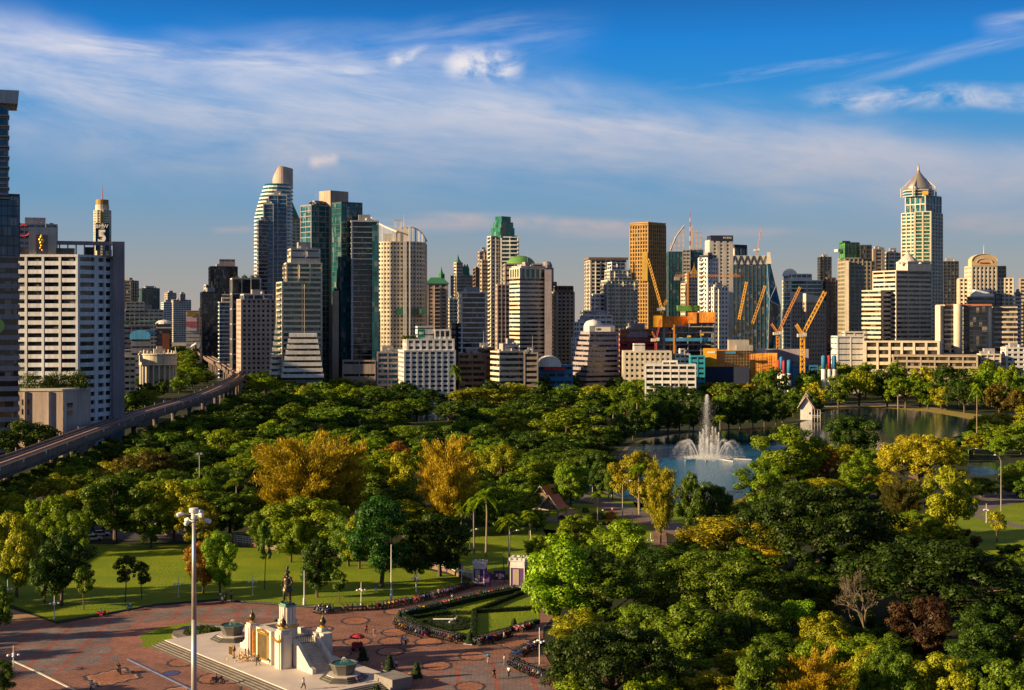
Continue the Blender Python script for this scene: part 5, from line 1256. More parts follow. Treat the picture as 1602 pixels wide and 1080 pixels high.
    T(487, 872, 135, 772, 'broad', 'lt', 'wide yellow green tree behind the statue', 0, 2)
    T(496, 935, 62, 842, 'broad', 'dk', 'dark tree on the lawn just right of the statue head', 1, 2)
    T(414, 922, 30, 812, 'sapling', 'md', 'thin straight tree with high crown left of the statue', 1, 2)
    T(530, 945, 34, 892, 'sapling', 'md', 'propped young tree at the lawn edge right of the statue', 0, 2)
    T(650, 910, 60, 830, 'broad', 'dk', 'dark tree in the row before the white fence', 2, 2)
    T(562, 890, 66, 800, 'broad', 'yl', 'yellowish tree peeping left of the deep emerald one', 2, 2)
    T(622, 745, 50, 690, 'broad', 'orange', 'rusty orange tree beyond the golden casuarinas', 1, 1)
    T(570, 800, 110, 715, 'broad', 'md', 'mid green round tree between the two golden casuarinas', 0, 2)
    T(628, 800, 70, 706, 'broad', 'yl', 'yellow topped tree just left of the lone golden casuarina', 1, 2)
    T(1560, 850, 42, 800, 'sapling', 'gold', 'small golden tree on the sunny lawn at the right edge', 0, 2)
    T(744, 650, 105, 605, 'broad', 'yl', 'pale yellow green large tree in the middle distance before the white apartments', 0, 1)
    T(885, 715, 120, 638, 'broad', 'lt', 'large light olive tree in the middle distance left of the lake', 1, 1)
    T(800, 700, 75, 650, 'broad', 'yl', 'yellow flowering tree above the palms in the middle distance', 2, 1)
    T(785, 770, 70, 692, 'broad', 'yl', 'pale yellow tree right of the lone golden casuarina', 0, 2)
    T(1168, 640, 20, 598, 'willow', 'gold', 'small bright orange yellow tree beyond the fountain', 1, 1)
    for (x, b, w, t, l) in ((760, 872, 48, 766, 'tallest palm, left one of the close pair behind the gate'), (742, 868, 40, 778, 'palm right behind the tallest pair, shorter and leaning left'), (796, 885, 44, 806, 'short palm in front of the gate lawn'), (722, 865, 40, 788, 'palm at the foot of the lone golden casuarina'),
                           (370, 800, 44, 748, 'squat palm half hidden in the trees left of the golden casuarina'), (960, 692, 34, 632, 'palm on the far left bank of the lake'), (996, 664, 32, 622, 'palm by the far bank left of the fountain'), (1022, 668, 28, 634, 'second palm by the far bank left of the fountain'), (1078, 680, 26, 648, 'low palm right behind the fountain, left of the main jet'), (1127, 682, 26, 650, 'low palm right behind the fountain, right of the main jet'),
                           (1000, 805, 44, 726, 'pale palm in front of the golden tree at the lake edge'), (935, 820, 30, 768, 'small palm by the path bend near the red roofs'), (1405, 640, 30, 592, 'palm among the trees behind the far lake arm'), (1528, 690, 26, 600, 'tall palm at the right beyond the lake'), (712, 640, 22, 572, 'palm in front of the white apartment block'), (828, 860, 38, 800, 'palm right of the gate lawn'), (1575, 640, 24, 585, 'palm near the right edge in the far belt'), (1200, 640, 24, 590, 'palm beyond the lake right of the fountain')):
        T(x, b, w, t, 'palm', 'lt', l, None, 2 if b > 760 else 1)
    T(42, 728, 95, 655, 'broad', 'dk', 'dark tree between the left edge tower and the railway', 0, 1)
    T(160, 692, 75, 620, 'broad', 'dk', 'dark tree in front of the right corner of the white tower', 1, 1)
    T(128, 700, 70, 642, 'rain', 'lt', 'light green tree between the podium and the railway', 0, 1)
    T(212, 668, 50, 606, 'broad', 'md', 'green tree right of the white tower base', 2, 1)
    for k_, (x_, y_) in enumerate(((958, 706), (972, 697), (990, 689), (1008, 684), (1026, 681), (1045, 678), (1063, 676), (1085, 675), (1104, 674), (1122, 673), (1140, 672), (1158, 671), (1178, 670), (1196, 668), (1214, 665))):
        T(x_, y_, 34 + (k_ * 7) % 12, y_ - 44 - (k_ * 5) % 14, 'broad', 'dk' if k_ % 3 else 'md', f'{ordn(k_)} from the left of the dark trees lining the bank behind the fountain', None, 1)
    T(-6, 1004, 56, 905, 'broad', 'md', 'green tree cut by the left edge beside the brick plaza', 1, 2)
    T(-4, 1092, 60, 1030, 'broad', 'dk', 'dark low tree in the bottom left corner', 2, 2)
    for k_ in range(15):
        x_ = 12 + 25 * k_; d_ = float(np.interp(x_, [0, 222, 330, 384], [757, 674, 636, 607])); T(x_, d_ + 46 - k_ * 1.8, 66 - 2.4 * k_, d_ - 3, ('rain', 'broad')[k_ % 2], ('dk', 'md', 'dk')[k_ % 3], f'{ordn(k_)} of the trees along the near side of the railway, counting from the left edge', None, 1)
    for x_, b_, w_, t_, c_, l_ in ((420, 866, 74, 792, 'md', 'round tree overlapping the fence left of the statue'), (312, 858, 66, 780, 'yl', 'yellow green tree at the back of the lawn behind the mast'), (236, 858, 62, 786, 'md', 'green tree at the back of the lawn, right of the parked cars'), (118, 872, 60, 800, 'lt', 'light tree at the back of the lawn, left of the parked cars'), (545, 886, 72, 806, 'md', 'round green tree behind the lawn just left of the emerald tree'), (455, 880, 60, 806, 'lt', 'light green tree low behind the statue')):
        T(x_, b_, w_, t_, 'broad', c_, l_, None, 2)
    for t_ in TREES: PLACED.append((t_['x'], t_['y'], 0, 0, 0, 0))
    n0 = len(PLACED)
    A = scatter
    A([(1235, 623), (1700, 623), (1700, 641), (1250, 640)], 10, 70, (19, 26), (17, 25), ['rain', 'broad', 'broad'], ['md', 'dk', 'md', 'lt', 'yl'], 23)
    A([(1190, 606), (1190, 640), (1250, 625), (1620, 622), (1700, 600), (1250, 603)], 13, 90, (19, 26), (18, 27), ['rain', 'broad', 'broad'], ['md', 'dk', 'md', 'lt', 'yl'], 22)
    # --- the far belt and the park's interior
    A([(385, 606), (385, 640), (960, 652), (1250, 645), (1602, 640), (1700, 612), (1602, 603), (900, 603)], 15, 190, (13, 18), (15, 23), ['rain', 'broad', 'broad', 'tall', 'broad'], ['md', 'dk', 'md', 'lt', 'yl', 'dk'], 1)
    A([(385, 603), (1700, 603), (1700, 596), (385, 596)], 22, 70, (14, 19), (18, 26), ['broad', 'rain'], ['md', 'dk', 'lt', 'yl'], 2)
    A([(980, 676), (1250, 664), (1290, 640), (1250, 640), (960, 650), (960, 685)], 8, 120, (9, 14), (11, 16), ['broad', 'rain', 'broad', 'palm'], ['dk', 'dk', 'md', 'md', 'lt'], 3)
    A([(1250, 640), (1365, 634), (1450, 641), (1602, 655), (1680, 640), (1602, 622), (1250, 625)], 10, 110, (14, 21), (13, 19), ['broad', 'rain', 'broad'], ['md', 'dk', 'lt', 'yl', 'br'], 4)
    A([(385, 640), (960, 650), (960, 690), (385, 680)], 15, 90, (10, 14), (17, 24), ['rain', 'broad', 'tall', 'broad'], ['dk', 'dk', 'md', 'md'], 5)
    A([(270, 700), (385, 672), (960, 690), (925, 745), (700, 760), (300, 770), (200, 760)], 13, 110, (9, 13), (15, 22), ['rain', 'broad', 'tall', 'broad', 'broad'], ['dk', 'md', 'dk', 'md', 'dk', 'lt'], 6)
    A([(90, 770), (300, 768), (920, 745), (915, 790), (850, 840), (720, 865), (480, 855), (210, 815), (60, 800)], 10, 80, (8, 11), (10, 14), ['broad', 'broad', 'rain'], ['md', 'dk', 'md', 'lt', 'yl'], 7)
    A([(-60, 860), (210, 830), (60, 800), (-60, 800)], 9, 12, (7, 10), (9, 13), ['broad'], ['md', 'yl', 'lt'], 8)
    # left of the railway
    A([(-40, 700), (60, 690), (200, 642), (330, 600), (280, 600), (195, 630), (100, 670), (-40, 680)], 11, 40, (9, 13), (10, 15), ['broad', 'rain', 'broad'], ['dk', 'md', 'dk', 'lt'], 9)
    A([(190, 618), (300, 600), (375, 560), (300, 548), (190, 560)], 20, 50, (10, 15), (14, 22), ['broad', 'rain'], ['md', 'lt', 'yl', 'md'], 10)
    A([(375, 610), (440, 610), (440, 565), (330, 548), (390, 575)], 22, 30, (9, 14), (15, 22), ['rain', 'broad'], ['lt', 'md', 'yl', 'br'], 11)
    A([(0, 790), (130, 770), (330, 690), (385, 645), (385, 620), (330, 652), (222, 690), (0, 775)], 8, 70, (7, 12), (9, 14), ['rain', 'broad'], ['dk', 'dk', 'md'], 12, 12000)
    # right of the lake and the right foreground
    A([(1270, 718), (1400, 716), (1530, 680), (1620, 660), (1640, 700), (1602, 716), (1490, 722), (1480, 745), (1390, 790), (1250, 790), (1220, 745)], 10, 50, (7, 11), (10, 15), ['broad', 'broad', 'rain'], ['lt', 'md', 'yl', 'lt', 'yl'], 13)
    A([(1500, 748), (1640, 744), (1640, 790), (1500, 775)], 9, 14, (6, 8), (9, 12), ['broad'], ['lt', 'yl', 'md'], 14)
    A([(1060, 850), (1160, 800), (1250, 790), (1400, 800), (1440, 860), (1440, 920), (1060, 930)], 9, 30, (7, 9), (9, 12), ['broad', 'rain'], ['md', 'lt', 'dk', 'yl'], 15)
    A([(880, 930), (1060, 900), (1440, 900), (1640, 880), (1640, 1010), (1240, 1010), (880, 1020)], 8.5, 60, (7, 10), (9, 13), ['rain', 'broad', 'broad'], ['dk', 'md', 'dk', 'md', 'lt'], 16)
    A([(885, 1020), (1640, 1000), (1660, 1150), (900, 1150)], 8, 60, (7, 10), (8, 12), ['broad', 'tall', 'broad'], ['md', 'md', 'dk', 'lt', 'yl'], 17)
    A([(830, 880), (990, 850), (1060, 850), (1060, 905), (880, 930)], 7, 14, (5, 7.5), (7, 9), ['broad'], ['lt', 'bright', 'yl', 'md'], 18)
    A([(885, 1020), (840, 930), (990, 880), (1440, 890), (1640, 870), (1660, 1150), (900, 1150)], 5.5, 130, (3.5, 6), (6, 9), ['broad'], ['dk', 'md', 'dk'], 19)
    A([(1240, 800), (1270, 718), (1400, 716), (1530, 680), (1480, 800), (1440, 880), (1060, 930), (1060, 850)], 6, 70, (3.5, 6), (6, 9), ['broad'], ['dk', 'md', 'lt'], 20)
    A([(330, 690), (385, 640), (960, 650), (925, 745), (915, 800), (720, 865), (480, 855), (210, 800)], 8, 150, (4, 7), (8, 11), ['broad'], ['dk', 'md', 'dk'], 21)
    # leave out crowns that nothing of would show: front to back coverage
    man = [(t['x'], t['y'], t['w'], t['h'], None, None) for t in TREES]
    cand = sorted(man + PLACED[n0:], key=lambda c: c[1])
    for x, y, w, h, kd, cl in cand:
        m = cover(x, y, w, h); vis = (m & ~MASK).sum(); tot = max(1, m.sum())
        if kd and (vis < (.26 if y > 560 else .16) * tot or vis < 4): continue
        MASK[m] = True
        if kd: tree_at(x, y, w, h, kd, cl)
    # unseen trees added at the far left, outside the frame, to shade the plaza
    for i in range(9):
        tree_at(-112 + rnd.uniform(-4, 4) - i * 1.0, 165 + i * 13, 13, rnd.uniform(12, 15), 'broad', 'md', f'{ordn(i)} nearest unseen tree added beyond the left edge to shade the plaza', near=1)
    label_trees()

ORD = ['first', 'second', 'third', 'fourth', 'fifth', 'sixth', 'seventh', 'eighth', 'ninth', 'tenth', 'eleventh', 'twelfth']
def ordn(i): return ORD[i] if i < 12 else f'{i + 1}{"th" if 10 < (i + 1) % 100 < 14 else {1: "st", 2: "nd", 3: "rd"}.get((i + 1) % 10, "th")}'
def zone(px, py):
    if px < 385 and py < 640 + (385 - px) * .3: return 'left of the railway viaduct' if px < 330 else 'around the railway bend'
    if px < 400 and py < 800: return 'under the railway viaduct'
    if py < 604: return "at the towers' feet"
    if py < 642 and px > 1250: return 'behind the far lake arm'
    if py < 690 and 960 <= px <= 1290: return 'on the bank behind the fountain'
    if py < 642: return 'in far belt below the city'
    if py < 690 and px < 960: return 'in shaded belt left of lake'
    if py < 790 and px < 960: return 'around the golden casuarinas'
    if py < 870 and px < 900: return 'behind the plaza lawn'
    if px > 1200 and py < 800: return 'near the lake arm at right'
    if px > 1000 and py < 930: return 'around the black green rain tree'
    if py < 930: return 'beside the lime green trees'
    return 'in the lower right grove'
def label_trees():
    grp = {}
    for t in TREES:
        if t['label']: continue
        px, py = px_of((t['x'], t['y'], 0)); sz = 'small' if t['h'] < 8 else 'tall' if t['h'] > 13 else ''
        kw = {'broadleaf_tree': 'round tree', 'low_tree': 'low tree', 'shade_tree': 'upright tree', 'rain_tree': 'umbrella tree', 'casuarina_tree': 'feathery tree', 'palm_tree': 'palm'}[t['kind']]
        grp.setdefault((f"{sz} {CW[t['col']]} {kw}".strip(), zone(px, py)), []).append((px, t))
    for (d, z), v in grp.items():
        v.sort(key=lambda a: a[0])
        for i, (px, t) in enumerate(v):
            t['o']['label'] = f'{d} {z}, {ordn(i)} of {len(v)} from left' if len(v) > 1 else f'{d} {z}, only such one there'
            t['o']['group'] = 'trees ' + z
# ------------------------------------------------------------------ ground, water, paving
def pg(poly): return [G(*p)[:2] for p in poly]
def densify(poly, step=6.0):
    out = []
    for i, p in enumerate(poly):
        q = poly[(i + 1) % len(poly)]; n = max(1, int(math.hypot(q[0] - p[0], q[1] - p[1]) / step))
        for k in range(n): out.append((p[0] + (q[0] - p[0]) * k / n, p[1] + (q[1] - p[1]) * k / n))
    return out
def smooth_poly(pts, n=2):
    for _ in range(n):
        o = []
        for i, p in enumerate(pts):
            q = pts[(i + 1) % len(pts)]; o += [(p[0] * .75 + q[0] * .25, p[1] * .75 + q[1] * .25), (p[0] * .25 + q[0] * .75, p[1] * .25 + q[1] * .75)]
        pts = o
    return pts
def sheet(name, poly, z, m, ground=False, smooth=0):
    b = MB(); p = poly if ground else pg(poly)
    if smooth: p = smooth_poly(p, smooth)
    a = sum(p[i - 1][0] * p[i][1] - p[i][0] * p[i - 1][1] for i in range(len(p)))
    if a < 0: p = p[::-1]
    b.sheet(p, z); return struct(b.build(name, m))
def grassmat(name, c1, c2):
    m = D.materials.new(name); m.use_nodes = True
    k = NT(m.node_tree); b = k.n['Principled BSDF']; geo = k.node('ShaderNodeNewGeometry')
    n1 = k.noise(geo.outputs['Position'], .12, 4, .6); n2 = k.noise(geo.outputs['Position'], 2.2, 4, .7)
    c = k.mix(k.maprange(n1, .35, .65), (*c1, 1), (*c2, 1)); f = k.maprange(n2, .25, .75, .62, 1.35)
    n3 = k.noise(geo.outputs['Position'], .45, 6, .7, .5); c = k.mix(k.maprange(n3, .56, .74, 0, .65), c, (c1[0] * 1.9 + .02, c1[1] * 1.0, c1[2] + .01, 1)); c = k.mix(k.maprange(k.noise(geo.outputs['Position'], .05, 3, .6), .45, .65, 0, .45), c, (c1[0] * .5, c1[1] * .65, c1[2], 1))
    k.set(b, 'Base Color', k.mix(1.0, c, k.comb(f, f, f), 'MULTIPLY')); b.inputs['Roughness'].default_value = .9; b.inputs['Specular IOR Level'].default_value = .2
    bp = k.node('ShaderNodeBump'); bp.inputs['Strength'].default_value = .6; bp.inputs['Distance'].default_value = .3; k.set(bp, 'Height', n2); k.l.new(bp.outputs[0], b.inputs['Normal'])
    return m
def pavemat(name, c1, c2, size=.5, joint=(.05, .04, .04), grid=None):
    """small pavers with stains; grid: (spacing x, spacing y, width, colour) of inlaid bands"""
    m = D.materials.new(name); m.use_nodes = True
    k = NT(m.node_tree); b = k.n['Principled BSDF']; geo = k.node('ShaderNodeNewGeometry')
    br = k.node('ShaderNodeTexBrick'); k.l.new(geo.outputs['Position'], br.inputs['Vector'])
    k.set(br, 'Color1', (*c1, 1)); k.set(br, 'Color2', (*c2, 1)); k.set(br, 'Mortar', (*joint, 1)); k.set(br, 'Scale', 1.0 / size); k.set(br, 'Mortar Size', .012)
    br.inputs['Brick Width'].default_value = 1.0; br.inputs['Row Height'].default_value = .5
    c = br.outputs[0]
    if grid:
        sx, sy, w, gc, ang = grid
        rot = k.node('ShaderNodeVectorRotate', rotation_type='Z_AXIS'); k.l.new(geo.outputs['Position'], rot.inputs[0]); rot.inputs['Angle'].default_value = ang
        sp = k.node('ShaderNodeSeparateXYZ'); k.l.new(rot.outputs[0], sp.inputs[0])
        mx = k.math('LESS_THAN', k.math('MODULO', k.math('ADD', sp.outputs[0], 5000.0), sx), w); my = k.math('LESS_THAN', k.math('MODULO', k.math('ADD', sp.outputs[1], 5000.0), sy), w)
        c = k.mix(k.math('MAXIMUM', mx, my), c, (*gc, 1))
    n1 = k.noise(geo.outputs['Position'], .18, 5, .65); n2 = k.noise(geo.outputs['Position'], 1.3, 4, .7)
    b2 = k.node('ShaderNodeTexBrick'); k.l.new(geo.outputs['Position'], b2.inputs['Vector']); k.set(b2, 'Color1', (1, 1, 1, 1)); k.set(b2, 'Color2', (.82, .84, .86, 1)); k.set(b2, 'Mortar', (.55, .5, .5, 1)); k.set(b2, 'Scale', .4); k.set(b2, 'Mortar Size', .02); c = k.mix(1.0, c, b2.outputs[0], 'MULTIPLY')
    f = k.math('MULTIPLY', k.maprange(n1, .3, .72, 1.25, .62), k.maprange(n2, .3, .7, .8, 1.2))
    n3 = k.noise(geo.outputs['Position'], .45, 5, .75, .6); f = k.math('MULTIPLY', f, k.maprange(n3, .60, .72, 1.0, .45))
    k.set(b, 'Base Color', k.mix(1.0, c, k.comb(f, f, f), 'MULTIPLY')); b.inputs['Roughness'].default_value = .75; b.inputs['Specular IOR Level'].default_value = .3
    return m
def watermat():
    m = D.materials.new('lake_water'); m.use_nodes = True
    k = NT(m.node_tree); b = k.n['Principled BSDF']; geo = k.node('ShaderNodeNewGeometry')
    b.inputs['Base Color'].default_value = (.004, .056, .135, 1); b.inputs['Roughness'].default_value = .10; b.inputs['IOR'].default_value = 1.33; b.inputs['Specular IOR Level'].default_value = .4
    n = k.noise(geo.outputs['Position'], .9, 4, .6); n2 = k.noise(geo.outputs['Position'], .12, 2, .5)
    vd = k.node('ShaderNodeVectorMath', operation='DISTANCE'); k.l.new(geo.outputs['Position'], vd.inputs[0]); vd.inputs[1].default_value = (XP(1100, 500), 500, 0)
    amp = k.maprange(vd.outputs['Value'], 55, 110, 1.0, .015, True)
    k.set(b, 'Base Color', k.mix(k.maprange(vd.outputs['Value'], 45, 105, 1, 0, True), (.002, .022, .04, 1), (.012, .15, .34, 1)))      # sky reflection painted into the base colour: bright blue round the fountain, dark beyond
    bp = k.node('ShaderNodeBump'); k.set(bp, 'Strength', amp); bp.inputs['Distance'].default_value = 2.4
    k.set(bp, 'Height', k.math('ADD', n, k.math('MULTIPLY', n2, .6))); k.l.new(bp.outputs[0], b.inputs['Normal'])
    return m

MON = Vector((-35.6, 223.0, 0)); ME1 = Vector((.63, -.776, 0)); ME2 = Vector((.776, .63, 0)); MANG = math.atan2(ME1.y, ME1.x)
def ML(x, y, z=0.0): p = MON + ME1 * x + ME2 * y; return Vector((p.x, p.y, z))
def setting():
    soil = grassmat('park_ground', (.022, .034, .008), (.040, .045, .016))
    b = MB(); b.sheet([(-7000, -400), (7000, -400), (7000, 14000), (-7000, 14000)], 0); struct(b.build('ground', soil))
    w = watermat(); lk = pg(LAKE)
    bk = offset_any(smooth_poly(lk, 2), 1.6); sheet('lake_bank', bk, .02, mat('bank', (.13, .10, .05), .9, 0, .3, .4), True)
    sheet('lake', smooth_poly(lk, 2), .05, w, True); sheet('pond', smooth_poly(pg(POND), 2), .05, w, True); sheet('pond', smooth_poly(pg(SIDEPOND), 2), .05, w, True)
    lawn = grassmat('lawn', (.145, .225, .005), (.215, .265, .006)); lawn2 = grassmat('lawn_dark', (.05, .11, .008), (.07, .13, .01))
    sheet('lawn', [(85, 972), (150, 962), (240, 945), (340, 937), (450, 945), (520, 950), (600, 946), (700, 924), (742, 908), (640, 886), (470, 869), (400, 858), (330, 852), (140, 852), (40, 880), (-60, 905), (-60, 945), (20, 947)], .03, lawn)
    sheet('lawn', [(690, 890), (700, 830), (790, 822), (870, 830), (900, 870), (880, 900), (825, 884), (800, 900), (745, 897)], .03, lawn)
    sheet('lawn', [(860, 800), (900, 788), (960, 790), (1040, 830), (1030, 870), (980, 900), (880, 880), (850, 830)], .03, lawn)
    sheet('lawn', [(990, 785), (1040, 798), (1110, 792), (1150, 800), (1120, 850), (1060, 830), (1000, 800)], .03, lawn)
    sheet('lawn', [(930, 770), (1010, 790), (1000, 798), (930, 780)], .03, lawn)
    sheet('lawn', [(1480, 790), (1640, 765), (1700, 900), (1480, 880)], .03, lawn)
    sheet('far_lawn', [(1340, 630), (1385, 632), (1450, 638), (1540, 650), (1525, 657), (1450, 644), (1365, 637.5)], .03, mat('dry_grass', (.26, .20, .03), .9, 0, .3, .3))
    sheet('lake_path', [(1250, 636), (1375, 631), (1480, 639), (1480, 641.5), (1375, 634), (1250, 639)], .04, mat('path_pale', (.40, .32, .22), .9, 0, .2, .3))
    asph = mat('asphalt', (.055, .052, .055), .85, 0, .3, .5); pathm = mat('path', (.33, .22, .16), .85, 0, .25, .6); pink = pavemat('path_brick', (.30, .16, .13), (.24, .13, .11), .4)
    sheet('park_road', [(880, 769), (940, 778), (1000, 798), (1060, 818), (1104, 838), (1086, 846), (1040, 828), (985, 808), (930, 788), (880, 777)], .05, mat('road_mauve', (.15, .12, .12), .85, 0, .25, .5))
    sheet('road_edge', [(930, 788), (985, 808), (1040, 828), (1086, 846), (1082, 848), (1036, 831), (981, 811), (926, 790)], .06, pink)
    sheet('park_path', [(1020, 826), (1042, 832), (1044, 852), (1050, 885), (1024, 888), (1024, 852)], .055, pink)
    sheet('garden_path', [(872, 806), (892, 796), (905, 800), (890, 816), (940, 822), (1000, 823), (1000, 826), (940, 826), (872, 818)], .05, pathm)
    sheet('park_road', [(1510, 782), (1555, 768), (1660, 755), (1660, 775), (1565, 793), (1530, 805), (1600, 822), (1600, 828), (1518, 808)], .05, mat('road_mauve', (.15, .12, .12), .85, 0, .25, .5))
    # avenue under the railway
    cl = [(-150, 250), (-146, 389), (-160, 602), (-166, 769), (-190, 996), (-246, 1245), (-361, 1660), (-520, 2300)]
    L, Rr = offset_line(cl, 15); sheet('avenue', L + Rr[::-1], .04, asph, True)
    sheet('street', [(-150, 838), (0, 828), (150, 842), (225, 848), (330, 846), (420, 855), (420, 846), (330, 838), (225, 836), (120, 818), (-150, 808)], .045, asph)
    sheet('pavement', [(-150, 945), (0, 948), (60, 966), (75, 975), (-150, 985)], .03, mat('pavement_tan', (.34, .22, .13), .85, 0, .25, .5))
    # plaza
    red = pavemat('plaza_brick', (.33, .165, .120), (.265, .130, .100), .42)
    grey = pavemat('plaza_grey', (.255, .195, .190), (.215, .165, .165), .42, grid=(5.6, 7.4, .75, (.33, .120, .095), R(-4)))
    sheet('plaza', [(-220, 985), (0, 975), (60, 967), (90, 977), (150, 966), (240, 949), (340, 941), (450, 949), (520, 954), (600, 950), (700, 928), (760, 908), (830, 908), (850, 925), (870, 960), (850, 985), (850, 1020), (900, 1110), (900, 1230), (-220, 1230)], .05, red)
    sheet('grey_paving', [(-150, 990), (0, 983), (60, 974), (90, 984), (150, 973), (240, 956), (340, 948), (450, 956), (455, 968), (380, 968), (300, 966), (230, 974), (185, 992), (172, 1015), (190, 1032), (60, 1062), (-150, 1062)], .056, grey)
    sheet('grey_paving', [(690, 1050), (760, 1036), (832, 1028), (890, 1130), (700, 1130)], .056, grey)
    el = [(300 + 128 * math.cos(a), 1005 + 36 * math.sin(a)) for a in np.linspace(0, 2 * math.pi, 40, endpoint=False)]
    sheet('brick_ring', el, .062, pavemat('brick_pink', (.40, .19, .14), (.34, .15, .115), .5))
    cj = [(222, 994), (243, 985), (265, 980), (300, 974), (360, 978), (405, 986), (440, 1002), (330, 1024), (288, 1023), (252, 1020), (218, 1010), (226, 1003), (218, 999)]
    sheet('garden_grass', cj, .075, lawn)
    dark, pale = mat('paver_dark', (.040, .034, .042), .8, 0, .25, .8), mat('paver_pale', (.42, .26, .19), .8, 0, .2, .8); fill = pavemat('paver_orange', (.46, .20, .12), (.38, .165, .10), .4)
    def orn(px, py, w, step=False, col=None):
        c = G(px, py); rx = w * c.y / F / 2; ry = rx * 1.25
        def outl(s, n=72):
            o = []
            for i in range(n):
                a = 2 * math.pi * i / n
                if step: q = 1.0 / (abs(math.cos(a)) + abs(math.sin(a))); q *= 1 + .06 * (1 if int(i / 3) % 2 else -1); q *= 1.05
                else: q = 1 + .045 * math.cos(12 * a)
                o.append((c.x + rx * q * s * math.cos(a), c.y + ry * q * s * math.sin(a)))
            return o
        for s, m, z in ((1, dark, .070), (.82 if not step else .85, pale if step else fill, .076), (.78, fill, .082)):
            if col and s < 1: m = col
            if not step and s == .78: continue
            sheet('paving_ornament', outl(s), z, m, True)
    for a in ((556, 972, 46), (502, 985, 40), (559, 1004, 48), (533, 1024, 36), (618, 990, 46), (615, 1004, 50), (611, 1020, 48), (671, 1005, 48), (683, 1042, 50), (741, 1027, 50), (622, 957, 46), (285, 1037, 48), (335, 1062, 56), (400, 1076, 50), (735, 1075, 50)): orn(*a)
    orn(804, 1006, 74, True); orn(176, 1060, 96, True); orn(268, 1092, 120, True); orn(268, 1054, 28, False, mat('tile_blue', (.06, .07, .22), .6, 0, .2, .6))
    b = MB(); p = [G(200, 1032, 0), G(300, 1080), G(345, 1105)]
    for i in range(2):
        d = (p[i + 1] - p[i]); m_ = (p[i] + p[i + 1]) / 2; b.box((m_.x, m_.y, 0), (d.length, .35, .16), math.atan2(d.y, d.x))
    struct(b.build('kerb', mat('kerb_blue', (.12, .16, .32), .6, 0, .2, .6)))
    b = MB(); p = [G(20, 1035), G(60, 1053), G(125, 1085), G(200, 1130)]
    for i in range(3):
        d = (p[i + 1] - p[i]); m_ = (p[i] + p[i + 1]) / 2; b.box((m_.x, m_.y, 0), (d.length, .35, .15), math.atan2(d.y, d.x))
    struct(b.build('kerb', wallm('offwhite')))
    b = MB(); p = [G(*q) for q in ((90, 975), (150, 964), (240, 947), (340, 939), (450, 947), (520, 952), (600, 948), (700, 926), (745, 911))]
    for i in range(len(p) - 1):
        d = (p[i + 1] - p[i]); m_ = (p[i] + p[i + 1]) / 2; b.box((m_.x, m_.y, 0), (d.length, .3, .22), math.atan2(d.y, d.x))
    struct(b.build('kerb', wallm('dgrey')))

def offset_any(p, d):
    a = sum(p[i - 1][0] * p[i][1] - p[i][0] * p[i - 1][1] for i in range(len(p)))
    if a < 0: p = p[::-1]
    return offset(p, d)
def offset_line(pts, d):
    L, Rr = [], []
    for i, p in enumerate(pts):
        a, b = Vector(pts[max(0, i - 1)][:2]), Vector(pts[min(len(pts) - 1, i + 1)][:2]); t = (b - a).normalized(); n = Vector((-t.y, t.x))
        L.append(tuple(Vector(p[:2]) + n * d)); Rr.append(tuple(Vector(p[:2]) - n * d))
    return L, Rr
def spline(pts, n=8):
    out = []
    for i in range(len(pts) - 1):
        p0, p1, p2, p3 = (Vector(pts[max(0, i - 1)]), Vector(pts[i]), Vector(pts[i + 1]), Vector(pts[min(len(pts) - 1, i + 2)]))
        for k in range(n):
            t = k / n; out.append(tuple(.5 * ((2 * p1) + (p2 - p0) * t + (2 * p0 - 5 * p1 + 4 * p2 - p3) * t * t + (3 * p1 - p0 - 3 * p2 + p3) * t ** 3)))
    out.append(tuple(pts[-1])); return out

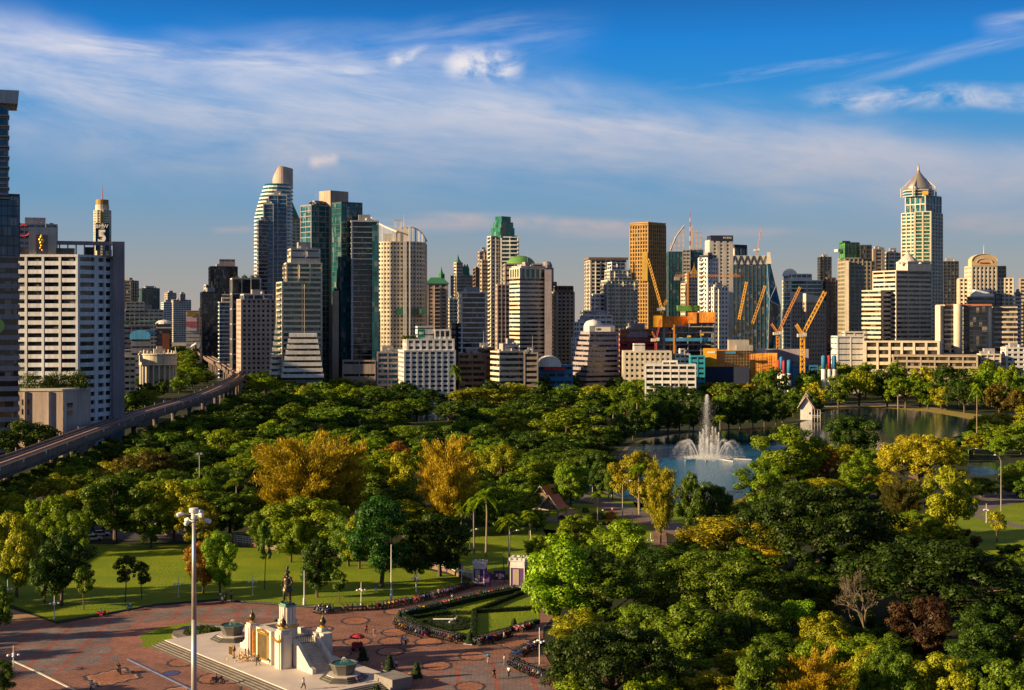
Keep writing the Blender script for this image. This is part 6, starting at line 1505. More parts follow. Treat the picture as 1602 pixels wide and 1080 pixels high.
# ------------------------------------------------------------------ elevated railway
def viaduct():
    ctr = spline([(-141, 250), (-146.5, 389), (-162, 602), (-169, 769), (-194, 996), (-224, 1120), (-256, 1245), (-312, 1450), (-366, 1660), (-416, 1892), (-520, 2350)], 8)
    root = thing('elevated_railway', 'long concrete elevated railway viaduct curving away on the left between the trees', 'railway', (ctr[0][0], ctr[0][1], 0))
    con = mat('viaduct_concrete', (.20, .148, .120), .85, 0, .34, .15, .6); bed = mat('track_bed', (.055, .030, .028), .9, 0, .35, .5)
    Z = 12.0
    def strip(o0, o1, z0, z1, name, m, parent=root):
        b = MB(); L0, _ = offset_line(ctr, o0); L1, _ = offset_line(ctr, o1)
        n = len(ctr); vs = [(*p, z0) for p in L0] + [(*p, z1) for p in L0] + [(*p, z0) for p in L1] + [(*p, z1) for p in L1]; fs = []
        for i in range(n - 1): fs += [(i, i + 1, n + i + 1, n + i), (2 * n + i + 1, 2 * n + i, 3 * n + i, 3 * n + i + 1), (n + i, n + i + 1, 3 * n + i + 1, 3 * n + i), (i + 1, i, 2 * n + i, 2 * n + i + 1)]
        b.add(vs, fs); return b.build(name, m, parent)
    strip(4.5, -4.5, Z - 1.0, Z, 'deck', con); strip(3.3, -3.3, Z - 2.9, Z - 1.02, 'box_girder', con)
    strip(4.6, 4.3, Z - 1.3, Z + 1.2, 'parapet', con); strip(-4.3, -4.6, Z - 1.3, Z + 1.2, 'parapet', con)
    strip(.5, -.5, Z + .02, Z + .75, 'walkway', mat('walkway', (.30, .19, .165), .8, 0, .25, .4))
    for c in (2.3, -2.3):
        strip(c + 1.5, c - 1.5, Z + .01, Z + .12, 'track_bed', bed)
        for r_ in (.75, -.75): strip(c + r_ + .08, c + r_ - .08, Z + .14, Z + .34, 'rail', mat('rail_steel', (.30, .20, .15), .4, .6, .2, .6))
        strip(c + 1.25, c + 1.05, Z + .14, Z + .5, 'power_rail', mat('power_rail', (.45, .38, .33), .6))
    d = 0; last = ctr[0]; k = 0
    for i, p in enumerate(ctr):
        d += math.hypot(p[0] - last[0], p[1] - last[1]); last = p
        if d < 27 or p[1] < 260: continue
        d = 0; k += 1
        m = MB(); m.lathe((p[0], p[1], 0), [(1.0, -.3), (1.0, 6.6), (1.3, 7.6), (2.4, 9.08)], 10); m.build('pier', con, root)
    m = MB()
    for i in range(0, len(ctr), 1):
        p = ctr[i]
        if p[1] > 1300: break
        L, Rr = offset_line(ctr, 4.62); q = Rr[i]; m.box((q[0], q[1], Z + .2), (.12, 1.3, .9), 0); q = L[i]; m.box((q[0], q[1], Z + .5), (.14, .5, 1.6), 0)
    m.build('parapet_panel', wallm('offwhite'), root)
    # stay posts along the line
    for (px, y0, y1, lab) in ((258, 651, 622, 'thin white pole standing on the railway parapet, middle left'),):
        Y = 610; o = thing('line_pole', lab, 'pole', (XP(px, Y), Y, Z + 1.2)); m = MB(); m.tube((XP(px, Y), Y, Z + 1.2), (XP(px, Y), Y, ZP(y1, Y)), .12, .08, 6); m.build('pole', wallm('white'), o)
    # station
    c = Vector((-372, 1690)); c2 = Vector((-402, 1830)); t = (c2 - c).normalized(); n = Vector((-t.y, t.x)); ang = math.atan2(t.y, t.x)
    st = thing('railway_station', 'elevated station with two pale pitched platform roofs where the railway straightens far away', 'station', (*((c + c2) / 2), 0))
    for s in (-1, 1):
        m = MB(); o = (c + c2) / 2 + n * s * 8.5; m.box((o.x, o.y, Z - .8), (150, 6, 1.8), ang); m.build('platform', con, st)
        m = MB(); a_, b_, h0 = 72, 6.0, 18.0
        vs = [(o + t * u + n * (s * v)).to_tuple() for u in (-a_, a_) for v in (-b_, 0, b_)]; zz = [h0 + 1.2, h0 + 3.2, h0 - .2] * 2
        m.add([(x, y, z) for (x, y), z in zip(vs, zz)] + [(x, y, z - .4) for (x, y), z in zip(vs, zz)], [(0, 3, 4, 1), (1, 4, 5, 2), (6, 7, 10, 9), (7, 8, 11, 10), (0, 1, 7, 6), (1, 2, 8, 7), (3, 9, 10, 4), (4, 10, 11, 5), (0, 6, 9, 3), (2, 5, 11, 8)])
        m.build('roof', wallm('white'), st)
        m = MB()
        for i in range(9):
            q = o + t * (-68 + 17 * i); m.tube((q.x, q.y, 0), (q.x, q.y, 18.5), .35, n=6)
        m.build('column_row', con, st)
        m = MB(); q = o + n * (s * 3.4); m.box((q.x, q.y, Z + 1), (148, .3, 3.0), ang); m.build('side_wall', wallm('offwhite'), st)
    fo = thing('footbridge', 'dark level flyover crossing far behind the station', 'bridge', (XP(320, 2050), 2050, 0))
    m = MB(); m.prism([(XP(268, 2050), 2050), (XP(352, 2050), 2050), (XP(352, 2050), 2062), (XP(268, 2050), 2062)], 12, 16.5); m.build('deck', wallm('mauve'), fo)
    m = MB()
    for x in (275, 290, 306, 322, 338, 348): m.tube((XP(x, 2056), 2056, 0), (XP(x, 2056), 2056, 12), 1.2, n=8)
    m.build('pier_row', wallm('mauve'), fo)
    # round colonnaded building and its neighbour beyond the trees
    Y = 1000; c = (XP(236, Y), Y + 20); o = thing('domed_hall', 'round cream hall with a balustraded roof among the trees left of the railway', 'building', (c[0], c[1], 0))
    m = MB(); m.lathe((c[0], c[1], ZP(573, Y)), [(13, 0), (13.6, .5), (13.3, 1), (13.3, 7.2), (14, 7.6), (14, 8.4), (13.0, 8.6), (12.6, 8.2)], 32); m.build('drum', wallm('cream'), o)
    m = MB(); m.prism(regular(c, 10.5, 24), 0, ZP(573, Y)); m.build('inner_wall', wallm('tan'), o)
    for i in range(20):
        a = 2 * math.pi * i / 20; m = MB(); m.lathe((c[0] + 12.5 * math.cos(a), c[1] + 12.5 * math.sin(a), 0), [(.8, 0), (.65, .4), (.6, ZP(575, Y)), (.9, ZP(573, Y) - .02)], 8); m.build('column', wallm('offwhite'), o)
    m = MB()
    for i in range(26):
        a = 2 * math.pi * i / 26; m.box((c[0] + 13 * math.cos(a), c[1] + 13 * math.sin(a), ZP(573, Y) + 8.4), (.7, .7, 1.6 + (i % 3) * .5), a)
    m.build('balustrade', wallm('cream'), o)
    m = MB(); m.box((c[0] + 1, c[1], ZP(573, Y) + 8.5), (8, 7, 3.2), .3); m.box((c[0] + 1, c[1], ZP(573, Y) + 11.7), (4, 4, 2), .3); m.build('roof_house', wallm('cream'), o)
    BLD('low_building', 'low cream house with a flat grey roof left of the round hall', 'building', 1000, [(192, 194, 212, 560, ST('cream', 'dark', 4, .6, 5)), (193, 195, 206, 549, ST('offwhite', 'grey', 4, .8), dict(bot=560, dY=6))], False)

# ------------------------------------------------------------------ figures
def skin(name, nodes, edges, mats, sub=1):
    ks = list(nodes); me = D.meshes.new(name + '_cage')
    me.from_pydata([nodes[k][:3] for k in ks], [(ks.index(a), ks.index(b)) for a, b in edges], [])
    o = D.objects.new(name + '_cage', me); COL.objects.link(o); o.modifiers.new('Skin', 'SKIN')
    for i, k in enumerate(ks):
        r = nodes[k][3]; me.skin_vertices[0].data[i].radius = (r, r if len(nodes[k]) < 5 else nodes[k][4])
    if sub: s = o.modifiers.new('Sub', 'SUBSURF'); s.levels = sub; s.render_levels = sub
    dg = bpy.context.evaluated_depsgraph_get(); ev = o.evaluated_get(dg); m2 = D.meshes.new_from_object(ev); m2.name = name
    D.objects.remove(o); D.meshes.remove(me)
    m2.materials.clear(); m2.materials.append(mats)
    m2.polygons.foreach_set('use_smooth', [True] * len(m2.polygons)); m2.update()
    return m2
def pose(kind):
    """joints of a 1.72 m figure facing -y"""
    J = dict(pel=(0, 0, .93, .135, .10), wa=(0, .0, 1.08, .125, .095), ch=(0, .0, 1.28, .155, .105), ne=(0, -.01, 1.47, .052), he=(0, -.03, 1.62, .095, .105), cr=(0, -.02, 1.70, .07))
    for s, n in ((-1, 'l'), (1, 'r')):
        st = {'walk': .24 * s, 'stand': .02 * s, 'sit': 0, 'ride': 0}[kind]; ar = -st
        J['hip' + n] = (.09 * s, 0, .88, .088)
        if kind in ('sit', 'ride'):
            J['hip' + n] = (.09 * s, 0, .90, .088); J['kn' + n] = (.15 * s, -.42, .88 if kind == 'sit' else .80, .06); J['an' + n] = (.15 * s, -.40 if kind == 'sit' else -.25, .46 if kind == 'sit' else .40, .042); J['to' + n] = (.15 * s, -.55 if kind == 'sit' else -.42, .42 if kind == 'sit' else .37, .036)
        else:
            J['kn' + n] = (.10 * s, -st * .9 - .03, .48, .06); J['an' + n] = (.10 * s, -st * 1.2 + .06 + (.10 if st < -.1 else 0), .09 + (.06 if st < -.1 else 0), .042); J['to' + n] = (.11 * s, J['an' + n][1] - .16, .04 + (.02 if st < -.1 else 0), .036)
        J['sh' + n] = (.19 * s, 0, 1.40, .062)
        if kind == 'ride': J['el' + n] = (.27 * s, -.22, 1.18, .046); J['wr' + n] = (.28 * s, -.48, 1.12, .034); J['ha' + n] = (.27 * s, -.56, 1.11, .038)
        elif kind == 'sit': J['el' + n] = (.25 * s, -.06, 1.12, .046); J['wr' + n] = (.17 * s, -.28, 1.00, .034); J['ha' + n] = (.15 * s, -.36, .98, .038)
        else: J['el' + n] = (.245 * s, -ar * .45 + .03, 1.13, .046); J['wr' + n] = (.25 * s, -ar * .95 - .06, .90, .034); J['ha' + n] = (.25 * s, -ar * 1.1 - .09, .80, .040)
    return J
E_BODY = [('pel', 'wa'), ('wa', 'ch'), ('ch', 'ne'), ('ne', 'he'), ('he', 'cr')] + [(a + n, b + n) for n in 'lr' for a, b in (('hip', 'kn'), ('kn', 'an'), ('an', 'to'), ('sh', 'el'), ('el', 'wr'), ('wr', 'ha'))] + [('pel', 'hipl'), ('pel', 'hipr'), ('ch', 'shl'), ('ch', 'shr')]
SKINM = None
FIG = {}
def figure(kind):
    if kind in FIG: return FIG[kind]
    J = pose(kind); sk = mat('skin', (.32, .17, .10), .6, 0, .05)
    body = skin('body', J, E_BODY, sk)
    def fat(keys, k): return {a: (*J[a][:3], J[a][3] + k) + ((J[a][4] + k,) if len(J[a]) > 4 else ()) for a in keys}
    sh = fat(['ch', 'wa', 'pel', 'shl', 'shr', 'ell', 'elr'], .022); sh['ell'] = (*[(J['shl'][i] * .25 + J['ell'][i] * .75) for i in range(3)], .07); sh['elr'] = (*[(J['shr'][i] * .25 + J['elr'][i] * .75) for i in range(3)], .07)
    shirt = skin('shirt', sh, [('ch', 'wa'), ('wa', 'pel'), ('ch', 'shl'), ('ch', 'shr'), ('shl', 'ell'), ('shr', 'elr')], objcol('cloth', .85, 0, .2))
    tr = fat(['pel', 'hipl', 'hipr', 'knl', 'knr', 'anl', 'anr'], .025)
    trs = skin('trousers', tr, [('pel', 'hipl'), ('pel', 'hipr'), ('hipl', 'knl'), ('hipr', 'knr'), ('knl', 'anl'), ('knr', 'anr')], objcol('cloth', .85, 0, .2))
    b = MB(); b.lathe((0, .0, 1.60), [(.10, -.02), (.122, .04), (.11, .10), (.06, .145), (.01, .155)], 10); o = b.build('hair', mat('hair', (.012, .010, .009), .5)); hm = o.data; D.objects.remove(o)
    FIG[kind] = (body, shirt, trs, hm); return FIG[kind]
SHADES = dict(white=(.75, .74, .72), blue=(.03, .22, .50), black=(.012, .012, .015), red=(.42, .03, .03), pink=(.55, .25, .28), yellow=(.60, .40, .04), grey=(.22, .22, .24), navy=(.02, .03, .08), tan=(.35, .25, .15), green=(.04, .22, .10), purple=(.16, .06, .28))
def person(x, y, z, face, shirt, trousers, label, kind='walk', sc=1.0, group=None):
    r = thing('person', label, 'person', (x, y, z), group); r.rotation_euler = (0, 0, face); r.scale = (sc, sc, sc)
    for nm, me, c in zip(('body', 'shirt', 'trousers', 'hair'), figure(kind), (None, SHADES[shirt], SHADES[trousers], None)):
        o = D.objects.new(nm, me); COL.objects.link(o); o.parent = r
        if c: o.color = (*c, 1)
    return r
def people():
    def at(px, py, f, s, t, l, k='walk', z=.055, sc=1.0):
        g = G(px, py, z); return person(g.x, g.y, z, R(f), s, t, l, k, sc)
    at(475, 1079, 60, 'white', 'black', 'person in a white shirt and dark trousers walking on the white terrace', z=.82)
    at(573, 992, 200, 'red', 'black', 'person in dark red walking beside another near the parked motorcycles')
    at(586, 998, 190, 'pink', 'grey', 'person in a pink top with a bag walking on the brick plaza')
    at(629, 1012, 180, 'blue', 'grey', 'person in light blue walking next to one in white in the middle of the plaza')
    at(634.5, 1011, 180, 'white', 'black', 'person in white with dark trousers walking next to the one in light blue')
    at(598, 1053, 100, 'black', 'navy', 'person in black passing left of a cone shaped shrub', 'stand')
    at(620, 1049, 130, 'white', 'navy', 'person in white passing right of a cone shaped shrub')
    at(763, 1038, 170, 'blue', 'tan', 'person in a bright blue shirt standing in the sunlit strip of the plaza')
    at(773, 1063, 20, 'black', 'black', 'person dressed all in black walking on the grey paving')
    at(796, 1060, 330, 'white', 'black', 'person in a white top and dark shorts on the grey paving')
    at(789, 1041, 90, 'white', 'grey', 'person in pale clothes pushing along beside the right hand motorcycles', 'stand')
    at(708, 943, 200, 'white', 'black', 'person in white top and black skirt by the motorcycle rows', 'stand')
    at(686, 934, 170, 'pink', 'tan', 'person in pink between parked motorcycles below the white fence', 'stand')
    at(788.5, 1003, 90, 'yellow', 'grey', 'person in yellow walking along the hedge motorcycles')
    at(588, 928, 180, 'blue', 'white', 'person in pale blue among the motorcycles under the lawn trees', 'stand')
    at(345, 940, 150, 'white', 'navy', 'left one of three people gathered at the lawn edge behind the mast', 'stand')
    at(353, 941, 200, 'navy', 'black', 'middle one of three people gathered at the lawn edge behind the mast', 'stand')
    at(362, 939, 210, 'tan', 'black', 'right one of three people gathered at the lawn edge behind the mast', 'stand')
    at(943, 806, 150, 'white', 'black', 'person in white jogging on the park road near the lake')
    at(958, 803, 330, 'pink', 'grey', 'person in pink on the park road left of a lamp post')
    at(1052, 812, 150, 'black', 'black', 'person in black walking on the park road beyond the yellow tree')
    at(1041, 808, 160, 'yellow', 'grey', 'person in yellow on the park road right behind the yellow tree')
    at(1039, 828, 190, 'tan', 'grey', 'person in tan walking on the brick path right of the yellow tree')
    at(1012, 783, 100, 'white', 'grey', 'person on the grass by the lake, left of the yellow tree', 'stand')
    at(952, 781, 200, 'white', 'navy', 'person in white at the lake edge near the dark tree', 'stand')
    p = ML(19.7, .4); person(p.x, p.y, .42, MANG - R(90) + R(180), 'purple', 'navy', 'person in purple sitting on the step of the right stone fountain', 'sit')

# ------------------------------------------------------------------ motorcycles
def moto_meshes():
    dk = mat('rubber', (.012, .012, .013), .6); st = mat('chrome', (.12, .12, .12), .4, .6, .1)
    pt = objcol('bike_paint', .3, .0, .6)
    def mk(fn, name, m):
        b = MB(); fn(b); o = b.build(name, m); me = o.data; D.objects.remove(o); return me
    def wheel(b):
        n = 14
        for r0, r1, w in ((.29, .29, .05),):
            for s in (-1, 1): pass
        vs = []
        for x in (-.05, .05):
            for r_ in (.29, .20): vs += [(x, r_ * math.cos(2 * math.pi * i / n), .29 + r_ * math.sin(2 * math.pi * i / n)) for i in range(n)]
        fs = []
        for i in range(n):
            j = (i + 1) % n; fs += [(i, j, 2 * n + j, 2 * n + i), (n + j, n + i, 3 * n + i, 3 * n + j), (i, n + i, n + j, j), (2 * n + j, 3 * n + j, 3 * n + i, 2 * n + i)]
        b.add(vs, fs)
        for i in range(5):
            a = 2 * math.pi * i / 5; b.tube((0, 0, .29), (0, .21 * math.cos(a), .29 + .21 * math.sin(a)), .018, n=3)
    def body(b):
        b.path([(0, -.55, .70), (0, -.42, .78), (0, -.10, .60), (0, .30, .66), (0, .72, .72)], [.05, .13, .15, .17, .05], 7)   # fairing, tank, tail
        b.path([(0, -.60, .32), (0, -.62, .42), (0, -.55, .62), (0, -.47, .92)], [.03, .05, .10, .09], 6)
        b.box((0, -.66, .56), (.14, .30, .03))
        b.path([(0, -.08, .34), (0, .28, .34)], [.15, .13], 6)
    def seat(b): b.path([(0, -.02, .76), (0, .18, .79), (0, .62, .83)], [.11, .13, .09], 6)
    def bar(b):
        b.tube((-.33, -.36, 1.02), (0, -.47, .97), .022, n=4); b.tube((.33, -.36, 1.02), (0, -.47, .97), .022, n=4); b.tube((0, -.47, .97), (0, -.66, .29), .03, n=4);
        for s in (-1, 1): b.tube((.28 * s, -.38, 1.02), (.33 * s, -.40, 1.20), .012, n=3); b.box((.35 * s, -.40, 1.19), (.13, .03, .08))
        b.tube((0, -.57, .92), (0, -.63, .92), .08, n=7)
    return dict(body=mk(body, 'body', pt), seat=mk(seat, 'seat', dk), handlebar=mk(bar, 'handlebar', st), wheel=mk(wheel, 'wheel', dk))
MOTO = None
PAINT = [((.015, .015, .018), 'black'), ((.20, .012, .012), 'red'), ((.02, .04, .16), 'blue'), ((.36, .35, .34), 'white'), ((.11, .115, .125), 'silver'), ((.015, .02, .05), 'navy'), ((.22, .03, .06), 'maroon'), ((.02, .09, .05), 'green'), ((.015, .015, .018), 'black'), ((.02, .02, .022), 'black'), ((.015, .02, .05), 'navy'), ((.38, .22, .02), 'yellow')]
def moto(x, y, ang, label, col, group='motorcycles parked around the plaza', z=.06):
    global MOTO
    if MOTO is None: MOTO = moto_meshes()
    r = thing('motorcycle', label, 'motorcycle', (x, y, z), group); r.rotation_euler = (0, 0, ang); r.scale = (1.28, 1.28, 1.28)
    for nm, off in (('body', 0), ('seat', 0), ('handlebar', 0), ('wheel', -.63), ('wheel', .60)):
        o = D.objects.new(nm, MOTO[nm]); COL.objects.link(o); o.parent = r; o.location = (0, off, 0); o.color = (*col, 1)
    return r
def bikes():
    r = random.Random(5)
    def row(pts, n, where, off=1.0, lean=0):
        p = [G(*q) for q in pts]; L = [0]
        for i in range(len(p) - 1): L.append(L[-1] + (p[i + 1] - p[i]).length)
        cnt = {}; items = []
        for k in range(n):
            s = L[-1] * (k + .5) / n + r.uniform(-.08, .08); i = max(j for j in range(len(L) - 1) if L[j] <= max(0, s)); t = (s - L[i]) / (L[i + 1] - L[i])
            q = p[i].lerp(p[i + 1], t); d = p[i + 1] - p[i]; c, cn = r.choice(PAINT); cnt[cn] = cnt.get(cn, 0) + 1
            if r.random() < .05: continue
            items.append((q, math.atan2(d.y, d.x) + r.uniform(-.16, .16) + lean, c, cn))
        tot = {}
        for it in items: tot[it[3]] = tot.get(it[3], 0) + 1
        seen = {}
        for q, a, c, cn in items:
            seen[cn] = seen.get(cn, 0) + 1
            moto(q.x, q.y, a, f'{cn} motorcycle {where}, {ordn(seen[cn] - 1)} {cn} one from left' if tot[cn] > 1 else f'{cn} motorcycle {where}, only {cn} one there', c)
    row([(498, 955), (520, 957), (590, 954), (650, 942), (700, 930), (738, 918)], 44, 'in row along the lawn edge')
    row([(626, 966), (660, 957), (700, 947), (750, 935), (805, 924)], 40, 'in row above the hedge garden')
    row([(618, 975), (640, 984), (664, 995)], 16, 'in row left of hedge garden')
    row([(625, 982), (645, 991), (668, 999)], 10, 'in outer row left of hedge garden')
    row([(678, 996), (700, 1001), (724, 1008)], 14, 'in the row below the flower clock')
    row([(742, 1010), (770, 1003), (795, 996)], 20, 'in the row below the triangular lawn')
    row([(808, 990), (830, 982)], 6, 'at foot of bright lime tree')
    row([(806, 1030), (822, 1020), (845, 1010)], 14, 'in upper row at right plaza edge')
    row([(803, 1040), (820, 1050), (850, 1062)], 14, 'in lower row at right plaza edge')
    row([(494, 958), (512, 962)], 4, 'in group right of the statue')
    def one(px, py, a, c, lab, rider=None):
        g = G(px, py, .055); moto(g.x, g.y, R(a), lab, c, 'motorcycles moving or waiting on the plaza')
        if rider: 
            q = Vector((0, .16, 0)); q.rotate(__import__('mathutils').Euler((0, 0, R(a)))); person(g.x + q.x, g.y + q.y, -.04, R(a), *rider, 'ride')
    one(159, 966, 95, (.45, .03, .02), 'red scooter carrying a rider in blue along the lawn edge', ('blue', 'navy', 'rider in blue on the red scooter by the lawn edge'))
    one(202, 955, 170, (.05, .30, .35), 'teal scooter waiting at the lawn edge, front wheel to the viewer')
    one(186, 1054, 30, (.02, .02, .02), 'dark motorcycle ridden across the stepped diamond ornament', ('black', 'black', 'rider in black on the stepped diamond ornament'))
    one(144, 1082, 30, (.5, .5, .5), 'silver motorcycle cut by the bottom edge of the view', ('white', 'navy', 'rider with a white top at the bottom edge, left'))
    one(340, 1071, 100, (.02, .02, .02), 'black motorcycle with a rider right of the lamp mast', ('black', 'navy', 'rider in black right of the lamp mast'))
    one(348, 943, 20, (.1, .1, .1), 'grey motorcycle beside the three people at the lawn edge')

# ------------------------------------------------------------------ monument
def monument():
    mar = mat('marble', (.66, .60, .53), .6, 0, .14, .5, .42); terr = mat('terrace_stone', (.56, .49, .46), .6, 0, .12, .3); grs = mat('step_granite', (.16, .14, .125), .7, 0, .25, .8)
    gold = mat('gold_leaf', (.75, .42, .05), .35, .8, .2); brz = mat('bronze', (.085, .070, .042), .38, .75, .35, 1.2); dst = mat('dark_stone', (.10, .095, .085), .5, 0, .3, .6)
    T = .80
    plat = thing('terrace', 'broad white stone terrace with long grey steps carrying the monument', 'terrace', ML(0, 0, 0))
    def lbox(b, x0, x1, y0, y1, z0, z1): b.prism([ML(x0, y0)[:2], ML(x1, y0)[:2], ML(x1, y1)[:2], ML(x0, y1)[:2]], z0, z1)
    b = MB(); lbox(b, -24, 21.5, -9.6, 6.6, 0, T); b.build('floor_slab', terr, plat)
    st = MB()
    for i in range(5): lbox(st, -24, 24, -9.6 - .55 * (i + 1), -9.6 - .55 * i - (.0 if i else .0), 0, T - .14 * (i + 1) - .003)
    st.build('front_steps', grs, plat)
    st = MB()
    for i in range(5): lbox(st, 21.5 + .5 * i, 21.5 + .5 * (i + 1), -9.0, 3.2, 0, T - .14 * (i + 1) - .003)
    st.build('end_steps', grs, plat)
    b = MB(); lbox(b, 19.8, 24.6, 3.3, 6.9, 0, T + .9); b.build('end_block', mat('grey_block', (.22, .20, .19), .7, 0, .2, .6), plat)
    mo = thing('monument', 'cream stone monument with pedestal, gold tablets, bud shaped finials and a side staircase', 'monument', ML(0, 0, T))
    b = MB()
    lbox(b, -5.2, 5.2, -3.2, 3.2, T, T + 3.4); b.build('base_block', mar, mo)
    b = MB()                                            # parapet walls round the upper terrace
    for (x0, x1, y0, y1, h) in ((-5.6, -4.6, -3.6, 3.6, 4.6), (-4.6, -.7, 2.8, 3.6, 4.3), (.7, 4.6, 2.8, 3.6, 4.3), (4.6, 5.6, 1.9, 3.6, 4.6), (-4.6, -2.4, -3.6, -2.8, 4.6), (2.4, 4.0, -3.6, -2.8, 4.6)): lbox(b, x0, x1, y0, y1, T, T + h)
    b.build('parapet_wall', mar, mo)
    for (x, y, h, w) in ((4.9, -3.6, 5.6, 1.9), (-4.9, -3.6, 5.0, 1.7), (4.9, 3.5, 4.9, 1.5), (-4.9, 3.5, 4.9, 1.5)):
        b = MB(); c = ML(x, y); b.box((c.x, c.y, T), (w, w, h), MANG); b.box((c.x, c.y, T), (w * .62, w + .24, h - .3), MANG); b.box((c.x, c.y, T), (w + .24, w * .62, h - .3), MANG); b.box((c.x, c.y, T + h), (w * .8, w * .8, .35), MANG); post = b.build('corner_post', mar, mo)
        f = MB(); f.lathe((c.x, c.y, T + h + .35), [(.34, 0), (.5, .1), (.38, .25), (.46, .32)], 12); f.build('gold_ring', gold, post)
        f = MB(); f.lathe((c.x, c.y, T + h + .68), [(.20, 0), (.40, .18), (.52, .48), (.46, .80), (.26, 1.12), (.12, 1.34), (.05, 1.75), (.01, 2.15)], 14); f.build('bud_finial', brz, post, True)
    # front with tablets
    b = MB(); lbox(b, -2.4, 2.4, -4.3, -2.75, T, T + 5.2); lbox(b, -1.2, 1.2, -4.5, -4.3, T + 4.6, T + 5.0); b.build('tablet_wall', mar, mo)
    b = MB(); lbox(b, -1.35, 1.35, -4.42, -4.31, T + .7, T + 4.4); b.build('bronze_tablet', mat('tablet', (.10, .075, .035), .5, .3, .3, 1.5), mo)
    b = MB()
    for (x0, x1, z0, z1) in ((-1.62, -1.36, .6, 4.6), (1.36, 1.62, .6, 4.6), (-1.62, 1.62, 4.42, 4.75), (-1.2, 1.2, .45, .7)): lbox(b, x0, x1, -4.5, -4.32, T + z0, T + z1)
    for i in range(7): c = ML(-1.5 + .5 * i, -4.45); b.ball((c.x, c.y, T + 4.8 + .25 * math.sin(i / 6 * math.pi)), .22, 6)
    b.build('gold_frame', gold, mo)
    b = MB(); lbox(b, -4.55, -3.75, -4.1, -3.62 + .0, T + .3, T + 4.3); b.build('gold_banner', mat('banner_gold', (.55, .22, .03), .6, .1, .3, 1.5), mo)
    b = MB()
    for i in range(9): c = ML(3.9 + .26 * i, -4.72 + .05 * math.sin(i * .8)); b.ball((c.x, c.y, T + 4.35 + .16 * math.cos(i * .75)), .2, 6)
    b.build('gold_garland', gold, mo)
    # two tiered pedestal
    b = MB(); c = ML(0, 0)
    b.box((c.x, c.y, T + 3.39), (2.3, 2.3, 1.6), MANG); b.box((c.x, c.y, T + 4.98), (2.65, 2.65, .28), MANG); b.box((c.x, c.y, T + 5.25), (2.25, 2.25, .5), MANG)
    for k in range(4):
        a = MANG + math.pi / 2 * k
        for s in (-.55, 0, .55): q = (c.x + .92 * math.cos(a) - s * math.sin(a), c.y + .92 * math.sin(a) + s * math.cos(a)); b.box((q[0], q[1], T + 5.74), (.3, .36 if s else .5, 2.5), a)
    b.box((c.x, c.y, T + 5.74), (1.75, 1.75, 2.62), MANG)
    b.build('pedestal', mar, mo)
    b = MB()
    for k in range(4):
        a = MANG + math.pi / 2 * k
        for s in (-.9, -.45, 0, .45, .9): q = (c.x + 1.36 * math.cos(a) - s * math.sin(a), c.y + 1.36 * math.sin(a) + s * math.cos(a)); b.ball((q[0], q[1], T + 5.25), .22, 6)
    b.build('gold_swag', gold, mo)
    b = MB(); b.box((c.x, c.y, T + 8.30), (2.05, 2.05, .25), MANG); b.box((c.x, c.y, T + 8.55), (1.75, 1.75, .2), MANG); b.build('copper_cap', mat('verdigris', (.13, .30, .22), .7, 0, .3, 1.0), mo)
    # stairs both ends
    for s in (1, -1):
        b = MB(); n = 14
        for i in range(n):
            x0 = 5.6 + .36 * i; xs = sorted((s * x0, s * (x0 + .36))); lbox(b, xs[0], xs[1], -1.6, 1.6, T, T + 3.3 * (1 - i / n))
        b.build('stairs', mat('stair_stone', (.62, .50, .40), .7, 0, .2, .6), mo)
        for y in (-2.3, 1.62):
            b = MB(); pr = [(5.55, T), (11.4, T), (11.4, T + .75), (10.6, T + .95), (6.6, T + 4.0), (5.55, T + 4.2)]
            vs = [ML(s * u, y, z) for u, z in pr] + [ML(s * u, y + .68, z) for u, z in pr]; m_ = len(pr)
            b.add(vs, [tuple(range(m_)), tuple(range(2 * m_ - 1, m_ - 1, -1))] + [((i + 1) % m_, i, m_ + i, m_ + (i + 1) % m_) for i in range(m_)]); b.build('stair_wall', mar, mo)
        b = MB(); q = s * 6.4
        lbox(b, min(q - .7, q + .7), max(q - .7, q + .7), 2.32, 3.9, T, T + 4.7); b.build('stair_pier', mar, mo)
        b = MB()
        for i in range(9): p_ = ML(s * 5.45, -1.5 + i * .375); b.tube((p_.x, p_.y, T + 3.4), (p_.x, p_.y, T + 4.5), .06, n=4)
        p0, p1 = ML(s * 5.45, -1.6), ML(s * 5.45, 1.6); b.tube((p0.x, p0.y, T + 4.5), (p1.x, p1.y, T + 4.5), .08, n=4); b.build('iron_gate', mat('iron', (.03, .022, .02), .5), mo)
    # statue
    figure_statue(ML(0, 0, T + 8.75), brz)
    # stone fountains
    for (x, y, lab) in ((16.3, .2, 'octagonal dark stone fountain basin with green water at the right end of the terrace'), (-17.6, -.4, 'octagonal dark stone fountain basin at the left end of the terrace near the grass')):
        c = ML(x, y); o = thing('fountain', lab, 'fountain', (c.x, c.y, T), 'stone fountains on the terrace'); a0 = MANG + R(22.5)
        b = MB(); b.lathe((c.x, c.y, T), [(3.7, 0), (3.7, .2), (3.3, .2), (3.3, .42), (2.9, .42), (2.9, .62)], 8, a0); b.build('stepped_base', dst, o)
        b = MB(); b.lathe((c.x, c.y, T + .62), [(2.6, 0), (2.6, .12)], 8, a0); b.build('pale_step', terr, o)
        b = MB(); b.lathe((c.x, c.y, T + .7), [(1.55, 0), (1.6, .3), (2.05, 1.35), (2.2, 1.5), (2.2, 1.7), (1.9, 1.7), (1.85, 1.5)], 8, a0); b.build('basin', dst, o)
        b = MB(); b.lathe((c.x, c.y, T + 2.24), [(1.92, 0), (1.9, .06)], 8, a0); wt = b.build('water', mat('green_water', (.012, .085, .045), .35, 0, .4, 1.0, 0, .25), o)
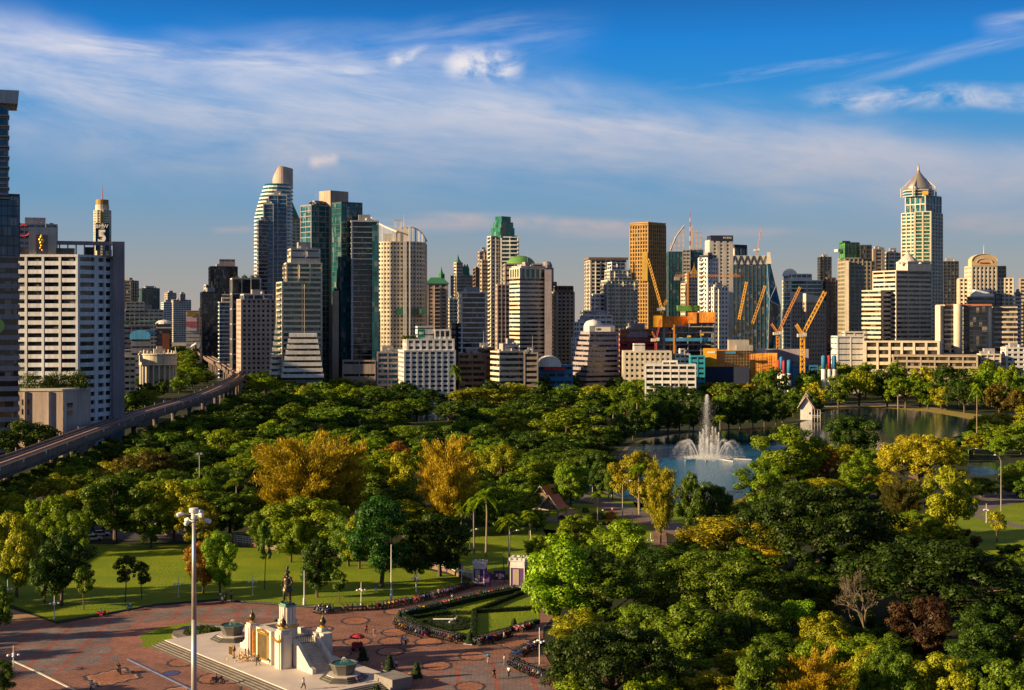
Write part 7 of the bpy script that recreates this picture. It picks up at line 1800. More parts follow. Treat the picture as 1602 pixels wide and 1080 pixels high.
        rng = np.random.default_rng(int(abs(x) * 10)); n = 260; u = rng.uniform(0, 1, n); a = rng.uniform(0, 6.28, n); rr = u * .55; zz = .9 * (1 - (u - .3) ** 2 * 2)
        P_ = np.stack([c.x + rr * np.cos(a), c.y + rr * np.sin(a), T + 2.24 + np.clip(zz, .05, 1)], 1) - np.array(worldloc(o)); V, Q = leaf_quads(P_, rng.normal(size=(n, 3)), rng.uniform(.03, .08, n), .5, rng)
        j = D.objects.new('water_jet', np_mesh('water_jet', V, Q, [spraymat()])); COL.objects.link(j); j.parent = o
    # offerings and small figures at the front
    c = ML(-2.6, -6.3); o = thing('flower_offering', 'heap of gold and cream flower garlands on stands in front of the monument', 'flowers', (c.x, c.y, T)); b = MB(); rr = random.Random(2)
    for i in range(60): b.ball((c.x + rr.gauss(0, .7), c.y + rr.gauss(0, .5), T + .2 + abs(rr.gauss(0, .55))), rr.uniform(.08, .2), 6)
    b.build('flowers', mat('flowers_cream', (.60, .42, .22), .8, 0, .5, 3.0), o)
    b = MB()
    for i in range(4): b.tube((c.x - .8 + .5 * i, c.y, T), (c.x - .8 + .5 * i, c.y, T + 1.0), .04, n=4)
    b.build('stand', gold, o)
    c = ML(-6.4, -6.6); o = thing('notice_board', 'small gold framed dark board standing left of the monument front', 'board', (c.x, c.y, T)); b = MB(); b.box((c.x, c.y, T + .25), (1.1, .12, 1.6), MANG); b.build('frame', gold, o); b = MB(); c2 = ML(-6.4, -6.7); b.box((c2.x, c2.y, T + .4), (.8, .06, 1.25), MANG); b.build('panel', mat('iron', (.03, .022, .02), .5), o)
    c = ML(-5.3, -6.6); o = thing('lantern_stand', 'dark bronze lantern stand beside the gold framed board', 'lantern', (c.x, c.y, T)); b = MB(); b.lathe((c.x, c.y, T), [(.3, 0), (.1, .2), (.08, 1.0), (.26, 1.2), (.3, 1.5), (.15, 1.8), (.02, 2.2)], 8); b.build('stand', brz, o)
    c = ML(1.2, -6.0); o = thing('incense_stand', 'small dark tripod incense stand before the monument steps', 'stand', (c.x, c.y, T)); b = MB()
    for i in range(3): a = 2.1 * i; b.tube((c.x + .4 * math.cos(a), c.y + .4 * math.sin(a), T), (c.x + .15 * math.cos(a), c.y + .15 * math.sin(a), T + .9), .05, n=4)
    b.lathe((c.x, c.y, T + .9), [(.2, 0), (.38, .25), (.38, .4)], 10); b.build('bowl', brz, o)
    # stone oval bed left of the terrace
    c = G(318, 992); o = thing('flower_bed', 'grey oval stone rim with low plants on the grass left of the terrace', 'flower bed', (c.x, c.y, .07)); b = MB(); q = regular((c.x, c.y), 5.2, 36, 0, 6.4); b.ring(q, scale_fp(q, .66), .07, .5); b.build('stone_rim', mat('rim_stone', (.20, .165, .15), .75, 0, .3, .8), o)
    b = MB(); b.prism(scale_fp(q, .67), .07, .35); b.build('soil', mat('soil', (.05, .04, .025), .9), o)
    Vs, Qs, bb = [], [], 0
    for i in range(26):
        a, r_ = rnd.uniform(0, 6.28), rnd.uniform(0, 1) ** .5; V, Q = bush_mesh(.7, .7, 90, i, .13); V = V + [c.x + 3.0 * r_ * math.cos(a), c.y + 3.6 * r_ * math.sin(a), .3] - np.array(worldloc(o)); Vs.append(V); Qs.append(Q + bb); bb += len(V)
    pl = D.objects.new('planting', np_mesh('planting', np.concatenate(Vs), np.concatenate(Qs), [LEAF])); COL.objects.link(pl); pl.parent = o; pl.color = (.05, .08, .012, 1); pl['kind'] = 'stuff'

def spraymat():
    if 'spray' in MATS: return MATS['spray']
    m = D.materials.new('spray'); m.use_nodes = True; k = NT(m.node_tree); k.n.clear(); out = k.node('ShaderNodeOutputMaterial')
    d = k.node('ShaderNodeBsdfDiffuse'); d.inputs['Color'].default_value = (.9, .9, .9, 1); t = k.node('ShaderNodeBsdfTranslucent'); t.inputs['Color'].default_value = (.9, .9, .9, 1); mx = k.node('ShaderNodeMixShader'); mx.inputs[0].default_value = .5
    k.l.new(d.outputs[0], mx.inputs[1]); k.l.new(t.outputs[0], mx.inputs[2]); tp = k.node('ShaderNodeBsdfTransparent'); m2 = k.node('ShaderNodeMixShader'); m2.inputs[0].default_value = .6
    k.l.new(tp.outputs[0], m2.inputs[1]); k.l.new(mx.outputs[0], m2.inputs[2]); k.l.new(m2.outputs[0], out.inputs[0]); MATS['spray'] = m; return m

def figure_statue(loc, brz):
    """standing bronze officer: plumed helmet, long belted tunic, breeches and boots, hands meeting on a sword hilt"""
    s = 5.0 / 1.72; r = thing('statue', 'tall dark bronze statue of a standing man in plumed helmet on the pedestal', 'statue', loc); r.rotation_euler = (0, 0, MANG + R(8)); r.scale = (1.22, 1.2, 1.0)
    J = pose('stand')
    J.update(hipl=(-.11, 0, .88, .095), hipr=(.11, 0, .88, .095), knl=(-.15, -.07, .48, .068), knr=(.13, .02, .48, .068), anl=(-.17, -.06, .10, .055), anr=(.14, .06, .10, .055), tol=(-.2, -.24, .04, .045), tor=(.17, -.10, .04, .045),
             ell=(-.32, .02, 1.16, .058), wrl=(-.16, -.20, 1.02, .045), hal=(-.05, -.25, .99, .048), elr=(.31, .04, 1.15, .058), wrr=(.24, -.12, .97, .045), har=(.14, -.22, .95, .048), ch=(0, 0, 1.28, .19, .13), pel=(0, 0, .95, .155, .12))
    J = {k: tuple(q * s for q in v) for k, v in J.items()}
    b = D.objects.new('body', skin('body', J, E_BODY, brz, 2)); COL.objects.link(b); b.parent = r; ORG[b.name] = Vector((0, 0, 0))
    def part(name, fn):
        m = MB(); fn(m); o = m.build(name, brz, None, True); o.parent = r; return o
    part('tunic', lambda m: m.lathe((0, 0, 0), [(.27 * s, .66 * s), (.25 * s, .70 * s), (.185 * s, .98 * s), (.17 * s, 1.06 * s), (.205 * s, 1.28 * s), (.17 * s, 1.40 * s), (.07 * s, 1.46 * s)], 16))
    part('belt', lambda m: m.lathe((0, 0, 0), [(.183 * s, 1.03 * s), (.195 * s, 1.05 * s), (.183 * s, 1.08 * s)], 16))
    part('helmet', lambda m: (m.lathe((0, -.02 * s, 1.63 * s), [(.15 * s, 0), (.125 * s, .03 * s), (.115 * s, .08 * s), (.07 * s, .14 * s), (.02 * s, .17 * s)], 14)))
    part('plume', lambda m: m.path([(0, -.02 * s, 1.78 * s), (0, -.02 * s, 1.88 * s), (0, 0, 1.97 * s), (0, .03 * s, 2.02 * s)], [.03 * s, .065 * s, .06 * s, .02 * s], 8))
    part('sword', lambda m: (m.path([(.09 * s, -.27 * s, 1.0 * s), (.20 * s, -.20 * s, .22 * s)], [.022 * s, .012 * s], 5), m.tube((.03 * s, -.27 * s, .97 * s), (.15 * s, -.27 * s, .99 * s), .018 * s, n=4)))
    for sx in (-1, 1): part('epaulette', lambda m: m.lathe((sx * .20 * s, 0, 1.40 * s), [(.09 * s, 0), (.1 * s, .02 * s), (.06 * s, .05 * s)], 10))
    m = MB(); m.box((0, 0, -.14), (1.5, 1.4, .16)); o = m.build('foot_plate', brz); o.parent = r; o.rotation_euler = (0, 0, -R(8))

# ------------------------------------------------------------------ lamps, gate, fence, hedges, topiary, small things
def lamps():
    wh = mat('lamp_white', (.70, .68, .64), .4, 0, .08); gal = mat('galvanised', (.42, .40, .38), .45, .4, .15, .5)
    # tall floodlight mast in front
    Y = 190; x = XP(303.5, Y); zt = ZP(806, Y); o = thing('light_mast', 'very tall grey floodlight mast with a ring of white lamps, nearest the viewer', 'lamp', (x, Y, 0))
    b = MB(); b.path([(x, Y, 0), (x, Y, zt * .5), (x, Y, zt)], [.40, .34, .24], 14); b.build('pole', gal, o, True)
    b = MB(); b.lathe((x, Y, zt), [(.22, -.6), (.45, -.5), (.45, -.2), (.38, -.1), (.38, .3), (.66, .4), (.68, .75), (.56, .95), (.1, 1.0)], 16); b.build('lamp_ring', wh, o)
    for k in range(6):
        a = R(12 + 60 * k); up = .25 if k % 2 else -.75; e = (x + 1.6 * math.cos(a), Y + 1.6 * math.sin(a), zt + up)
        b = MB(); b.tube((x + .2 * math.cos(a), Y + .2 * math.sin(a), zt + up - .2), e, .07, n=5); arm = b.build('arm', wh, o)
        b = MB(); d = Vector((math.cos(a), math.sin(a), -.35)); p0 = Vector(e) - d * .25; b.path([p0, p0 + d * .25, p0 + d * .75, p0 + d * .95], [.12, .28, .32, .15], 10); b.build('floodlight', wh, arm)
    # cross shaped garden lamps
    for px, py, hpx, lab in ((85, 968, 36, 'by the left corner of the lawn under the dark tree'), (279, 935, 32, 'on the lawn left of the tall mast'), (395, 931, 31, 'on the sunlit lawn left of the statue'), (565, 947, 36, 'at the plaza edge right of the statue'), (651, 927, 34, 'in front of the big emerald tree among motorcycles'), (722, 914, 31, 'before the white fence near the gate'), (21, 1054, 44, 'at the left edge of the brick plaza'), (844, 1048, 66, 'among motorcycles below the lime green tree'), (12, 952, 45, 'by the hedge at the far left edge'), (1543, 818, 30, 'on the sunny lawn at the far right'), (1018, 868, 34, 'on the brick path below the yellow tree')):
        g = G(px, py); h = hpx * g.y / F; o = thing('garden_lamp', f'white cross armed garden lamp {lab}', 'lamp', g, 'white garden lamps'); b = MB(); b.path([(g.x, g.y, 0), (g.x, g.y, .5), (g.x, g.y, h)], [.16, .09, .06], 8); b.build('pole', wh, o); za = h * .68
        for k in range(4):
            a = R(20 + 90 * k); e = (g.x + .75 * math.cos(a), g.y + .75 * math.sin(a), za); b = MB(); b.tube((g.x, g.y, za), e, .05, n=5); arm = b.build('arm', wh, o); b = MB(); b.lathe((e[0], e[1], za - .22), [(.12, 0), (.27, .08), (.2, .24), (.05, .34)], 8); b.build('lamp_head', wh, arm)
    # street lamps with one arm
    for px, py, top, dx, lab in ((796, 903, 830, 15, 'behind the gate, arm to the right'), (923, 768, 722, -14, 'at the lake edge, arm to the left, beside a shorter one'), (927, 770, 740, 14, 'at the lake edge, arm to the right, the shorter one'), (957, 779, 736, 8, 'at the lake edge between two trees'), (974, 809, 752, 14, 'on the park road right of the orange flowers'), (989, 829, 798, 13, 'in front of the yellow weeping tree'), (1082, 815, 763, -16, 'on the lake bank, arm to the left, before a round tree'), (1091, 818, 762, 10, 'brownish one on the lake bank right of the round tree'), (1566, 800, 712, -10, 'on the right lawn near the lake arm, tall'), (735, 865, 828, 12, 'behind the row of palms'), (894, 842, 812, 14, 'low one over the path below the red roofs'),
                           (14, 870, 812, 14, 'at the far left behind the yellow tree'), (618, 722, 690, 20, 'deep in the trees beyond the golden casuarinas'), (1515, 722, 702, 14, 'by the pond at the right edge')):
        g = G(px, py); h = (py - top) * g.y / F; ax = dx * g.y / F; o = thing('street_lamp', f'grey street lamp {lab}', 'lamp', g, 'street lamps in the park'); b = MB(); b.path([(g.x, g.y, 0), (g.x, g.y, h * .9)], [.15, .09], 8); b.build('pole', gal, o)
        b = MB(); b.path([(g.x, g.y, h * .88), (g.x + ax * .3, g.y, h * .97), (g.x + ax * .8, g.y, h)], [.08, .06, .05], 6); b.build('arm', gal, o); b = MB(); b.path([(g.x + ax * .75, g.y, h), (g.x + ax * .85, g.y, h + .02), (g.x + ax * 1.1, g.y, h - .02)], [.08, .2, .1], 8); b.build('lamp_head', wh, o)
    # plain poles and floodlight posts
    for px, py, top, lab, fl in ((476, 947, 893, 'tall white flag pole with a thick base right behind the statue', 0), (612, 940, 852, 'tall pale pole in front of the emerald tree', 0), (312, 790, 712, 'floodlight post with two heads left of the huge golden casuarina', 2), (1241, 892, 842, 'floodlight post with a row of white heads under the black green rain tree', 4), (788, 905, 860, 'rust brown post beside the street lamp behind the gate', 0), (830, 865, 830, 'thin post above the right gate pier', 0), (1033, 862, 835, 'short yellow post on the brick path', 0), (590, 770, 735, 'thin pole standing among the trees right of the huge golden casuarina', 0), (620, 714, 690, 'wooden power pole with a cross bar beyond the golden casuarinas', 1)):
        g = G(px, py); h = (py - top) * g.y / F; o = thing('pole', lab, 'pole', g); b = MB(); b.path([(g.x, g.y, 0), (g.x, g.y, h * .2), (g.x, g.y, h * .2 + .1), (g.x, g.y, h)], [.28, .24, .12, .07] if fl == 0 else [.16, .14, .13, .09], 8); b.build('pole', {788: wallm('brown'), 1033: wallm('yellow'), 620: wallm('tan')}.get(px, wh if fl == 0 else gal), o)
        if fl:
            b = MB(); b.box((g.x, g.y, h), (fl * .9 + .6, .12, .12)); bar = b.build('cross_bar', gal if fl > 1 else wallm('tan'), o)
            for i in range(fl if fl > 1 else 0):
                b = MB(); xx = g.x + (i - (fl - 1) / 2) * 1.0; b.box((xx, g.y - .2, h + .1), (.6, .5, .5), .2); b.build('floodlight', wh, bar)

def hedge(name, pts, w, h, label, seed, col=(.018, .040, .008), ground=False):
    p = [Vector(q[:2]) if ground else G(*q).to_2d() for q in pts]; rng = np.random.default_rng(seed); P_, N_ = [], []
    o = thing(name, label, 'hedge', (*p[0], .05)); core = MB()
    for i in range(len(p) - 1):
        d = p[i + 1] - p[i]; L = d.length; t = d / L; n = Vector((-t.y, t.x)); m = int(L * 70)
        c = (p[i] + p[i + 1]) / 2; core.box((c.x, c.y, 0), (L + w * .6, w * .85, h * .93), math.atan2(t.y, t.x))
        u = rng.uniform(-.02, 1.02, m) * L; side = rng.uniform(0, 1, m); v = np.where(side < .5, rng.uniform(-.5, .5, m), np.where(side < .75, -.5, .5)) * w; z = np.where(side < .5, h, rng.uniform(0, h, m))
        P_.append(np.stack([p[i].x + t.x * u + n.x * v, p[i].y + t.y * u + n.y * v, z], 1) + rng.normal(size=(m, 3)) * .05); N_.append(np.stack([n.x * v * 2, n.y * v * 2, np.where(side < .5, 1, .3)], 1) + rng.normal(size=(m, 3)) * .4)
    P_ = np.concatenate(P_) - np.array([*p[0], .05]); V, Q = leaf_quads(P_, np.concatenate(N_), rng.uniform(.07, .16, len(P_)), .6, rng)
    core.build('hedge_core', mat('hedge_core', (.012, .025, .006), .95), o); l = D.objects.new('foliage', np_mesh('foliage', V, Q, [LEAF])); COL.objects.link(l); l.parent = o; l.color = (*col, 1)
    return o
def garden():
    lawn = D.materials['lawn']
    sheet('triangle_lawn', [(628, 969), (690, 954), (745, 941), (812, 928), (840, 940), (845, 975), (800, 990), (735, 1003), (690, 996), (655, 985)], .07, lawn)
    hedge('hedge', [(628, 966), (690, 953), (745, 940), (812, 926)], 1.3, 1.0, 'long clipped hedge along the upper side of the triangular lawn', 1)
    hedge('hedge', [(628, 968), (660, 984), (695, 996), (738, 1003)], 1.3, 1.0, 'clipped hedge on the left side of the flower clock', 2)
    hedge('hedge', [(738, 1003), (800, 988), (840, 976)], 1.0, .8, 'low hedge on the lower side of the triangular lawn', 3)
    hedge('hedge', [(818, 930), (742, 960), (836, 955)], .9, .8, 'V shaped inner hedge dividing the triangular lawn', 4)
    hedge('hedge', [(742, 961), (740, 1000)], .9, .8, 'straight inner hedge between the flower clock and the lawn', 5)
    hedge('hedge', [(645, 969), (700, 962), (740, 962)], .9, .7, 'inner hedge above the flower clock', 6)
    c = G(700, 977); 
    bed = thing('flower_clock', 'round dark hedge clock bed with a white pointer beside the triangular lawn', 'flower bed', (c.x, c.y, .07)); b = MB(); b.prism(regular((c.x, c.y), 4.6, 32, 0, 6.0), .07, .20); b.build('bed', mat('bed_green', (.02, .035, .01), .95, 0, .5, 1.5), bed)
    for k, rr in enumerate((4.4, 3.2, 2.0)):
        V, N = [], []; rng = np.random.default_rng(20 + k); m = int(420 * rr); a = rng.uniform(0, 6.283, m); q = rr + rng.uniform(-.3, .3, m); z = rng.uniform(.15, .55, m)
        P_ = np.stack([q * np.cos(a), 1.3 * q * np.sin(a), z], 1); V, Q = leaf_quads(P_, np.stack([np.cos(a) * .3, np.sin(a) * .3, np.ones(m)], 1) + rng.normal(size=(m, 3)) * .4, rng.uniform(.07, .15, m), .6, rng); l = D.objects.new('hedge_ring', np_mesh('hedge_ring', V, Q, [LEAF])); COL.objects.link(l); l.parent = bed; l.color = (.02, .04, .008, 1)
    b = MB(); b.tube((c.x - 2.6, c.y + .6, .8), (c.x + 1.5, c.y + .2, .9), .14, n=5); b.tube((c.x + .4, c.y - 1.8, .8), (c.x + 1.6, c.y + 1.6, .9), .16, n=5); b.build('pointer', wallm('white'), bed)
    sheet('clock_bed_edge', regular((c.x, c.y), 4.9, 32, 0, 6.3), .073, mat('paver_dark', (.065, .052, .060), .8), True)
    # cone shrubs in planters
    cones = ((568, 1034, 22, 'left of the three in front row by the terrace'), (609, 1049, 25, 'middle of the three in front row by the terrace'), (652, 1061, 26, 'right of the three in front row, next to the yellow bin'), (432, 985, 17, 'behind the pedestal, left side'), (502, 1003, 14, 'behind the pedestal, right side'), (625, 970, 14, 'at the left tip of the hedge garden'), (691, 953, 13, 'in the motorcycle row above the hedge garden, left'), (753, 936, 12, 'in the motorcycle row above the hedge garden, right'), (735, 1007, 20, 'at the lower corner of the flower clock'), (804, 984, 17, 'on the lower side of the triangular lawn'))
    cm = None
    for px, py, hp, lab in cones:
        g = G(px, py, .1); h = hp * g.y / F; o = thing('cone_shrub', f'clipped green cone shrub {lab}', 'shrub', (g.x, g.y, .06), 'clipped cone shrubs')
        b = MB(); b.lathe((g.x, g.y, .06), [(1.15, 0), (1.15, .16), (1.0, .18)], 4, R(20)); b.build('planter_kerb', wallm('grey'), o); b = MB(); b.lathe((g.x, g.y, .22), [(.95, 0), (.95, .3), (.6, .42)], 14); b.build('base_hedge', mat('hedge_core', (.012, .025, .006), .95), o); b = MB(); b.tube((g.x, g.y, .2), (g.x, g.y, .9), .07, n=6); b.build('trunk', BARK, o)
        V, Q = bush_mesh(.72 * h / 2.5, h - .65, 900, int(px), .10, 'cone'); V = V + [0, 0, .6]; l = D.objects.new('crown', np_mesh('crown', V, Q, [LEAF])); COL.objects.link(l); l.parent = o; l.color = (.016, .042, .008, 1)
        b = MB(); b.lathe((g.x, g.y, .66), [(.62 * h / 2.5, 0), (.55 * h / 2.5, .3 * (h - .7)), (.3 * h / 2.5, .7 * (h - .7)), (.02, .95 * (h - .7))], 10); b.build('crown_core', mat('hedge_core', (.012, .025, .006), .95), o)
    for px, py, lab in ((589, 1080, 'larger'), (604, 1082, 'smaller')):
        g = G(px, py, .4); o = thing('ball_shrub', f'{lab} round clipped shrub by the terrace end block', 'shrub', (g.x, g.y, .06)); V, Q = bush_mesh(.7 if lab == 'larger' else .5, 1.2 if lab == 'larger' else .7, 700, px, .1); l = D.objects.new('crown', np_mesh('crown', V, Q, [LEAF])); COL.objects.link(l); l.parent = o; l.color = (.02, .05, .008, 1)
        b = MB(); b.lathe((g.x, g.y, .06), [(.5, 0), (.5, .2)], 10); b.build('planter', wallm('grey'), o)
    # bin, vendor's cart
    g = G(641, 1067); o = thing('bin', 'bright yellow litter bin next to a cone shrub', 'bin', g); b = MB(); b.lathe((g.x, g.y, 0), [(.4, 0), (.45, 1.1), (.3, 1.3), (.05, 1.35)], 12); b.build('body', wallm('yellow'), o); b = MB(); b.lathe((g.x, g.y, 0), [(.47, 1.05), (.47, 1.14)], 12); b.build('rim', wallm('dgrey'), o)
    g = G(559, 1018); o = thing('vendor_cart', 'red vendor cart under a round red parasol on the brick plaza', 'cart', g); b = MB(); b.box((g.x, g.y, .45), (1.7, 1.0, .75), .3); b.box((g.x, g.y, 1.2), (1.75, 1.05, .06), .3); b.build('body', wallm('red'), o)
    for s in (-.6, .6): b = MB(); b.tube((g.x + s, g.y - .55, .35), (g.x + s, g.y - .48, .35), .35, n=12); b.build('wheel', mat('rubber', (.012, .012, .013), .6), o)
    b = MB(); b.tube((g.x, g.y, 1.2), (g.x, g.y, 2.5), .04, n=5); b.build('parasol_pole', wallm('steel'), o); b = MB(); b.lathe((g.x, g.y, 2.15), [(1.35, 0), (1.2, .22), (.7, .5), (.03, .65)], 12); b.build('parasol', wallm('red'), o)
    b = MB(); rr = random.Random(4)
    for i in range(9): b.ball((g.x + rr.uniform(-.7, .7), g.y + rr.uniform(-.4, .4), 1.35), .12, 6)
    b.build('goods', wallm('pink'), o)

def gate():
    pur, wh = wallm('purple'), mat('plaster_white', (.68, .66, .64), .7, 0, .1, .4, .25)
    for px, py, w, h, lab in ((751, 916, 2.25, 5.1, 'smaller purple gate pier with a white castle top where the fence ends'), (812, 924, 2.85, 6.8, 'larger purple gate pier with a white castle top and green cap, beside the lime tree')):
        g = G(px, py); o = thing('gate_pier', lab, 'gate pier', g, 'gate piers'); a = R(-14); b = MB(); b.box((g.x, g.y, 0), (w, w, h * .80), a); b.build('shaft', pur, o)
        b = MB(); b.box((g.x, g.y, h * .10), (w + .3, w + .3, .35), a); b.box((g.x, g.y, h * .70), (w + .2, w + .2, h * .04), a); b.box((g.x, g.y, h * .745), (w + .1, w + .1, h * .15), a); b.box((g.x, g.y, h * .895), (w + .4, w + .4, h * .03), a)
        for s in (-1, 1):
            for t in (-1, 1): q = Vector((s * w / 2, t * w / 2)); q.rotate(__import__('mathutils').Matrix.Rotation(a, 2)); b.box((g.x + q.x, g.y + q.y, .3), (.16, .16, h * .7), a)
        b.build('white_trim', wh, o)
        b = MB()
        for k in range(4):
            an = a + math.pi / 2 * k
            for u in (-.5, -.17, .17, .5): b.box((g.x + (w / 2 + .05) * math.cos(an) - u * w * math.sin(an), g.y + (w / 2 + .05) * math.sin(an) + u * w * math.cos(an), h * .925), (.3, w * .2, h * .075), an)
        b.build('battlement', wh, o)
        b = MB(); q = Vector((-.1 * w, -w / 2 - .04)); q.rotate(__import__('mathutils').Matrix.Rotation(a, 2)); b.box((g.x + q.x, g.y + q.y, h * .2), (w * .42, .06, h * .46), a); pn = b.build('panel', wallm('tan'), o)
        if w > 2.5: b = MB(); b.lathe((g.x + .6, g.y + .8, h * .9), [(.5, 0), (.4, .2), (.02, .95)], 4); b.build('green_cap', wallm('green'), o)
        else: b = MB(); q = Vector((w / 2 + .5, -.3)); q.rotate(__import__('mathutils').Matrix.Rotation(a, 2)); b.box((g.x + q.x, g.y + q.y, 0), (1.2, w * .7, h * .55), a); b.build('buttress', pur, o)
    pts = [(208, 812), (262, 838), (330, 848), (400, 857), (480, 867), (560, 873), (640, 882), (700, 895), (743, 913)]; p = [G(*q) for q in pts]
    o = thing('park_fence', 'long park fence with purple base and white rails running behind the lawn', 'fence', p[0]); base, rail = MB(), MB()
    for i in range(len(p) - 1):
        d = p[i + 1] - p[i]; L = d.length; an = math.atan2(d.y, d.x); c = (p[i] + p[i + 1]) / 2
        base.box((c.x, c.y, 0), (L, .35, .7), an)
        for z in (.9, 1.4, 1.9, 2.3): rail.box((c.x, c.y, z), (L, .10, .12), an)
        n = max(1, int(L / .9))
        for k in range(n): q = p[i].lerp(p[i + 1], (k + .5) / n); rail.box((q.x, q.y, .7), (.09, .07, 1.7), an)
        m = max(1, int(L / 7))
        for k in range(m): q = p[i].lerp(p[i + 1], k / m); b = MB(); b.box((q.x, q.y, 0), (.6, .6, 2.6), an); b.box((q.x, q.y, 2.6), (.75, .75, .18), an); b.build('post', wallm('brick') if i < 4 else pur, o)
    base.build('base_wall', wallm('brown'), o); rail.build('railing', wh, o)
    g = G(782, 912); o = thing('notice_board', 'dark notice board with white papers between the two gate piers', 'board', g); b = MB(); b.box((g.x, g.y, .7), (2.4, .12, 1.8), R(-10)); b.build('board', wallm('purple'), o)
    for s in (-1, 1): b = MB(); b.tube((g.x + s, g.y, 0), (g.x + s, g.y, .8), .07, n=5); b.build('leg', wallm('dgrey'), o)
    for dx, z in ((-.6, 1.3), (.1, 1.4), (.6, 1.2), (.0, .8)): b = MB(); b.box((g.x + dx, g.y - .12 - dx * .17, z), (.5, .03, .55), R(-10)); b.build('paper', wh, o)
    g = G(820, 918); 

def park_things():
    # white lake pavilion
    Y = 745; x = XP(1261, Y); o = thing('lake_pavilion', 'small white house with a steep two tiered gable roof standing at the water', 'pavilion', (x, Y, 0)); a = R(-14)
    wh, rf = mat('plaster_white', (.68, .66, .64), .7), mat('roof_tile', (.40, .27, .17), .8, 0, .25, .5); ca, sa = math.cos(a), math.sin(a)
    def W3(u, v, z): return (x + ca * u - sa * v, Y + sa * u + ca * v, z)
    b = MB(); b.add([W3(-3, 0, .1), W3(3.2, 0, .1), W3(3.2, 9, .1), W3(-3, 9, .1), W3(-3, 0, 7), W3(3.2, 0, 7), W3(3.2, 9, 7), W3(-3, 9, 7), W3(.1, 0, 12), W3(.1, 9, 12)], [(0, 1, 5, 8, 4), (1, 2, 6, 5), (3, 0, 4, 7), (2, 3, 7, 9, 6)]); b.build('wall', wh, o)
    for (zr, zt, ov, wd, v0, v1) in ((6.4, 12.6, 0, 4.3, -1.2, 10), (8.6, 14.2, .35, 3.2, .2, 8.6)):
        b = MB(); b.add([W3(-wd, v0, zr), W3(0.1, v0, zt), W3(wd, v0, zr), W3(-wd, v1, zr), W3(.1, v1, zt), W3(wd, v1, zr), W3(-wd, v0, zr - .4), W3(.1, v0, zt - .5), W3(wd, v0, zr - .4), W3(-wd, v1, zr - .4), W3(.1, v1, zt - .5), W3(wd, v1, zr - .4)], [(0, 1, 4, 3), (1, 2, 5, 4), (0, 6, 7, 1), (1, 7, 8, 2), (6, 9, 10, 7), (7, 10, 11, 8), (3, 4, 10, 9), (4, 5, 11, 10), (0, 3, 9, 6), (2, 8, 11, 5)]); r_ = b.build('roof', rf, o)
        b = MB(); b.tube(W3(-wd - .1, v0 - .1, zr - .1), W3(.1, v0 - .1, zt + .2), .22, n=5); b.tube(W3(wd + .1, v0 - .1, zr - .1), W3(.1, v0 - .1, zt + .2), .22, n=5); b.tube(W3(.1, v0 - .1, zt + .1), W3(.1, v0 - .3, zt + 1.0), .15, .04, n=5); b.build('barge_board', wallm('pink'), r_)
    b = MB(); b.add([W3(1.6, -.06, 3), W3(2.4, -.06, 3), W3(2.4, -.06, 4.2), W3(1.6, -.06, 4.2)], [(0, 1, 2, 3)]); b.build('window', glassm('dark'), o)
    b = MB(); b.add([W3(3.2, -.5, 6.2), W3(7.6, -.5, 5.6), W3(7.6, 5, 5.6), W3(3.2, 5, 6.2), W3(3.2, -.5, 5.9), W3(7.6, -.5, 5.3), W3(7.6, 5, 5.3), W3(3.2, 5, 5.9)], [(0, 1, 2, 3), (7, 6, 5, 4), (0, 4, 5, 1), (1, 5, 6, 2)]); b.build('porch_roof', wallm('brick'), o)
    b = MB()
    for u in (4.4, 6, 7.4):
        for v in (0, 4.5): b.tube(W3(u, v, -.2), W3(u, v, 5.6), .14, n=5)
    b.tube(W3(3.2, 0, 2.6), W3(7.5, 0, 2.6), .1, n=4); b.tube(W3(3.2, 0, 2.2), W3(7.5, 0, 2.2), .08, n=4); b.build('porch_post', wh, o)
    b = MB(); q = [W3(3.2, -.3, 0)[:2], W3(7.6, -.3, 0)[:2], W3(7.6, 5, 0)[:2], W3(3.2, 5, 0)[:2]]; b.prism(q, 1.4, 1.7); b.build('porch_floor', wallm('tan'), o)
    # red roofed pavilions
    for px, py, w, top, lab in ((852, 796, 30, 760, 'rear red tiled roof of the pair among dark trees, partly hidden'), (866, 815, 36, 774, 'front red tiled pavilion roof with curved gable ends among dark trees')):
        g = G(px, py); s = w * g.y / F / 2; h = (py - top) * g.y / F; o = thing('thai_pavilion', lab, 'pavilion', g); a = R(-25); ca2, sa2 = math.cos(a), math.sin(a)
        def W4(u, v, z): return (g.x + ca2 * u - sa2 * v, g.y + sa2 * u + ca2 * v, z)
        b = MB(); n = 6; vs = []
        for v in (-s * 1.15, s * 1.15):
            for side in (-1, 1):
                for i in range(n + 1): t = i / n; vs.append(W4(side * s * (1 - t) , v, h * .52 + (h * .48) * t ** 1.6))
        m_ = n + 1
        fs = []
        for side in (0, 1):
            for i in range(n): q0 = side * m_ + i; fs.append((q0, q0 + 1, 2 * m_ + q0 + 1, 2 * m_ + q0))
        b.add(vs, fs); b.build('roof', mat('roof_red', (.50, .13, .04), .7, 0, .2, .8), o)
        b = MB(); b.add([W4(-s * .8, -s, h * .5), W4(s * .8, -s, h * .5), W4(0, -s, h * .95)], [(0, 1, 2)]); b.add([W4(-s * .8, s, h * .5), W4(s * .8, s, h * .5), W4(0, s, h * .95)], [(0, 1, 2)]); b.build('gable', wallm('brown'), o)
        b = MB(); b.tube(W4(-s, -s * 1.18, h * .5), W4(0, -s * 1.18, h + .3), .12, n=4); b.tube(W4(s, -s * 1.18, h * .5), W4(0, -s * 1.18, h + .3), .12, n=4); b.tube(W4(0, -s * 1.18, h), W4(0, -s * 1.35, h + .9), .1, .03, n=4); b.build('barge_board', wallm('offwhite'), o)
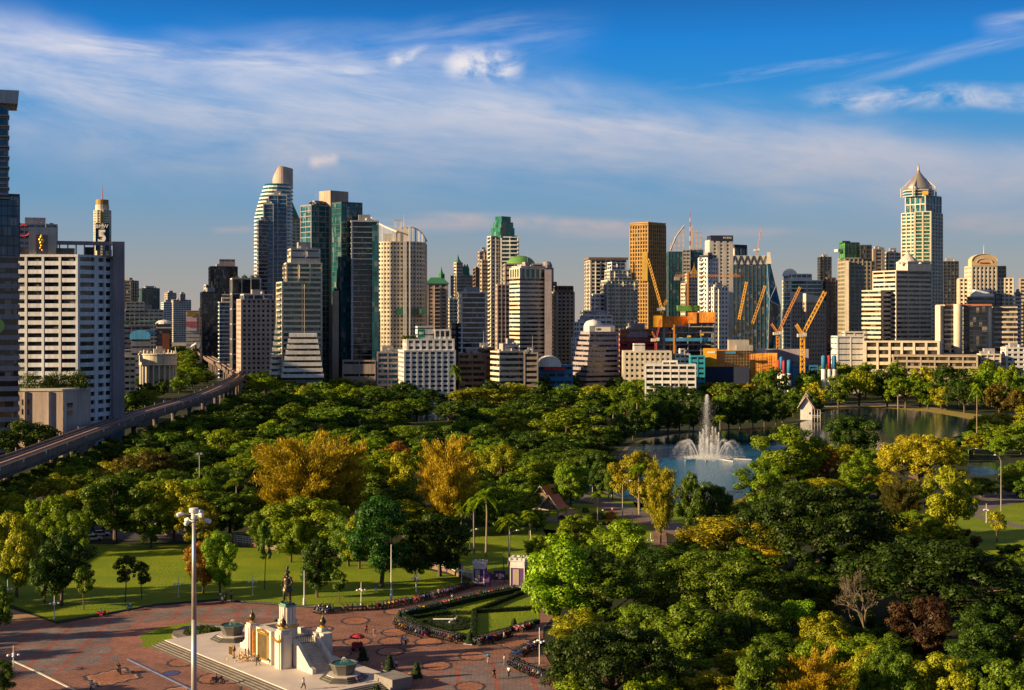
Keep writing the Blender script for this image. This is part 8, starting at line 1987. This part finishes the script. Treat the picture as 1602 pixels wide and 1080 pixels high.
        for u in (-.8, .8):
            for v in (-.9, .9): b = MB(); q = W4(u * s, v * s, 0); b.tube(q, (q[0], q[1], h * .56), .14, n=6); b.build('post', wallm('brown'), o)
        b = MB(); b.prism([W4(-s, -s, 0)[:2], W4(s, -s, 0)[:2], W4(s, s, 0)[:2], W4(-s, s, 0)[:2]], 0, .5); b.build('floor', wallm('tan'), o)
    # flower bushes on the park lawn
    for px, py, w, h, c, lab in ((955, 812, 20, 2.4, (.40, .07, .03), 'orange red flowering bush on the park lawn near the road'), (935, 812, 26, 1.8, (.05, .07, .03), 'low dark shrub left of the orange red bush'), (945, 822, 7, .9, (.20, .06, .02), 'small round reddish bush, left of three'), (953, 821, 7, .9, (.25, .05, .02), 'small round reddish bush, middle of three'), (965, 819, 8, 1.0, (.20, .05, .02), 'small round reddish bush, right of three'), (916, 802, 12, 1.6, (.03, .06, .01), 'dark round shrub below the path bend'), (879, 815, 14, 1.6, (.04, .08, .01), 'green shrub beside the front red pavilion')):
        g = G(px, py); r_ = w * g.y / F / 2; V, Q = bush_mesh(r_, h, int(500 * max(1, r_)), px, .14); l = D.objects.new('flowering_bush' if c[0] > .15 else 'shrub', np_mesh('bush', V, Q, [LEAF])); COL.objects.link(l); l.location = g; l.color = (*c, 1); tag(l, lab, 'bush', 'bushes on the park lawn')
    # cars on the street by the lawn
    for px, py, a, c, lab in ((146, 846, 25, (.70, .69, .66), 'white car parked under the trees at the left, nearest the lawn'), (158, 839, 25, (.62, .62, .62), 'pale silver car behind the white one under the trees'), (170, 833, 25, (.04, .10, .30), 'blue car at the head of the parked row under the trees'), (138, 777, 80, (.65, .6, .5), 'cream car on the avenue below the railway'), (374, 606, 80, (.45, .03, .03), 'red car on the avenue at the railway bend'), (384, 600, 80, (.6, .6, .6), 'white car on the avenue at the railway bend')):
        g = G(px, py); car(g, R(a), c, lab)
    g = G(133, 722); o = thing('kiosk', 'small orange lit kiosk with a flat roof under the railway', 'kiosk', g); b = MB(); b.box((g.x, g.y, 0), (6, 4, 2.2)); b.build('wall', wallm('orange'), o); b = MB(); b.box((g.x, g.y, 2.2), (6.8, 4.8, .3)); b.build('roof', wallm('cream'), o)
    # boats
    for px, py, lab in ((1512, 682, 'small white pedal boat near the right bank of the lake arm'), (1092, 676, 'small white boat moored by the far bank behind the fountain'), (672, 652, 'white pedal boat on the hidden side pond in the shaded trees')):
        g = G(px, py, .05); o = thing('pedal_boat', lab, 'boat', g, 'white pedal boats'); b = MB(); n = 10; vs = []
        for z, k in ((0, .8), (.55, 1.0)): vs += [(g.x + 1.0 * k * math.cos(2 * math.pi * i / n), g.y + 2.0 * k * math.sin(2 * math.pi * i / n), z) for i in range(n)]
        b.add(vs, [(i, (i + 1) % n, n + (i + 1) % n, n + i) for i in range(n)] + [tuple(range(n, 2 * n))]); b.build('hull', wallm('white'), o); b = MB(); b.box((g.x, g.y, 1.7), (1.6, 2.2, .12))
        for s in (-.7, .7): b.tube((g.x + s, g.y - .9, .5), (g.x + s, g.y - .9, 1.7), .05, n=4); b.tube((g.x + s, g.y + .9, .5), (g.x + s, g.y + .9, 1.7), .05, n=4)
        b.build('canopy', wallm('white'), o)

def car(g, a, c, lab):
    o = thing('car', lab, 'car', g, 'cars by the park'); o.rotation_euler = (0, 0, a); pt = objcol('car_paint', .25, 0, .6)
    def pr(name, prof, w, m, w2=None):
        b = MB(); n = len(prof); w2 = w2 or w; vs = [(x, -w, z) for x, z in prof] + [(x, w, z) for x, z in prof]; b.add(vs, [tuple(range(n)), tuple(range(2 * n - 1, n - 1, -1))] + [((i + 1) % n, i, n + i, n + (i + 1) % n) for i in range(n)]); q = b.build(name, m); q.parent = o; q.color = (*c, 1); return q
    pr('body', [(-2.1, .35), (2.1, .35), (2.15, .7), (1.3, .88), (-1.9, .95), (-2.15, .7)], .85, pt); pr('cabin', [(1.0, .88), (.35, 1.42), (-1.2, 1.45), (-1.8, .93)], .74, glassm('dark')); pr('roof', [(.4, 1.40), (.3, 1.47), (-1.15, 1.49), (-1.3, 1.42)], .70, pt)
    for x in (-1.35, 1.35):
        for y in (-.84, .84): b = MB(); b.tube((x, y - .1, .33), (x, y + .1, .33), .33, n=12); q = b.build('wheel', mat('rubber', (.012, .012, .013), .6)); q.parent = o

def lake_fountain():
    c = G(1108, 717, .05); o = thing('lake_fountain', 'white lake fountain with one very tall jet and a ring of lower ones', 'fountain', c); sp = spraymat(); rng = np.random.default_rng(8); k = F / c.y
    def jet(base, top_h, dirv, n, spread, part='jet', back=.25):
        """droplets along a ballistic path from base: rise to top_h, drift by dirv, and a veil falling back"""
        t = rng.uniform(0, 1, n) ** 1.0; fall = rng.uniform(0, 1, n) < back
        z = top_h * (1 - (1 - t) ** 2) ; x = dirv[0] * t; y = dirv[1] * t; w = spread * (.18 + .82 * (1 - t) ** .8)
        P_ = np.stack([x, y, z], 1) + rng.normal(size=(n, 3)) * np.stack([w, w, w * .6], 1) * .38
        f = np.where(fall)[0]; P_[f, 2] = rng.uniform(0, 1, len(f)) ** 1.3 * top_h * .9; P_[f, :2] = np.array(dirv)[None] * (.7 + .5 * rng.uniform(0, 1, len(f)))[:, None] + rng.normal(size=(len(f), 2)) * spread * .7
        P_[:, 2] = np.abs(P_[:, 2]); V, Q = leaf_quads(P_ + np.array([base[0], base[1], 0]), rng.normal(size=(n, 3)) + [0, -1, 0], rng.uniform(.04, .17, n) * (.6 + .4 * rng.random(n)), .25, rng, np.tile([0, 0, 1.], (n, 1)) + rng.normal(size=(n, 3)) * .25)
        q = D.objects.new(part, np_mesh(part, V, Q, [sp])); COL.objects.link(q); q.parent = o
    def arc(base, ang, reach, top_h, n, part='arc_jet'):
        t = rng.uniform(0, 1, n); z = 4 * top_h * t * (1 - t) * (1 - .15 * t); r_ = reach * t; w = .12 + 1.2 * t ** 1.5
        P_ = np.stack([r_ * math.cos(ang), r_ * math.sin(ang), z], 1) + rng.normal(size=(n, 3)) * w[:, None] * .5; m = rng.uniform(0, 1, n) < .25; P_[m, 2] *= rng.uniform(0, 1, m.sum()); P_[:, 2] = np.abs(P_[:, 2])
        V, Q = leaf_quads(P_ + np.array([base[0], base[1], 0]), rng.normal(size=(n, 3)) + [0, -1, 0], rng.uniform(.04, .15, n), .35, rng); q = D.objects.new(part, np_mesh(part, V, Q, [sp])); COL.objects.link(q); q.parent = o
    jet((-1.0, 0), 24.4, (.6, 0), 16000, 2.4, 'tall_jet', .35)
    for i in range(12):
        a = 2 * math.pi * i / 12 + .2; jet((3.4 * math.cos(a) + .4, 3.4 * math.sin(a)), (7.5, 11.5, 8.5, 12.5, 9, 10)[i % 6], (.3 * math.cos(a), .3 * math.sin(a)), 2600, .95)
    for i in range(8): a = 2 * math.pi * i / 8 + .35; jet((7.0 * math.cos(a), 7.0 * math.sin(a)), 4.5, (.8 * math.cos(a), .8 * math.sin(a)), 700, .9)
    for a in (0.12, .75, 2.4, 3.02, 3.7, 5.5, 1.5, 4.7): arc((4.6 * math.cos(a), 4.6 * math.sin(a)), a, 9.5, 7.0, 2600)
    n = 5000; a = rng.uniform(0, 6.283, n); r_ = 9.5 * rng.uniform(0, 1, n) ** .6; P_ = np.stack([r_ * np.cos(a), r_ * np.sin(a), .03 + rng.exponential(.35, n)], 1); V, Q = leaf_quads(P_, rng.normal(size=(n, 3)) * .6 + [0, 0, 1], rng.uniform(.06, .25, n), .6, rng); q = D.objects.new('foam', np_mesh('foam', V, Q, [sp])); COL.objects.link(q); q.parent = o; q['kind'] = 'stuff'
    for i, (a, L, r0) in enumerate(((2.75, 7, 9), (3.25, 9, 11), (3.9, 6, 8), (5.25, 8, 7), (5.9, 7, 10), (.3, 6, 10), (4.5, 5, 9))):
        b = MB(); x0, y0 = c.x + r0 * math.cos(a), c.y + r0 * math.sin(a); b.tube((x0, y0, .12), (x0 + L * math.cos(a), y0 + L * math.sin(a), .12), .28, .2, 6); b.build('float', wallm('offwhite'), o)
# ------------------------------------------------------------------ build everything
setting()
viaduct()
city()
cranes()
monument()
gate()
garden()
lamps()
people()
bikes()
park_things()
lake_fountain()
vegetation()
